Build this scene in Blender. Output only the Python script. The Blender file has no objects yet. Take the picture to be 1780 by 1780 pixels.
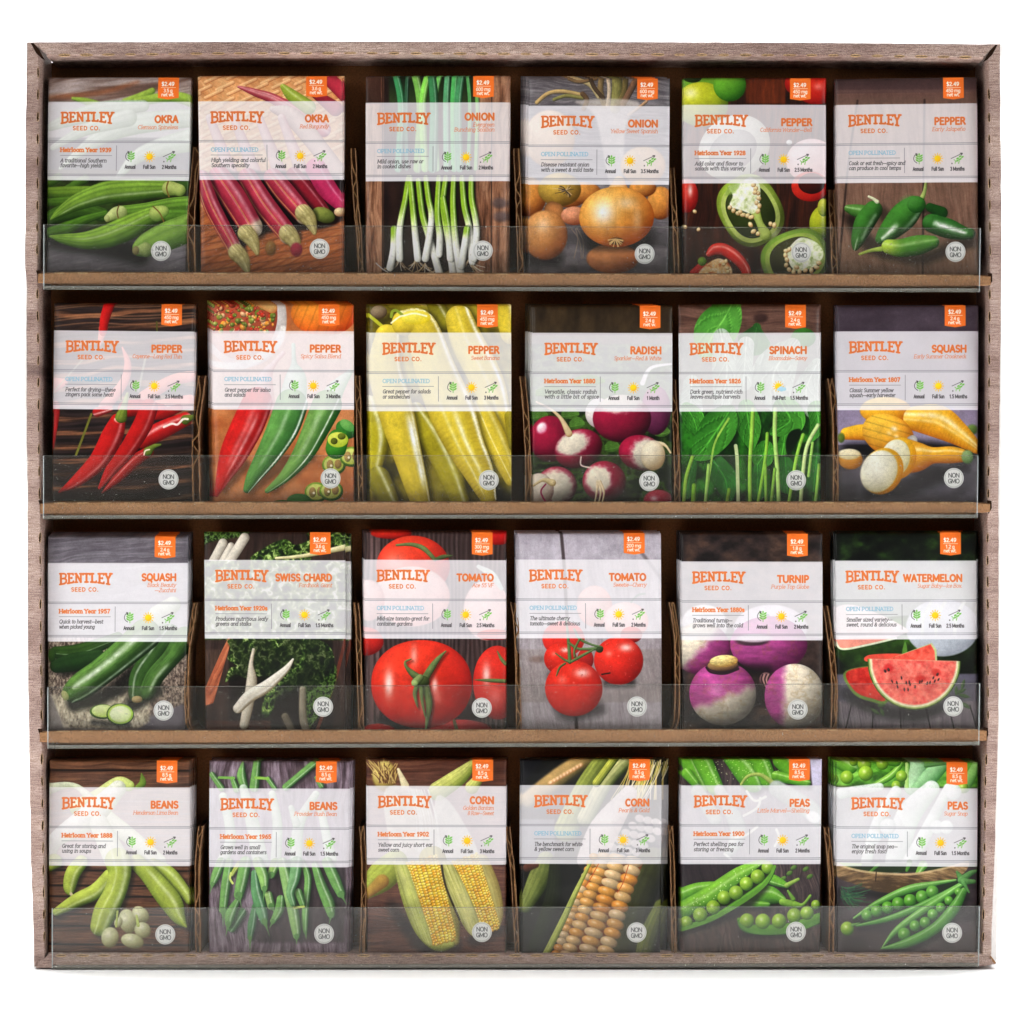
import bpy, math
import numpy as np
from mathutils import Vector
# ---------------------------------------------------------------- camera, world, lamps, exposure
SC = bpy.context.scene
COL = SC.collection
S = 0.00033            # metres per photo pixel in the plane of the display's front
D = 2.2                # camera distance to that plane
ZC = 793*S             # camera height; the display's foot is z = 0
cam = bpy.data.objects.new('camera', bpy.data.cameras.new('camera')); COL.objects.link(cam)
cam.location = (0, -D, ZC); cam.rotation_euler = (math.radians(90), 0, 0)
cam.data.sensor_width = 36; cam.data.lens = 36*D/(1780*S); cam.data.clip_start = .05; cam.data.clip_end = 30
SC.camera = cam
w = bpy.data.worlds.new('World'); SC.world = w; w.use_nodes = True
w.node_tree.nodes['Background'].inputs[0].default_value = (1, 1, 1, 1); w.node_tree.nodes['Background'].inputs[1].default_value = .095
SC.view_settings.view_transform = 'Standard'; SC.view_settings.look = 'None'; SC.view_settings.exposure = 0; SC.view_settings.gamma = 1
def lamp(name, loc, target, size, power, col=(1, 1, 1)):
    l = bpy.data.lights.new(name, 'AREA'); l.shape = 'RECTANGLE'; l.size, l.size_y = size; l.energy = power; l.color = col
    o = bpy.data.objects.new(name, l); COL.objects.link(o); o.location = loc
    o.rotation_euler = (Vector(target)-Vector(loc)).to_track_quat('-Z', 'Y').to_euler()
lamp('softbox_left', (-1.55, -1.5, .9), (0, 0, .25), (.8, .8), 10.7, (1, .99, .975))
lamp('softbox_right', (1.6, -1.5, .85), (0, 0, .25), (.8, .8), 10.0, (1, .995, .985))
lamp('added_floor_light', (0, -.42, 1.0), (0, -.40, 0), (1.3, .12), 8)  # added lamp, only there to whiten the floor before the rack
bpy.data.lights['added_floor_light'].spread = math.radians(50)
lamp('added_backdrop_light', (0, .55, 1.5), (0, 1.1, .1), (2.4, .4), 60)  # added lamp above the view, only there to burn the backdrop white
SC.cycles.max_bounces = 8; SC.cycles.transparent_max_bounces = 16; SC.cycles.use_denoising = True
# ---------------------------------------------------------------- printed artwork painter (numpy)
_rs = np.random.RandomState(5)
_TAB = _rs.rand(256, 256).astype(np.float32)
def vnoise(x, y, seed=0):
    x = np.asarray(x, np.float32) + seed*17.31; y = np.asarray(y, np.float32) + seed*9.77
    xi = np.floor(x).astype(np.int32); yi = np.floor(y).astype(np.int32)
    fx = x-xi; fy = y-yi
    fx = fx*fx*(3-2*fx); fy = fy*fy*(3-2*fy)
    a = _TAB[yi & 255, xi & 255]; b = _TAB[yi & 255, (xi+1) & 255]
    c = _TAB[(yi+1) & 255, xi & 255]; d = _TAB[(yi+1) & 255, (xi+1) & 255]
    return (a*(1-fx)+b*fx)*(1-fy) + (c*(1-fx)+d*fx)*fy
def fbm(x, y, seed=0, o=4):
    s = 0; a = 1; t = 0
    for i in range(o):
        s = s + a*vnoise(x, y, seed+i*3.1); t += a; a *= .55; x = x*2.03; y = y*2.03
    return s/t
def c3(c): return np.array(c, np.float32)
def ramp(t, cols):
    t = np.clip(t, 0, 1)*(len(cols)-1); i = np.clip(t.astype(np.int32), 0, len(cols)-2); f = (t-i)[..., None]
    cc = np.array(cols, np.float32)
    return cc[i]*(1-f) + cc[i+1]*f
def sm(a, b, x):
    t = np.clip((x-a)/(b-a), 0, 1); return t*t*(3-2*t)
def crom(pts, n=7, closed=False):
    p = np.array(pts, np.float32)
    if len(p) < 3 and not closed: return p
    out = []
    m = len(p)
    for i in range(m if closed else m-1):
        if closed: a, b, c, d = p[(i-1) % m], p[i], p[(i+1) % m], p[(i+2) % m]
        else: a, b, c, d = p[max(i-1, 0)], p[i], p[i+1], p[min(i+2, m-1)]
        for k in range(n):
            t = k/n
            out.append(.5*((2*b)+(-a+c)*t+(2*a-5*b+4*c-d)*t*t+(-a+3*b-3*c+d)*t**3))
    if not closed: out.append(p[-1])
    return np.array(out, np.float32)
LV = np.array((-.42, -.58, .70), np.float32)

class Canvas:
    """Artwork of one packet. Drawing units are z units: z = zoom units of the measured crop."""
    def __init__(s, x0, y0, x1, y1, scale, K=2.0):
        s.x0, s.y0, s.x1, s.y1, s.sc = x0, y0, x1, y1, scale
        s.k = K/scale                       # canvas px per z unit
        s.W = int(round((x1-x0)*s.k)); s.H = int(round((y1-y0)*s.k))
        s.im = np.zeros((s.H, s.W, 3), np.float32)+60
        s.px = 1/s.k
    def reg(s, x0, y0, x1, y1):
        i0 = max(int((x0-s.x0)*s.k)-1, 0); i1 = min(int((x1-s.x0)*s.k)+2, s.W)
        j0 = max(int((y0-s.y0)*s.k)-1, 0); j1 = min(int((y1-s.y0)*s.k)+2, s.H)
        if i1 <= i0 or j1 <= j0: return None
        X, Y = np.meshgrid((np.arange(i0, i1, dtype=np.float32)+.5)/s.k+s.x0, (np.arange(j0, j1, dtype=np.float32)+.5)/s.k+s.y0)
        return (slice(j0, j1), slice(i0, i1)), X, Y
    def bm(s, X, Y, box, f=16):
        m = np.ones(X.shape, np.float32)
        if box is None: return m
        for A, lo, hi, c0, c1 in ((X, box[0], box[2], s.x0, s.x1), (Y, box[1], box[3], s.y0, s.y1)):
            if lo > c0+6: m = m*sm(lo-f*.2, lo+f, A)
            if hi < c1-6: m = m*(1-sm(hi-f, hi+f*.2, A))
        return m
    def comp(s, sl, m, col):
        s.im[sl] = s.im[sl]*(1-m[..., None]) + col*m[..., None]
    def wood(s, cols, ang=0, al=300, ac=14, seed=1, box=None, gain=1.5, rings=0, a=1):
        r = s.reg(*(box or (s.x0, s.y0, s.x1, s.y1)))
        if r is None: return
        sl, X, Y = r; t = math.radians(ang); ca, sa = math.cos(t), math.sin(t)
        u = X*ca+Y*sa; v = -X*sa+Y*ca
        v2 = v + 60*(fbm(u/al, v/(ac*12), seed+50, 2)-.5)
        n = .6*fbm(u/al, v2/ac, seed) + .4*fbm(u/(al*.4), v2/(ac*.35), seed+9, 3)
        if rings: n = .55*n + .45*(.5+.5*np.sin(v2/rings+4*fbm(u/al, v/(ac*6), seed+4, 2)))
        s.comp(sl, s.bm(X, Y, box)*a, ramp((n-.5)*gain+.5, cols))
    def mott(s, cols, sx=60, sy=60, seed=1, box=None, gain=2., a=1, o=4):
        r = s.reg(*(box or (s.x0, s.y0, s.x1, s.y1)))
        if r is None: return
        sl, X, Y = r
        s.comp(sl, s.bm(X, Y, box, 30)*a, ramp((fbm(X/sx, Y/sy, seed, o)-.5)*gain+.5, cols))
    def tube(s, pts, dark, light=None, L=None, spec=None, ribs=0, ra=.25, na=.1, nu=2, ns=14, bl=0, a=1, leaf=0, seed=1, flat=0, sc=(255, 255, 250), end=None, e2=None, pw=1, n=7):
        P = crom([(q[0], q[1], q[2]) for q in pts], n)
        R = P[:, 2].max()+bl*1.5+3*s.px
        r = s.reg(P[:, 0].min()-R, P[:, 1].min()-R, P[:, 0].max()+R, P[:, 1].max()+R)
        if r is None: return
        sl, X, Y = r
        best = np.full(X.shape, 1e9, np.float32); U = np.zeros_like(best); S = np.zeros_like(best)
        NX = np.zeros_like(best); NY = np.zeros_like(best); RR = np.ones_like(best)
        m = len(P)-1
        for i in range(m):
            ax, ay, ar = P[i]; bx, by, br = P[i+1]
            dx, dy = bx-ax, by-ay; ll = dx*dx+dy*dy+1e-6; l = math.sqrt(ll)
            t = np.clip(((X-ax)*dx+(Y-ay)*dy)/ll, 0, 1)
            ex = X-(ax+t*dx); ey = Y-(ay+t*dy)
            d = np.sqrt(ex*ex+ey*ey); rr = ar+(br-ar)*t
            q = d-rr; k = q < best
            best = np.where(k, q, best); RR = np.where(k, rr, RR)
            U = np.where(k, (ex*(-dy)+ey*dx)/l, U); S = np.where(k, (i+t)/m, S)
            NX = np.where(k, ex, NX); NY = np.where(k, ey, NY)
        RR = np.maximum(RR, .01)
        mask = np.clip(.5-best/(s.px+bl*2), 0, 1)*a
        if bl: mask = sm(0, 1, mask/a)*a
        if light is None or flat:
            s.comp(sl, mask, c3(dark)); return
        u = np.clip(U/RR, -1, 1); nx = NX/RR; ny = NY/RR; q = np.clip(nx*nx+ny*ny, 0, 1); nz = np.sqrt(1-q)
        LL = LV if L is None else np.array(L, np.float32)/np.linalg.norm(L)
        lam = np.clip(.25+.75*(nx*LL[0]+ny*LL[1]+nz*LL[2]), 0, 1)**pw
        if leaf:
            lam = .55+.25*(u*LL[0]*1.5) + .5*(fbm(S*6, u*2, seed)-.5)
            v = np.exp(-(u/.05)**2)*.6
            w = (S*leaf-np.abs(u)*1.6) % 1.0
            v = np.maximum(v, np.exp(-((w-.5)/.07)**2)*.35)
            lam = lam - .22*np.exp(-((w-.62)/.12)**2) + v
        if ribs:
            lam = lam*(1-ra+ra*np.abs(np.cos(np.arcsin(u)*ribs)))
        lam = lam*(1-na+2*na*(fbm(S*ns*.6, u*nu, seed, 3)))
        col = c3(dark)+(c3(light)-c3(dark))*np.clip(lam, 0, 1.3)[..., None]
        if end is not None:
            w = sm(end[1], end[2], S)[..., None]; col = col*(1-w) + (c3(end[0])*(.45+.7*lam[..., None]))*w
        if e2 is not None:
            w = (1-sm(e2[1], e2[2], S))[..., None]; col = col*(1-w) + (c3(e2[0])*(.45+.7*lam[..., None]))*w
        for q in (spec or ()):
            g = np.exp(-((u-q[0])/q[1])**2)*q[2]
            if len(q) > 3: g = g*sm(q[3]-.12, q[3]+.02, S)*(1-sm(q[4]-.02, q[4]+.12, S))
            g = g*(.5+fbm(S*ns, u*3, seed+7, 3))
            col = col+(c3(sc)-col)*np.clip(g, 0, 1)[..., None]
        s.comp(sl, mask, col)
    def line(s, pts, col, w=2, a=1, bl=0):
        s.tube([(p[0], p[1], (p[2] if len(p) > 2 else w)) for p in pts], col, bl=bl, a=a)
    def ball(s, cx, cy, rx, ry, dark, light, ang=0, spec=None, tex=None, L=None, bl=0, a=1, na=.08, seed=1, sc=(255, 250, 245), amb=.25, n2=1.0):
        R = max(rx, ry)+bl*2+3*s.px
        r = s.reg(cx-R, cy-R, cx+R, cy+R)
        if r is None: return
        sl, X, Y = r; t = math.radians(ang); ca, sa = math.cos(t), math.sin(t)
        dx, dy = X-cx, Y-cy; u = (dx*ca+dy*sa)/rx; v = (-dx*sa+dy*ca)/ry
        q = np.sqrt(u*u+v*v); qq = q if n2 == 1.0 else (np.abs(u)**(2*n2)+np.abs(v)**(2*n2))**(1/(2*n2))
        mask = np.clip(.5-(qq-1)*min(rx, ry)/(s.px+bl*2), 0, 1)
        if bl: mask = sm(0, 1, mask)
        mask = mask*a
        k = np.minimum(1, 1/np.maximum(q, 1e-3)); uu, vv = u*k, v*k; nz = np.sqrt(np.clip(1-uu*uu-vv*vv, 0, 1))
        nx = uu*ca-vv*sa; ny = uu*sa+vv*ca
        LL = LV if L is None else np.array(L, np.float32)/np.linalg.norm(L)
        lam = np.clip(amb+(1-amb)*(nx*LL[0]+ny*LL[1]+nz*LL[2]), 0, 1)
        lam = lam*(1-na+2*na*fbm(X/rx*4, Y/ry*4, seed, 3))
        col = c3(dark)+(c3(light)-c3(dark))*lam[..., None]
        if tex is not None: col = tex(u, v, nz, lam, col)
        for g in (spec or ()):
            w = np.exp(-(((u-g[0])/g[2])**2+((v-g[1])/(g[4] if len(g) > 4 else g[2]))**2))*g[3]
            col = col+(c3(sc)-col)*np.clip(w, 0, 1)[..., None]
        s.comp(sl, mask, col)
    def polymask(s, pts, smooth=True, bl=0):
        P = crom(pts, 5, True) if smooth else np.array(pts, np.float32)
        R = bl*2+2*s.px
        r = s.reg(P[:, 0].min()-R, P[:, 1].min()-R, P[:, 0].max()+R, P[:, 1].max()+R)
        if r is None: return None
        sl, X, Y = r; ins = np.zeros(X.shape, bool); D = np.full(X.shape, 1e9, np.float32)
        for i in range(len(P)):
            ax, ay = P[i]; bx, by = P[(i+1) % len(P)]
            if ay != by:
                k = ((Y >= ay) != (Y >= by)) & (X < (bx-ax)*(Y-ay)/(by-ay)+ax); ins ^= k
            dx, dy = bx-ax, by-ay; t = np.clip(((X-ax)*dx+(Y-ay)*dy)/(dx*dx+dy*dy+1e-6), 0, 1)
            D = np.minimum(D, (X-ax-t*dx)**2+(Y-ay-t*dy)**2)
        D = np.sqrt(D); sd = np.where(ins, D, -D)
        m = np.clip(.5+sd/(s.px+2*bl), 0, 1)
        if bl: m = sm(0, 1, m)
        return sl, X, Y, m, sd
    def poly(s, pts, col, smooth=True, bl=0, a=1, edge=0, er=20):
        r = s.polymask(pts, smooth, bl)
        if r is None: return
        sl, X, Y, m, sd = r
        c = col(X, Y) if callable(col) else c3(col)
        if edge: c = c*(1-edge*np.exp(-np.maximum(sd, 0)/er))[..., None]
        s.comp(sl, m*a, c)
    def shade(s, pts, a=.6, bl=25):
        s.tube(pts, (0, 0, 0), bl=bl, a=a)
    def grad(s, c0, c1, box=None, horiz=False, a=1):
        r = s.reg(*(box or (s.x0, s.y0, s.x1, s.y1))); sl, X, Y = r
        b = box or (s.x0, s.y0, s.x1, s.y1)
        t = ((X-b[0])/(b[2]-b[0]) if horiz else (Y-b[1])/(b[3]-b[1]))[..., None]
        s.comp(sl, s.bm(X, Y, box)*a, c3(c0)*(1-t)+c3(c1)*t)
    def blur(s, r):
        k = max(int(r*s.k), 1)
        for ax in (0, 1):
            for _ in range(2):
                p = np.concatenate([s.im.take([0]*k, ax), s.im, s.im.take([-1]*k, ax)], ax)
                c = np.cumsum(p, ax); z = np.zeros_like(c.take([0], ax)); c = np.concatenate([z, c], ax)
                n = s.im.shape[ax]
                s.im = ((c.take(range(2*k+1, 2*k+1+n), ax)-c.take(range(0, n), ax))/(2*k+1)).astype(np.float32)

# ---------------------------------------------------------------- skeleton lettering (own glyphs)
def _arc(cx, cy, rx, ry, a0, a1, n=9):
    return [(cx+rx*math.cos(math.radians(a0+(a1-a0)*i/n)), cy+ry*math.sin(math.radians(a0+(a1-a0)*i/n))) for i in range(n+1)]
def _glyphs():
    G = {}; A = _arc; h = .72; x = .5
    def g(ch, w, strokes, serifs=()): G[ch] = (w, strokes, serifs)
    g('A', .62, [[(.03, 0), (.31, h), (.59, 0)], [(.13, .24), (.49, .24)]], [(.03, 0), (.59, 0)])
    g('B', .58, [[(.08, 0), (.08, h)], [(.08, h), (.28, h)]+A(.28, .55, .19, .17, 90, -90)+[(.08, .38)], [(.28, .38)]+A(.3, .19, .21, .19, 90, -90)+[(.08, 0)]], [(.08, 0), (.08, h)])
    g('C', .6, [A(.34, .36, .28, .36, 52, 308)], [])
    g('D', .66, [[(.08, 0), (.08, h)], [(.08, h), (.26, h)]+A(.26, .36, .32, .36, 90, -90)+[(.08, 0)]], [(.08, 0), (.08, h)])
    g('E', .54, [[(.08, 0), (.08, h)], [(.08, h), (.46, h)], [(.08, .37), (.4, .37)], [(.08, 0), (.48, 0)]], [(.08, 0), (.08, h)])
    g('F', .52, [[(.08, 0), (.08, h)], [(.08, h), (.46, h)], [(.08, .37), (.4, .37)]], [(.08, 0), (.08, h)])
    g('G', .68, [A(.36, .36, .29, .36, 50, 345), [(.4, .33), (.64, .33), (.64, .06)]], [])
    g('H', .7, [[(.08, 0), (.08, h)], [(.62, 0), (.62, h)], [(.08, .37), (.62, .37)]], [(.08, 0), (.08, h), (.62, 0), (.62, h)])
    g('I', .24, [[(.12, 0), (.12, h)]], [(.12, 0), (.12, h)])
    g('J', .4, [[(.28, h), (.28, .15)]+A(.14, .15, .14, .15, 0, -110)], [(.28, h)])
    g('K', .62, [[(.08, 0), (.08, h)], [(.08, .3), (.54, h)], [(.22, .42), (.58, 0)]], [(.08, 0), (.08, h), (.58, 0)])
    g('L', .5, [[(.08, h), (.08, 0), (.46, 0)]], [(.08, h), (.08, 0)])
    g('M', .82, [[(.08, 0), (.08, h), (.41, .12), (.74, h), (.74, 0)]], [(.08, 0), (.74, 0), (.08, h), (.74, h)])
    g('N', .7, [[(.08, 0), (.08, h), (.62, 0), (.62, h)]], [(.08, 0), (.08, h), (.62, h)])
    g('O', .74, [A(.37, .36, .31, .36, 0, 360, 18)], [])
    g('P', .56, [[(.08, 0), (.08, h)], [(.08, h), (.28, h)]+A(.28, .52, .21, .2, 90, -90)+[(.08, .32)]], [(.08, 0), (.08, h)])
    g('Q', .74, [A(.37, .36, .31, .36, 0, 360, 18), [(.4, .1), (.6, -.14)]], [])
    g('R', .6, [[(.08, 0), (.08, h)], [(.08, h), (.28, h)]+A(.28, .54, .2, .18, 90, -90)+[(.08, .36)], [(.3, .36), (.56, 0)]], [(.08, 0), (.08, h), (.56, 0)])
    g('S', .54, [A(.28, .54, .2, .18, 35, 270)+A(.28, .18, .21, .18, 90, -145)], [])
    g('T', .56, [[(.02, h), (.54, h)], [(.28, 0), (.28, h)]], [(.28, 0)])
    g('U', .7, [[(.08, h), (.08, .25)]+A(.35, .25, .27, .25, 180, 360)+[(.62, h)]], [(.08, h), (.62, h)])
    g('V', .6, [[(.02, h), (.3, 0), (.58, h)]], [(.02, h), (.58, h)])
    g('W', .9, [[(.02, h), (.24, 0), (.45, h), (.66, 0), (.88, h)]], [(.02, h), (.88, h)])
    g('Y', .58, [[(.02, h), (.29, .34), (.56, h)], [(.29, .34), (.29, 0)]], [(.02, h), (.56, h), (.29, 0)])
    g('Z', .56, [[(.06, h), (.5, h), (.05, 0), (.52, 0)]], [])
    g('a', .52, [A(.24, .25, .19, .25, 30, 330), [(.43, x), (.43, .06), (.5, 0)]], [])
    g('b', .54, [[(.08, .76), (.08, 0)], A(.28, .25, .2, .25, 150, -150)], [(.05, .76)])
    g('c', .44, [A(.25, .25, .19, .25, 45, 315)], [])
    g('d', .54, [[(.45, .76), (.45, 0)], A(.25, .25, .2, .25, 30, 330)], [(.42, .76), (.49, 0)])
    g('e', .48, [[(.06, .26), (.43, .26)]+A(.25, .25, .19, .25, 0, 310)], [])
    g('f', .3, [[(.13, 0), (.13, .6)]+A(.25, .6, .12, .16, 180, 60), [(.03, x), (.28, x)]], [(.13, 0)])
    g('g', .52, [A(.24, .25, .19, .25, 30, 330), [(.43, x), (.43, -.06)]+A(.25, -.06, .18, .15, 0, -150)], [])
    g('h', .56, [[(.09, 0), (.09, .76)], A(.28, .3, .19, .2, 180, 0)+[(.47, 0)]], [(.09, 0), (.06, .76), (.47, 0)])
    g('i', .25, [[(.12, 0), (.12, x)], [(.12, .68), (.12, .7)]], [(.12, 0), (.08, x)])
    g('j', .25, [[(.14, x), (.14, -.08)]+A(.02, -.08, .12, .13, 0, -100), [(.14, .68), (.14, .7)]], [(.1, x)])
    g('k', .52, [[(.09, 0), (.09, .76)], [(.09, .2), (.42, x)], [(.22, .3), (.46, 0)]], [(.09, 0), (.06, .76), (.46, 0)])
    g('l', .25, [[(.12, 0), (.12, .76)]], [(.12, 0), (.08, .76)])
    g('m', .84, [[(.09, 0), (.09, x)], A(.26, .32, .165, .18, 180, 0)+[(.425, 0)], A(.59, .32, .165, .18, 180, 0)+[(.755, 0)]], [(.09, 0), (.05, x), (.425, 0), (.755, 0)])
    g('n', .56, [[(.09, 0), (.09, x)], A(.28, .3, .19, .2, 180, 0)+[(.47, 0)]], [(.09, 0), (.05, x), (.47, 0)])
    g('o', .52, [A(.26, .25, .2, .25, 0, 360, 16)], [])
    g('p', .54, [[(.08, x), (.08, -.22)], A(.28, .25, .2, .25, 150, -150)], [(.05, x), (.08, -.22)])
    g('q', .54, [[(.45, x), (.45, -.22)], A(.25, .25, .2, .25, 30, 330)], [(.45, -.22)])
    g('r', .4, [[(.1, 0), (.1, x)], A(.27, .3, .17, .2, 180, 55)], [(.1, 0), (.06, x)])
    g('s', .42, [A(.21, .37, .15, .125, 30, 270)+A(.21, .125, .16, .125, 90, -150)], [])
    g('t', .33, [[(.13, .66), (.13, .12)]+A(.24, .12, .11, .12, 180, 310), [(.02, x), (.3, x)]], [])
    g('u', .56, [[(.09, x), (.09, .2)]+A(.27, .2, .18, .2, 180, 360)+[(.45, x)], [(.45, x), (.45, 0)]], [(.06, x), (.5, 0)])
    g('v', .5, [[(.05, x), (.25, 0), (.46, x)]], [(.05, x), (.46, x)])
    g('w', .72, [[(.04, x), (.2, 0), (.36, x), (.52, 0), (.68, x)]], [(.04, x), (.68, x)])
    g('x', .5, [[(.06, x), (.44, 0)], [(.44, x), (.06, 0)]], [(.44, 0), (.06, x)])
    g('y', .5, [[(.05, x), (.26, 0)], [(.46, x), (.2, -.16), (.06, -.2)]], [(.05, x), (.46, x)])
    g('z', .46, [[(.06, x), (.4, x), (.05, 0), (.42, 0)]], [])
    g('0', .54, [A(.27, .36, .2, .36, 0, 360, 16)], []); g('1', .42, [[(.08, .56), (.24, h), (.24, 0)]], [(.24, 0)])
    g('2', .52, [A(.26, .52, .19, .2, 160, -10)+[(.06, 0), (.47, 0)]], [])
    g('3', .52, [A(.24, .54, .18, .18, 145, -90)+A(.24, .19, .2, .19, 90, -145)], [])
    g('4', .56, [[(.4, 0), (.4, h), (.05, .22), (.52, .22)]], []); g('5', .52, [[(.44, h), (.12, h), (.1, .4)]+A(.25, .23, .2, .23, 110, -145)], [])
    g('6', .54, [A(.28, .22, .2, .22, 0, 360, 14), [(.08, .24), (.16, .56), (.4, h)]], []); g('7', .5, [[(.06, h), (.46, h), (.18, 0)]], [])
    g('8', .54, [A(.27, .54, .17, .18, 0, 360, 14), A(.27, .18, .2, .18, 0, 360, 14)], []); g('9', .54, [A(.26, .5, .2, .22, 0, 360, 14), [(.46, .48), (.38, .16), (.14, 0)]], [])
    g('.', .24, [[(.1, .02), (.12, .02)]], []); g(',', .24, [[(.13, .04), (.08, -.1)]], []); g('-', .36, [[(.06, .26), (.3, .26)]], [])
    g('\u2014', .86, [[(.04, .26), (.82, .26)]], []); g('!', .24, [[(.12, h), (.12, .2)], [(.12, .02), (.12, .03)]], [])
    g('$', .52, [A(.26, .54, .18, .16, 35, 270)+A(.26, .19, .19, .19, 90, -145), [(.26, -.07), (.26, .82)]], [])
    g('&', .66, [[(.58, 0), (.16, .5)]+A(.28, .58, .13, .14, 200, -20)+[(.12, .24)]+A(.25, .16, .18, .16, 150, 350)+[(.56, .36)]], [])
    g('\u00f1', .56, G['n'][1]+[[(.14, .66), (.22, .72), (.32, .66), (.4, .72)]], G['n'][2]); g(' ', .26, [], [])
    return G
GLY = _glyphs()
def text_w(t, size, sx=1, track=0): return sum(GLY[c][0]*sx+track for c in t)*size - track*size
_TC = {}
def text_mask(t, size, wt, serif, shear, sx, track, pad):
    """coverage bitmap of a string; size = em in canvas px."""
    key = (t, round(size, 2), wt, serif, shear, sx, track)
    if key in _TC: return _TC[key]
    Wd = int(text_w(t, size, sx, track)+2*pad+size*.3); Hd = int(size*1.15+2*pad); base = pad+size*.85
    M = np.zeros((Hd, Wd), np.float32); pen = pad
    for ch in t:
        w, strokes, serifs = GLY[ch]
        segs = []
        def tr(p): return (pen+(p[0]*sx+shear*p[1])*size, base-p[1]*size)
        for st in strokes:
            q = [tr(p) for p in st]
            segs += [(q[i], q[i+1], wt) for i in range(len(q)-1)]
        if serif:
            for p in serifs: segs.append((tr((p[0]-serif, p[1])), tr((p[0]+serif, p[1])), wt*.72))
        for a, b, ww in segs:
            r = ww*size+1.5
            i0, i1 = max(int(min(a[0], b[0])-r), 0), min(int(max(a[0], b[0])+r)+2, Wd)
            j0, j1 = max(int(min(a[1], b[1])-r), 0), min(int(max(a[1], b[1])+r)+2, Hd)
            if i1 <= i0 or j1 <= j0: continue
            X, Y = np.meshgrid(np.arange(i0, i1)+.5, np.arange(j0, j1)+.5)
            dx, dy = b[0]-a[0], b[1]-a[1]; tt = np.clip(((X-a[0])*dx+(Y-a[1])*dy)/(dx*dx+dy*dy+1e-6), 0, 1)
            d = np.hypot(X-a[0]-tt*dx, Y-a[1]-tt*dy)
            M[j0:j1, i0:i1] = np.maximum(M[j0:j1, i0:i1], np.clip(ww*size-d+.5, 0, 1))
        pen += (w*sx+track)*size
    _TC[key] = (M, pad, base); return _TC[key]
def text(c, t, x, y, capz, col, wt=.06, serif=0, shear=0, sx=1, track=0, align='l', width=None, a=1):
    """x,y = baseline point in z units, capz = cap height in z units; width (z) forces the total width."""
    size = capz/.72*c.k
    if width: sx = max((width*c.k/size-track*(len(t)-1))/sum(GLY[q_][0] for q_ in t), .2)
    M, pad, base = text_mask(t, size, wt, serif, shear, round(sx, 3), track, 4)
    X = (x-c.x0)*c.k; Y = (y-c.y0)*c.k; w = text_w(t, size, sx, track)
    if align == 'r': X -= w
    if align == 'c': X -= w/2
    i = int(round(X-pad)); j = int(round(Y-base))
    h, wd = M.shape; j0, i0 = max(j, 0), max(i, 0); j1, i1 = min(j+h, c.H), min(i+wd, c.W)
    if j1 <= j0 or i1 <= i0: return
    c.comp((slice(j0, j1), slice(i0, i1)), M[j0-j:j1-j, i0-i:i1-i]*a, c3(col))

ORG = (214, 108, 44); INK = (62, 58, 60)
def logo(c, x, y, w, h):
    """western slab capitals, hung from a straight top, feet on an arch; outer letters are taller."""
    xs = (0, .155, .30, .46, .61, .755, .885); ws = (.125, .11, .135, .13, .105, .11, .13)
    bot = (1.0, .92, .86, .85, .86, .93, 1.02)
    for k, ch in enumerate('BENTLEY'):
        X0 = x+xs[k]*w; W = ws[k]*w; H = h*bot[k]; t = w*.0205; sl = {0: -.05, 1: -.035, 2: -.01, 3: 0, 4: .01, 5: .035, 6: .05}[k]*h
        def q(u, v): return (X0+u*W, y+t+v*(H-2*t)+(u-.5)*sl*v*2.2)
        def s(*p, k=1.0): c.tube([q(*a)+(t*k,) for a in p], ORG, n=1 if len(p) < 4 else 4)
        if ch == 'B': s((.18, 0), (.18, 1)); s((0, 0), (.2, 0), k=.8); s((0, 1), (.2, 1), k=.8); s((.18, 0), (.7, 0), (.95, .12), (.93, .36), (.7, .47), (.2, .47), k=.85); s((.6, .47), (.97, .6), (1, .85), (.75, 1), (.2, 1), k=.9)
        if ch in 'EL':
            s((.25, 0), (.25, 1)); s((0, 0), (.5 if ch == 'L' else .95, 0), k=.85); s((0, 1), (1, 1), k=.9); s((1, 1), (1.03, .86), k=.8)
            if ch == 'E': s((.95, 0), (.98, .13), k=.8); s((.25, .47), (.75, .47), k=.8); s((.76, .4), (.76, .54), k=.6)
        if ch == 'N': s((.17, 0), (.17, 1), k=.85); s((.85, 0), (.85, 1), k=.85); s((.17, 0), (.85, 1)); s((0, 0), (.2, 0), k=.8); s((0, 1), (.35, 1), k=.8); s((.68, 0), (1.05, 0), k=.8)
        if ch == 'T': s((.5, 0), (.5, 1)); s((0, 0), (1, 0), k=.9); s((0, 0), (-.02, .12), k=.8); s((1, 0), (1.02, .12), k=.8); s((.28, 1), (.72, 1), k=.85)
        if ch == 'Y': s((.1, 0), (.5, .5), (.5, 1)); s((.92, 0), (.5, .5)); s((-.08, 0), (.28, 0), k=.8); s((.74, 0), (1.1, 0), k=.8); s((.28, 1), (.72, 1), k=.85)

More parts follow.
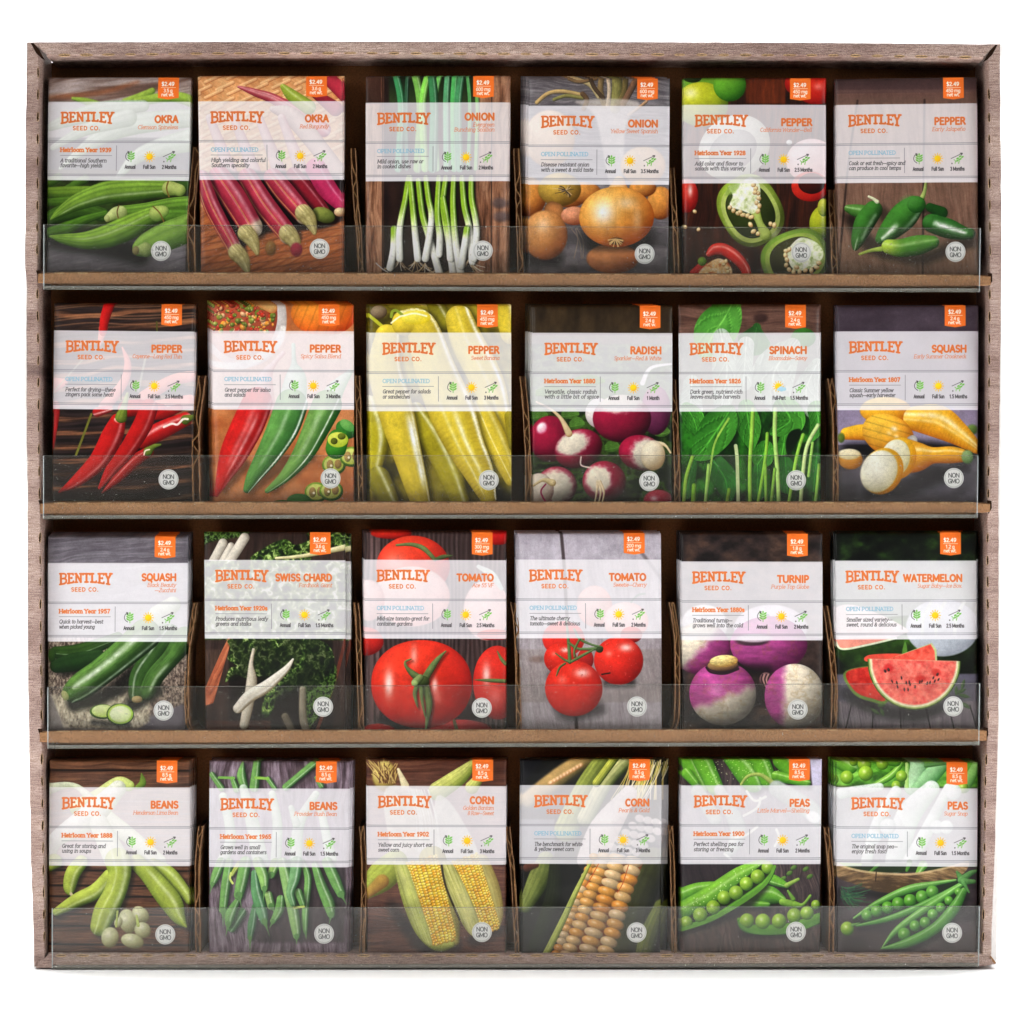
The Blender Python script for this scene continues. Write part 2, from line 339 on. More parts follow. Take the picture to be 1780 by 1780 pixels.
def sun(c, x, y, s, part=False):
    if part: x -= 1.5*s; y -= 2*s
    for i in range(12):
        a = i*math.pi/6; c.line([(x+7*s*math.cos(a), y+7*s*math.sin(a)), (x+9.2*s*math.cos(a), y+9.2*s*math.sin(a))], (250, 190, 40), .7*s)
    c.ball(x, y, 5.8*s, 5.8*s, (240, 175, 20), (255, 205, 30))
    if part:
        for dx, dy, r in ((1, 5, 3.4), (5, 3, 4.4), (10, 4.6, 3.6), (5.5, 6, 3.4)): c.ball(x+dx*s, y+dy*s, r*s, r*.8*s, (160, 205, 222), (175, 215, 230))
def label(c, d):
    """the translucent white label print shared by every packet."""
    s = c.sc; by = d['by']; lx = d['lx']; rx = d['rx']; bh = 135.5*s
    r = c.reg(c.x0, by, c.x1, by+bh)
    sl, X, Y = r; yy = (Y-by)/s
    al = np.where(yy > 128.5, .87, np.where(yy > 69, .80, .78)).astype(np.float32)*np.clip((yy)*2, 0, 1)
    tint = c3((243, 240, 244))
    c.comp(sl, al*.985, tint)
    for k in (68.2, 70.6, 125.6, 128.2): c.line([(c.x0, by+k*s), (c.x1, by+k*s)], (108, 106, 116), .42*s, a=.9)
    logo(c, lx, by+17.3*s, 88*s, 21*s)
    text(c, 'SEED CO.', lx+20*s, by+49.3*s, 6.3*s, ORG, wt=.085, track=.16, width=47*s)
    ny = by+(30.5 if len(d['var']) > 1 else 36)*s
    nw = {'OKRA': 40, 'ONION': 51, 'PEPPER': 53, 'RADISH': 53, 'SPINACH': 64, 'SQUASH': 59, 'SWISS CHARD': 98, 'TOMATO': 63, 'TURNIP': 54, 'WATERMELON': 101, 'BEANS': 47, 'CORN': 41, 'PEAS': 34}[d['name']]
    text(c, d['name'], rx, ny, 11.2*s, ORG, wt=.1, track=.08, align='r', width=nw*s)
    for i, v in enumerate(d['var']):
        text(c, v, rx, ny+(11+8.8*i)*s, 6.4*s, (216, 118, 76), wt=.045, serif=.08, shear=.2, align='r', width=min(len(v)*4.1, 92)*s)
    x = lx-1*s
    if d['hy'].isupper(): text(c, d['hy'], x, by+87*s, 6.3*s, (120, 176, 200), wt=.058, serif=.12, track=.04, width=82*s)
    else: text(c, d['hy'], x, by+87*s, 6.5*s, ORG, wt=.1, serif=.13, track=.06, width=(88+(2 if d['hy'][-1] == 's' else 0))*s)
    c.line([(x, by+93.3*s), (x+89*s, by+93.3*s)], (110, 108, 112), .35*s)
    for i, v in enumerate(d['desc']):
        text(c, v, x, by+(105+8.7*i)*s, 6.2*s, INK, wt=.052, serif=.075, shear=.2, track=.03, width=len(v)*3.62*s)
    c.line([(x+97*s, by+76*s), (x+97*s, by+119*s)], (110, 108, 112), .4*s)
    X1 = x+121*s; Y1 = by+95*s
    g = (110, 180, 70)
    c.line([(X1+1.5*s, Y1+9*s), (X1+1.5*s, Y1-7*s)], g, .6*s)
    for i, dy in enumerate((5, 1, -3)):
        for sg in (-1, 1): c.tube([(X1+1.5*s+sg*.6*s, Y1+dy*s, .4*s), (X1+1.5*s+sg*3.5*s, Y1+(dy-2)*s, 1.5*s), (X1+1.5*s+sg*6*s, Y1+(dy-3.6)*s, .5*s)], g)
    c.ball(X1+1.5*s, Y1-7.5*s, 1.4*s, 2.2*s, g, g)
    c.line([(X1-2.2*s, Y1+7.5*s), (X1-6.5*s, Y1+4*s), (X1-8*s, Y1-.5*s), (X1-6*s, Y1-6*s), (X1-2.5*s, Y1-8*s)], INK, .5*s)
    c.line([(X1-4.5*s, Y1-9*s), (X1-1.6*s, Y1-8*s), (X1-3.5*s, Y1-5.5*s)], INK, .6*s)
    sun(c, x+154.5*s, Y1, s, d.get('part'))
    X3 = x+189*s
    c.line([(X3-11*s, Y1+0*s), (X3+8*s, Y1-8.5*s)], INK, .45*s); c.line([(X3+5*s, Y1-9*s), (X3+8.6*s, Y1-8.8*s), (X3+6.8*s, Y1-6*s)], INK, .6*s)
    c.ball(X3-9.5*s, Y1+8.5*s, 1*s, 1.2*s, INK, INK)
    c.line([(X3-4*s, Y1+8.5*s), (X3-3.6*s, Y1+4*s), (X3-6*s, Y1+2*s)], g, .6*s)
    c.line([(X3+2*s, Y1+8.5*s), (X3+3*s, Y1+3*s), (X3+1*s, Y1-1*s)], g, .7*s)
    for dx, dy in ((0, 0), (5, 1), (8.5, -2.5), (4.5, -3.5), (-.5, 4)): c.tube([(X3+(dx-1.5)*s, Y1+(dy+1)*s, .6*s), (X3+dx*s, Y1+dy*s, 1.5*s), (X3+(dx+2)*s, Y1+(dy-1.2)*s, .5*s)], g)
    for xx, t in ((121, 'Annual'), (154.5, 'Full-Part' if d.get('part') else 'Full Sun'), (189, d['mon'])):
        text(c, t, x+xx*s, by+115.8*s, 5.9*s, INK, wt=.072, track=.03, align='c', width={'Annual': 18.5, 'Full Sun': 21, 'Full-Part': 22}.get(t, len(t)*2.95+1)*s)
    # price flag
    tx = d['tx']; ty = c.y0; tb = d.get('tb', 35.5)
    c.poly([(tx, ty-9), (tx+36*s, ty-9), (tx+36*s, ty+tb*s), (tx+18*s, ty+(tb+2.6)*s), (tx, ty+tb*s)], (236, 112, 38), smooth=False)
    wh = (252, 246, 240); o = tb-35.5
    text(c, '$2.49', tx+17*s, ty+(14.2+o)*s, 6.3*s, wh, wt=.085, track=.04, align='c', width=22*s)
    c.line([(tx+5.5*s, ty+(17.6+o)*s), (tx+30.5*s, ty+(17.6+o)*s)], wh, .35*s)
    text(c, d['net'], tx+17.5*s, ty+(25.6+o)*s, 5.5*s, wh, wt=.07, align='c', width=(25 if 'mg' in d['net'] else 15.5)*s)
    text(c, d.get('nw', 'net wt.'), tx+17.5*s, ty+(32.6+o)*s, 5.5*s, wh, wt=.07, align='c', width=22.5*s)
    bx, byy = d['bad']
    c.ball(bx, byy, 17.4*s, 17.4*s, (228, 228, 226), (232, 232, 230)); c.ball(bx, byy, 15.6*s, 15.6*s, (150, 152, 150), (150, 152, 150)); c.ball(bx, byy, 15.1*s, 15.1*s, (234, 235, 232), (236, 236, 234))
    text(c, 'NON', bx, byy-1.2*s, 7.2*s, (70, 72, 72), wt=.055, align='c', width=19.5*s)
    text(c, 'GMO', bx, byy+8.8*s, 7.2*s, (70, 72, 72), wt=.055, align='c', width=20*s)
# ---------------------------------------------------------------- the 24 printed pictures
def a_okra(c):
    c.wood([(60, 55, 40), (80, 70, 55)], 8, box=(c.x0, 900, c.x1, 1360))
    c.wood([(92, 70, 62), (120, 92, 80), (168, 152, 146), (190, 178, 176)], -9, 600, 60, 3, box=(c.x0, 200, c.x1, 480))
    c.tube([(180, 420, 14), (500, 395, 16), (760, 320, 10)], (170, 95, 50), bl=18, a=.55)
    c.grad((170, 168, 165), (180, 178, 172), box=(c.x0, 450, c.x1, 700))
    for p in ([(330, 430, 10), (450, 460, 26), (700, 560, 40)], [(680, 455, 26), (850, 385, 22), (840, 372, 8)], [(760, 450, 30), (1000, 420, 36), (1150, 460, 40)]):
        c.tube(p, (70, 110, 25), (175, 205, 80), bl=5)
    for p in ([(180, 620, 30), (480, 520, 60), (800, 480, 40)], [(250, 900, 10), (500, 700, 50), (760, 600, 70), (1150, 560, 60)], [(200, 760, 20), (420, 640, 40), (700, 560, 60)], [(640, 960, 20), (800, 800, 50), (1150, 700, 80)]):
        c.tube(p, (90, 120, 70), (200, 220, 190), ribs=4, bl=4)
    c.mott([(20, 24, 12), (45, 55, 22), (60, 90, 30)], 120, 50, box=(c.x0, 940, c.x1, 1360))
    c.wood([(96, 92, 98), (122, 116, 122), (150, 145, 150)], -14, 260, 16, 8, box=(c.x0, 1370, c.x1, 1610), gain=1.2)
    c.shade([(150, 1370, 60), (600, 1420, 80), (800, 1480, 60)], .7, 45)
    D, Lt = (38, 70, 14), (150, 190, 66)
    for p in ([(150, 1010, 30), (240, 960, 30)], [(300, 1030, 20), (420, 970, 30)]): c.tube(p, (30, 60, 12), (90, 130, 40), bl=4)
    c.tube([(120, 1060, 30), (300, 1060, 42), (440, 1050, 34)], D, (130, 165, 50), ribs=4); c.tube([(120, 1130, 24), (330, 1120, 36)], (30, 60, 10), (100, 145, 40), ribs=4)
    c.tube([(1060, 1010, 30), (1150, 1010, 30)], D, (60, 100, 30), bl=3)
    c.tube([(540, 1210, 46), (420, 1180, 50), (300, 1190, 60), (140, 1250, 40)], (22, 48, 10), (86, 130, 36), ribs=5)
    c.tube([(150, 1340, 34), (300, 1300, 44), (430, 1240, 30), (560, 1200, 20)], (24, 52, 10), (100, 150, 40), ribs=4)
    c.tube([(1150, 1130, 52), (1000, 1145, 52), (820, 1175, 46), (660, 1195, 46)], D, (132, 178, 60), ribs=5, ra=.35)
    c.tube([(660, 1195, 47), (625, 1200, 40), (575, 1232, 24)], (110, 130, 60), (205, 215, 140)); c.ball(572, 1235, 16, 24, (120, 120, 60), (190, 200, 130))
    c.line([(650, 1145), (638, 1190), (650, 1240)], (120, 90, 40), 4)
    c.tube([(1150, 1210, 40), (1000, 1215, 46)], D, (110, 160, 50), ribs=4)
    c.tube([(190, 1242, 6), (260, 1190, 34), (380, 1120, 58), (560, 1062, 76), (760, 1040, 72), (960, 1030, 52), (1000, 1028, 46)], D, Lt, ribs=6, ra=.32, na=.15, spec=[(.35, .12, .35, .2, .9)])
    c.tube([(985, 1030, 48), (1030, 1035, 42), (1055, 1042, 40)], (90, 115, 40), (200, 210, 120)); c.line([(978, 985), (968, 1030), (985, 1085)], (130, 100, 40), 5)
    c.tube([(190, 1356, 8), (280, 1372, 34), (420, 1382, 58), (560, 1356, 76), (700, 1300, 82), (820, 1235, 64), (905, 1195, 50)], D, (158, 200, 70), ribs=6, ra=.3, na=.12, spec=[(-.2, .1, .3, .3, .9)])
    c.tube([(905, 1200, 52), (945, 1185, 40), (962, 1182, 24)], (80, 115, 40), (190, 205, 110)); c.line([(878, 1150), (925, 1195), (955, 1258)], (130, 90, 40), 4)
    c.tube([(1180, 1270, 90), (1000, 1340, 96), (860, 1400, 82), (800, 1430, 56)], (50, 85, 24), (150, 190, 80), ribs=4, na=.12)
    c.tube([(830, 1440, 50), (775, 1445, 26)], (80, 100, 50), (170, 185, 110)); c.ball(768, 1446, 24, 30, (90, 80, 50), (150, 140, 90))
def a_okrared(c):
    c.wood([(196, 120, 62), (224, 160, 100), (242, 196, 140)], 35, 200, 40, 2)
    for i in range(14):
        for k in range(9):
            x = c.x0-100+k*150+(i % 2)*75; y = 240+i*52-k*22
            c.tube([(x, y, 13), (x+110, y-50, 13)], (176, 98, 48), (246, 205, 150), a=.9)
    c.wood([(120, 60, 24), (180, 100, 48), (215, 140, 80)], -25, 300, 22, 3, box=(c.x0, 1150, c.x1, 1620))
    for i in range(9): c.line([(c.x0, 1320+i*45), (c.x1, 1150+i*48)], (110, 58, 26), 4, a=.6, bl=6)
    D, Lt = (110, 8, 34), (226, 70, 92); sp = [(-.1, .35, .35), (-.55, .1, .4)]
    c.tube([(930, 290, 46), (1060, 420, 50)], (120, 10, 30), (214, 60, 80)); c.tube([(820, 380, 26), (980, 500, 50)], (90, 8, 20), (180, 40, 60))
    c.tube([(335, 352, 8), (450, 392, 26), (600, 450, 36), (900, 640, 50)], D, (220, 90, 96), spec=sp)
    c.tube([(630, 350, 18), (690, 410, 40), (800, 490, 50)], (70, 100, 10), (190, 205, 70), spec=[(-.3, .2, .3)])
    c.tube([(560, 500, 20), (700, 560, 60), (900, 800, 60), (1050, 1000, 60)], (90, 30, 20), (240, 210, 190))
    for x in (140, 300, 470, 620): c.tube([(x, 560, 26), (x+90, 800, 40), (x+160, 1000, 50)], (150, 60, 60), (235, 200, 190))
    c.poly([(60, 950), (1000, 950), (1040, 1200), (900, 1300), (500, 1330), (300, 1440), (150, 1200)], (28, 8, 10), bl=14)
    for i, p in enumerate(([(700, 940, 50), (800, 1060, 56), (900, 1180, 40)], [(850, 900, 70), (930, 1040, 66), (1060, 1180, 40)])):
        c.tube(p, ((80, 6, 22), (130, 8, 50))[i], ((170, 30, 50), (236, 60, 120))[i], ribs=2, spec=[(-.4, .12, .3)])
    c.ball(900, 1210, 80, 50, (60, 70, 20), (150, 160, 70), ang=20); c.ball(1010, 1190, 40, 30, (150, 90, 50), (240, 220, 170))
    for p, w in (([(560, 960), (640, 1060), (770, 1210)], 70), ([(390, 960), (500, 1140), (660, 1340)], 72), ([(200, 960), (290, 1090), (410, 1290)], 86), ([(80, 960), (150, 1160), (300, 1440)], 56)):
        q = [(p[0][0], p[0][1], w*.9), (p[1][0], p[1][1], w), (p[2][0], p[2][1], w*.9)]
        c.shade([(a+30, b+10, r) for a, b, r in q], .5, 15)
        c.tube(q, D, Lt, ribs=2, ra=.5, spec=[(-.45, .2, .35), (.1, .05, .3)], na=.18, end=((235, 205, 170), .86, 1.0), nu=6)
        for u in (-.95, .0):
            c.line([(a+u*r*.75, b-u*r*.5) for a, b, r in q], (206, 160, 90), 3.5, a=.8)
    for x, y, an in ((800, 1235, 25), (690, 1370, 60), (410, 1370, 70), (345, 1500, 60)):
        c.tube([(x-36, y-40, 58), (x, y, 50), (x+26, y+56, 30), (x+38, y+95, 14)], (110, 96, 40), (228, 214, 150), na=.45, nu=6, bl=4, ribs=4)
    c.ball(715, 1440, 40, 46, (110, 20, 40), (170, 50, 70), bl=8); c.ball(540, 1430, 36, 50, (90, 60, 30), (160, 120, 60), bl=8)
def a_scallion(c):
    c.wood([(70, 38, 24), (130, 84, 58), (176, 128, 96), (196, 152, 118)], 90, 240, 26, 3)
    c.grad((70, 42, 34), (40, 22, 18), box=(c.x0, 260, 212, 470), a=.8)
    c.grad((30, 18, 16), (36, 20, 16), box=(212, 240, 840, 1620), a=.92)
    c.mott([(20, 12, 14), (60, 36, 28)], 60, 200, box=(212, 980, 330, 1620), a=.8)
    for x in (212, 836, 946): c.line([(x, 260), (x, 1620)], (40, 22, 18), 3)
    for x, y in ((1000, 1130), (1010, 1220)): c.ball(x, y, 50, 34, (50, 44, 56), (90, 80, 84), bl=16, a=.7)
    c.grad((20, 40, 20), (60, 90, 40), box=(250, 280, 860, 470), a=.7)
    for x0, x1, w, col in ((300, 340, 26, (40, 120, 66)), (380, 372, 14, (28, 74, 44)), (430, 470, 30, (96, 150, 56)), (520, 480, 26, (110, 180, 60)), (600, 560, 20, (90, 170, 70)), (650, 640, 22, (70, 140, 90)), (540, 560, 30, (40, 110, 60)), (700, 690, 24, (60, 150, 70)), (745, 720, 26, (50, 120, 70)), (780, 800, 14, (60, 130, 60)), (830, 850, 14, (90, 150, 60))):
        c.tube([(x0, 260, w*.9), (x1, 480, w), ((x0+x1)/2, 900, w)], [v*.35 for v in col], [min(v*1.2+20, 255) for v in col], spec=[(-.3, .15, .3)], L=(-.5, 0, .8))
    rt = (206, 176, 130)
    rs = np.random.RandomState(3)
    for bx, by, n in ((330, 1530, 10), (440, 1520, 12), (600, 1570, 12), (800, 1530, 18), (500, 1560, 8), (690, 1580, 8)):
        for k in range(n):
            dx = rs.uniform(-110, 110); dy = rs.uniform(20, 80)
            c.line([(bx, by-30), (bx+dx*.4, by+dy*.3), (bx+dx, by+dy*.8)], rt if k % 3 else (236, 226, 206), 2.6, a=.85)
    for p, y0 in (([(290, 1300), (285, 1440), (265, 1560)], 0), ([(390, 960), (365, 1100), (330, 1300), (328, 1500)], 1), ([(400, 960), (415, 1150), (430, 1320), (450, 1500)], 1), ([(455, 980), (480, 1200), (530, 1360), (600, 1600)], 1), ([(505, 960), (520, 1100), (545, 1240), (500, 1500)], 1), ([(590, 960), (580, 1200), (600, 1350), (596, 1470)], 1), ([(640, 960), (620, 1150), (660, 1400), (690, 1600)], 1), ([(620, 1100), (655, 1300), (670, 1500)], 1), ([(690, 960), (690, 1150), (710, 1400), (740, 1600)], 1), ([(745, 960), (765, 1150), (800, 1300), (820, 1520)], 1), ([(810, 960), (815, 1100), (845, 1300), (830, 1500)], 1), ([(780, 1300), (770, 1400), (740, 1550)], 0)):
        q = [(x, y, 17+9*(y-950)/650) for x, y in p]
        c.shade([(x+12, y, r) for x, y, r in q], .5, 8)
        a, b = (.25, .62) if y0 else (.0, .3)
        c.tube([(x+rs.uniform(-3, 3), y, r) for x, y, r in q], (50, 100, 10), (160, 200, 44), L=(-.5, -.1, .85), end=((240, 238, 224), a+.1, b+.12), spec=[(-.3, .2, .5)], na=.04)
    c.line([(170, 1530), (215, 1570), (250, 1590)], (200, 190, 180), 4)
def a_onion(c):
    c.wood([(70, 66, 72), (110, 104, 108), (146, 140, 142)], 6, 160, 10, 3, gain=1.8)
    c.mott([(70, 64, 70), (120, 112, 116)], 140, 60, box=(c.x0, 1250, c.x1, 1620), a=.8)
    for p, w, col in (([(165, 460), (240, 400), (340, 385), (470, 410)], 14, (200, 170, 110)), ([(280, 440), (360, 415), (470, 430)], 12, (150, 145, 80)), ([(420, 300), (520, 340), (580, 420)], 16, (215, 195, 140)), ([(380, 300), (450, 320), (560, 300)], 12, (150, 120, 80)), ([(600, 280), (590, 380), (620, 480)], 20, (150, 125, 80)), ([(640, 280), (650, 380), (640, 480)], 14, (220, 200, 170)), ([(700, 280), (700, 380), (690, 500)], 34, (150, 145, 80)), ([(760, 280), (745, 400), (700, 480)], 20, (120, 105, 60)), ([(830, 300), (790, 380), (740, 470)], 22, (130, 95, 70)), ([(900, 450), (850, 490), (780, 540)], 10, (190, 150, 110)), ([(520, 290), (550, 360), (610, 430)], 14, (90, 70, 50)), ([(470, 400), (500, 440), (480, 500)], 16, (120, 90, 60))):
        c.tube([(x, y, w) for x, y in p], [v*.4 for v in col], [min(v*1.1, 255) for v in col], na=.3, nu=8)
    c.poly([(430, 450), (840, 450), (760, 620), (740, 1020), (660, 1020), (560, 560)], (210, 200, 190), a=.7, bl=10)
    c.ball(250, 700, 170, 190, (150, 110, 70), (255, 215, 170), bl=8); c.ball(880, 880, 150, 130, (170, 120, 80), (240, 200, 150), bl=8)
    def sk(st, k=9, s=1):
        def f(u, v, nz, lam, col):
            m = np.abs(np.sin((np.arcsin(np.clip(u/(np.sqrt(np.clip(1-v*v, .05, 1))), -1, 1)))*k*1.3+st+.6*fbm(u*3, v*1.2, 4)))
            w = np.exp(-(m/.12)**2)*.16*s
            col = col*(1-w[..., None]) + c3((150, 70, 14))*w[..., None]
            return col*(.9+.22*fbm(u*3, v*3, int(st*3)+2))[..., None]
        return f
    for x, y, r, rr in ((120, 1090, 110, 130), (380, 1080, 130, 80), (1000, 1130, 90, 110), (480, 1060, 120, 70), (880, 1030, 90, 60)):
        c.ball(x, y, r, rr, (110, 48, 8), (246, 170, 74), tex=sk(x, 8), bl=3)
    c.ball(320, 1040, 145, 112, (96, 66, 14), (214, 176, 70), tex=sk(2, 10), bl=2)
    rs = np.random.RandomState(2)
    for k in range(26):
        a = rs.uniform(0, 6.28); l = rs.uniform(20, 90); c.line([(360, 1045), (360+l*.5*math.cos(a)+8, 1045+l*.4*math.sin(a)), (360+l*math.cos(a), 1045+l*.7*math.sin(a))], (60, 48, 44) if k % 3 else (200, 170, 130), 2, a=.9)
    c.poly([(260, 1120), (340, 1150), (330, 1240), (220, 1180)], (200, 130, 70), edge=.4)
    c.ball(420, 1215, 90, 62, (130, 60, 30), (232, 160, 120), tex=sk(1, 5))
    for x0, x1 in ((400, 470), (440, 480), (430, 420)): c.line([(x0, 1300), ((x0+x1)/2+20, 1380), (x1, 1500)], (150, 130, 110), 3, a=.8)
    c.shade([(520, 1380, 60), (900, 1360, 60)], .6, 50); c.shade([(150, 1480, 60), (300, 1500, 50)], .5, 40)
    c.ball(225, 1345, 150, 165, (120, 60, 20), (238, 170, 96), tex=sk(4, 7, .6), bl=7, spec=[(-.1, -.4, .3, .4)])
    c.ball(680, 1500, 175, 100, (120, 60, 24), (214, 140, 80), tex=sk(1, 6, .7), bl=5)
    c.shade([(560, 1400, 50), (800, 1400, 50)], .5, 30)
    c.tube([(720, 990, 40), (715, 1050, 80)], (190, 120, 50), (250, 210, 150))
    c.ball(705, 1222, 252, 202, (150, 66, 8), (255, 190, 84), tex=sk(0, 9), spec=[(-.35, -.15, .28, .95, .4), (.25, -.45, .25, .45, .2), (.55, .1, .12, .3, .4)])
    c.ball(705, 1385, 46, 24, (60, 40, 20), (90, 60, 30), bl=6)
    for k in range(12):
        a = rs.uniform(0, 3.14); c.line([(700, 1370), (700+50*math.cos(a), 1375+50*math.sin(a))], (216, 180, 120), 3)
def bell_half(c, x, y, rx, ry, ang, rim, inn, deep):
    c.shade([(x-rx*.4, y+ry*.7, 40), (x+rx*.4, y+ry*.8, 40)], .5, 30)
    c.ball(x, y, rx, ry, [v*.45 for v in rim], rim, ang=ang, n2=1.25, spec=[(-.75, 0, .15, .4), (.3, .85, .2, .4)])
    c.ball(x, y+4, rx*.87, ry*.87, [v*.8 for v in inn], inn, ang=ang, n2=1.25)
    c.ball(x, y+4, rx*.74, ry*.76, deep, [v*1.5+12 for v in deep], ang=ang, n2=1.2)
def seeds(c, pts, r=20, seed=1):
    rs = np.random.RandomState(seed)
    for x, y in pts: c.ball(x, y, r*rs.uniform(.8, 1.1), r*.72, (150, 100, 40), (252, 232, 176), ang=rs.uniform(0, 180), spec=[(-.2, -.2, .3, .4)])
def a_bell(c):
    c.wood([(24, 10, 8), (60, 28, 18), (96, 44, 22)], 92, 300, 18, 3, gain=1.8)
    c.wood([(110, 36, 14), (196, 84, 26)], 90, 200, 10, 5, box=(500, 290, 780, 470), a=.45)
    c.ball(230, 340, 250, 150, (24, 60, 10), (130, 190, 50)); c.ball(210, 470, 180, 150, (70, 100, 10), (214, 215, 40), spec=[(-.4, -.5, .25, .6)]); c.ball(400, 340, 110, 110, (30, 90, 12), (120, 190, 50))
    c.ball(150, 295, 60, 30, (20, 40, 10), (40, 80, 20))
    c.ball(980, 350, 150, 120, (140, 10, 8), (236, 44, 24), spec=[(.1, 0, .2, .35)]); c.ball(830, 330, 60, 70, (110, 8, 8), (200, 30, 20))
    c.ball(430, 760, 250, 210, (140, 140, 110), (250, 250, 235), ang=-30); c.ball(420, 780, 170, 130, (120, 110, 100), (200, 200, 190), ang=-30)
    c.ball(950, 850, 170, 150, (200, 110, 100), (255, 215, 210)); c.ball(800, 725, 20, 18, (220, 220, 210), (240, 240, 230))
    c.ball(940, 1020, 125, 100, (150, 8, 6), (246, 60, 34)); c.ball(950, 1000, 90, 70, (40, 8, 6), (90, 20, 10))
    c.ball(110, 1080, 78, 115, (130, 6, 8), (244, 60, 40), spec=[(.3, -.3, .2, .8, .35)])
    c.ball(1040, 1250, 100, 120, (50, 80, 4), (200, 205, 40), ang=30, spec=[(-.3, -.3, .15, .8)]); c.ball(1030, 1160, 40, 60, (80, 110, 10), (200, 200, 60))
    bell_half(c, 540, 1180, 205, 240, -30, (176, 206, 60), (200, 215, 110), (34, 44, 10))
    c.tube([(560, 1150, 40), (600, 1260, 24), (640, 1340, 40)], (90, 110, 20), (205, 220, 120))
    c.poly([(390, 1020), (460, 1000), (540, 960), (600, 1010), (600, 1120), (560, 1200), (480, 1180), (400, 1150), (420, 1080)], lambda X, Y: ramp((fbm(X/25, Y/25, 2)-.5)*1.6+.6, [(190, 205, 120), (235, 240, 200), (255, 255, 245)]), bl=3)
    c.poly([(370, 1080), (400, 1010), (470, 1000), (430, 1060)], (140, 170, 70), a=.7, bl=8)
    seeds(c, [(575, 1035), (590, 1065), (596, 1100), (580, 1130), (600, 1150), (590, 1185), (560, 1010), (400, 1160), (425, 1180), (455, 1200), (490, 1210), (520, 1215), (545, 1225), (470, 1190), (570, 1060), (675, 1270), (700, 1280), (540, 1275), (560, 1320), (590, 1335)], 20)
    bell_half(c, 840, 1500, 230, 185, -20, (140, 184, 50), (170, 195, 80), (36, 36, 12))
    c.poly([(800, 1430), (880, 1360), (990, 1400), (1030, 1480), (960, 1560), (840, 1580), (790, 1500)], lambda X, Y: ramp((fbm(X/25, Y/25, 3)-.5)*1.6+.6, [(150, 170, 90), (225, 232, 190), (250, 250, 235)]), bl=3)
    seeds(c, [(780, 1450), (775, 1480), (785, 1510), (780, 1545), (800, 1575), (830, 1590), (870, 1590), (910, 1580), (950, 1580), (985, 1560), (1000, 1530), (850, 1560), (800, 1440)], 20, 2)
    c.tube([(260, 1470, 20), (300, 1440, 36), (360, 1440, 40), (440, 1490, 40), (500, 1560, 34), (520, 1620, 30)], (130, 8, 8), (238, 50, 34), spec=[(-.4, .2, .4)])
    c.tube([(160, 1600, 30), (220, 1560, 40)], (120, 8, 8), (220, 40, 30))
    c.poly([(220, 1560), (320, 1500), (400, 1540), (400, 1620), (200, 1620)], lambda X, Y: ramp((fbm(X/25, Y/25, 4)-.5)*1.6+.6, [(200, 90, 50), (240, 190, 120), (250, 230, 190)]), bl=4)
    c.ball(215, 1520, 30, 30, (50, 90, 10), (130, 170, 50)); seeds(c, [(360, 1540), (385, 1565), (390, 1590), (375, 1520), (165, 1188), (190, 1308), (100, 1290)], 17, 5)
def a_jal(c):
    c.wood([(100, 68, 52), (130, 96, 78), (156, 122, 102)], 84, 260, 20, 3, gain=1.3)
    c.grad((52, 38, 40), (88, 62, 62), box=(c.x0, 250, c.x1, 400), a=.9); c.grad((96, 66, 62), (110, 84, 72), box=(c.x0, 390, c.x1, 470), a=.7)
    for x0, x1 in ((650, 628), (200, 60)): c.line([(x0, 440), ((x0+x1)/2, 900), (x1, 1620)], (60, 40, 34), 7, bl=3)
    c.line([(c.x0, 375), (c.x1, 385)], (120, 90, 80), 8, bl=8, a=.5)
    c.wood([(120, 88, 62), (156, 124, 96)], 80, 200, 14, 5, box=(c.x0, 1380, c.x1, 1620), a=.4)
    for p, a in (([(150, 1250, 40), (300, 1420, 50), (600, 1500, 40), (800, 1440, 40), (950, 1390, 40)], .55), ([(100, 1210, 20), (200, 1240, 20)], .4), ([(360, 1190, 40), (420, 1250, 40)], .45), ([(640, 1180, 40), (760, 1200, 30)], .5)): c.shade(p, a, 35)
    D, Lt = (8, 44, 8), (70, 140, 46)
    c.tube([(130, 1165, 26), (190, 1180, 44), (250, 1190, 46)], (14, 56, 10), (100, 160, 60), spec=[(-.3, .2, .3)])
    c.tube([(680, 1160, 30), (760, 1195, 40)], D, (30, 90, 26))
    c.tube([(300, 1175, 62), (240, 1260, 68), (195, 1370, 46), (178, 1425, 22)], D, Lt, spec=[(.1, .15, .5, .7, 1), (-.5, .2, .3, .1, .6)], na=.05)
    c.tube([(270, 1085, 8), (300, 1100, 10), (325, 1120, 14)], (140, 150, 110), (235, 235, 200))
    c.tube([(655, 985, 8), (645, 1050, 12), (630, 1090, 16)], (70, 100, 30), (180, 195, 110))
    c.tube([(570, 1150, 68), (500, 1220, 92), (400, 1320, 66), (345, 1370, 34)], D, (76, 150, 50), spec=[(-.1, .25, .75, .55, .9), (-.7, .15, .3, 0, .4)], na=.05); c.ball(590, 1140, 62, 56, (16, 70, 14), (66, 140, 44))
    c.ball(550, 1120, 60, 36, (70, 140, 50), (90, 160, 70), bl=18, a=.6)
    c.tube([(690, 1265, 62), (800, 1300, 66), (900, 1330, 46), (950, 1335, 36)], D, (60, 132, 46), spec=[(-.1, .3, .8, .1, .75)], na=.05)
    c.tube([(205, 1470, 8), (280, 1445, 11), (350, 1435, 17)], (110, 140, 30), (180, 200, 90))
    c.tube([(400, 1420, 48), (480, 1430, 60), (600, 1410, 66), (700, 1390, 42)], (14, 60, 8), (96, 170, 40), e2=((180, 210, 60), 0, .5), spec=[(-.3, .2, .3)], na=.05)
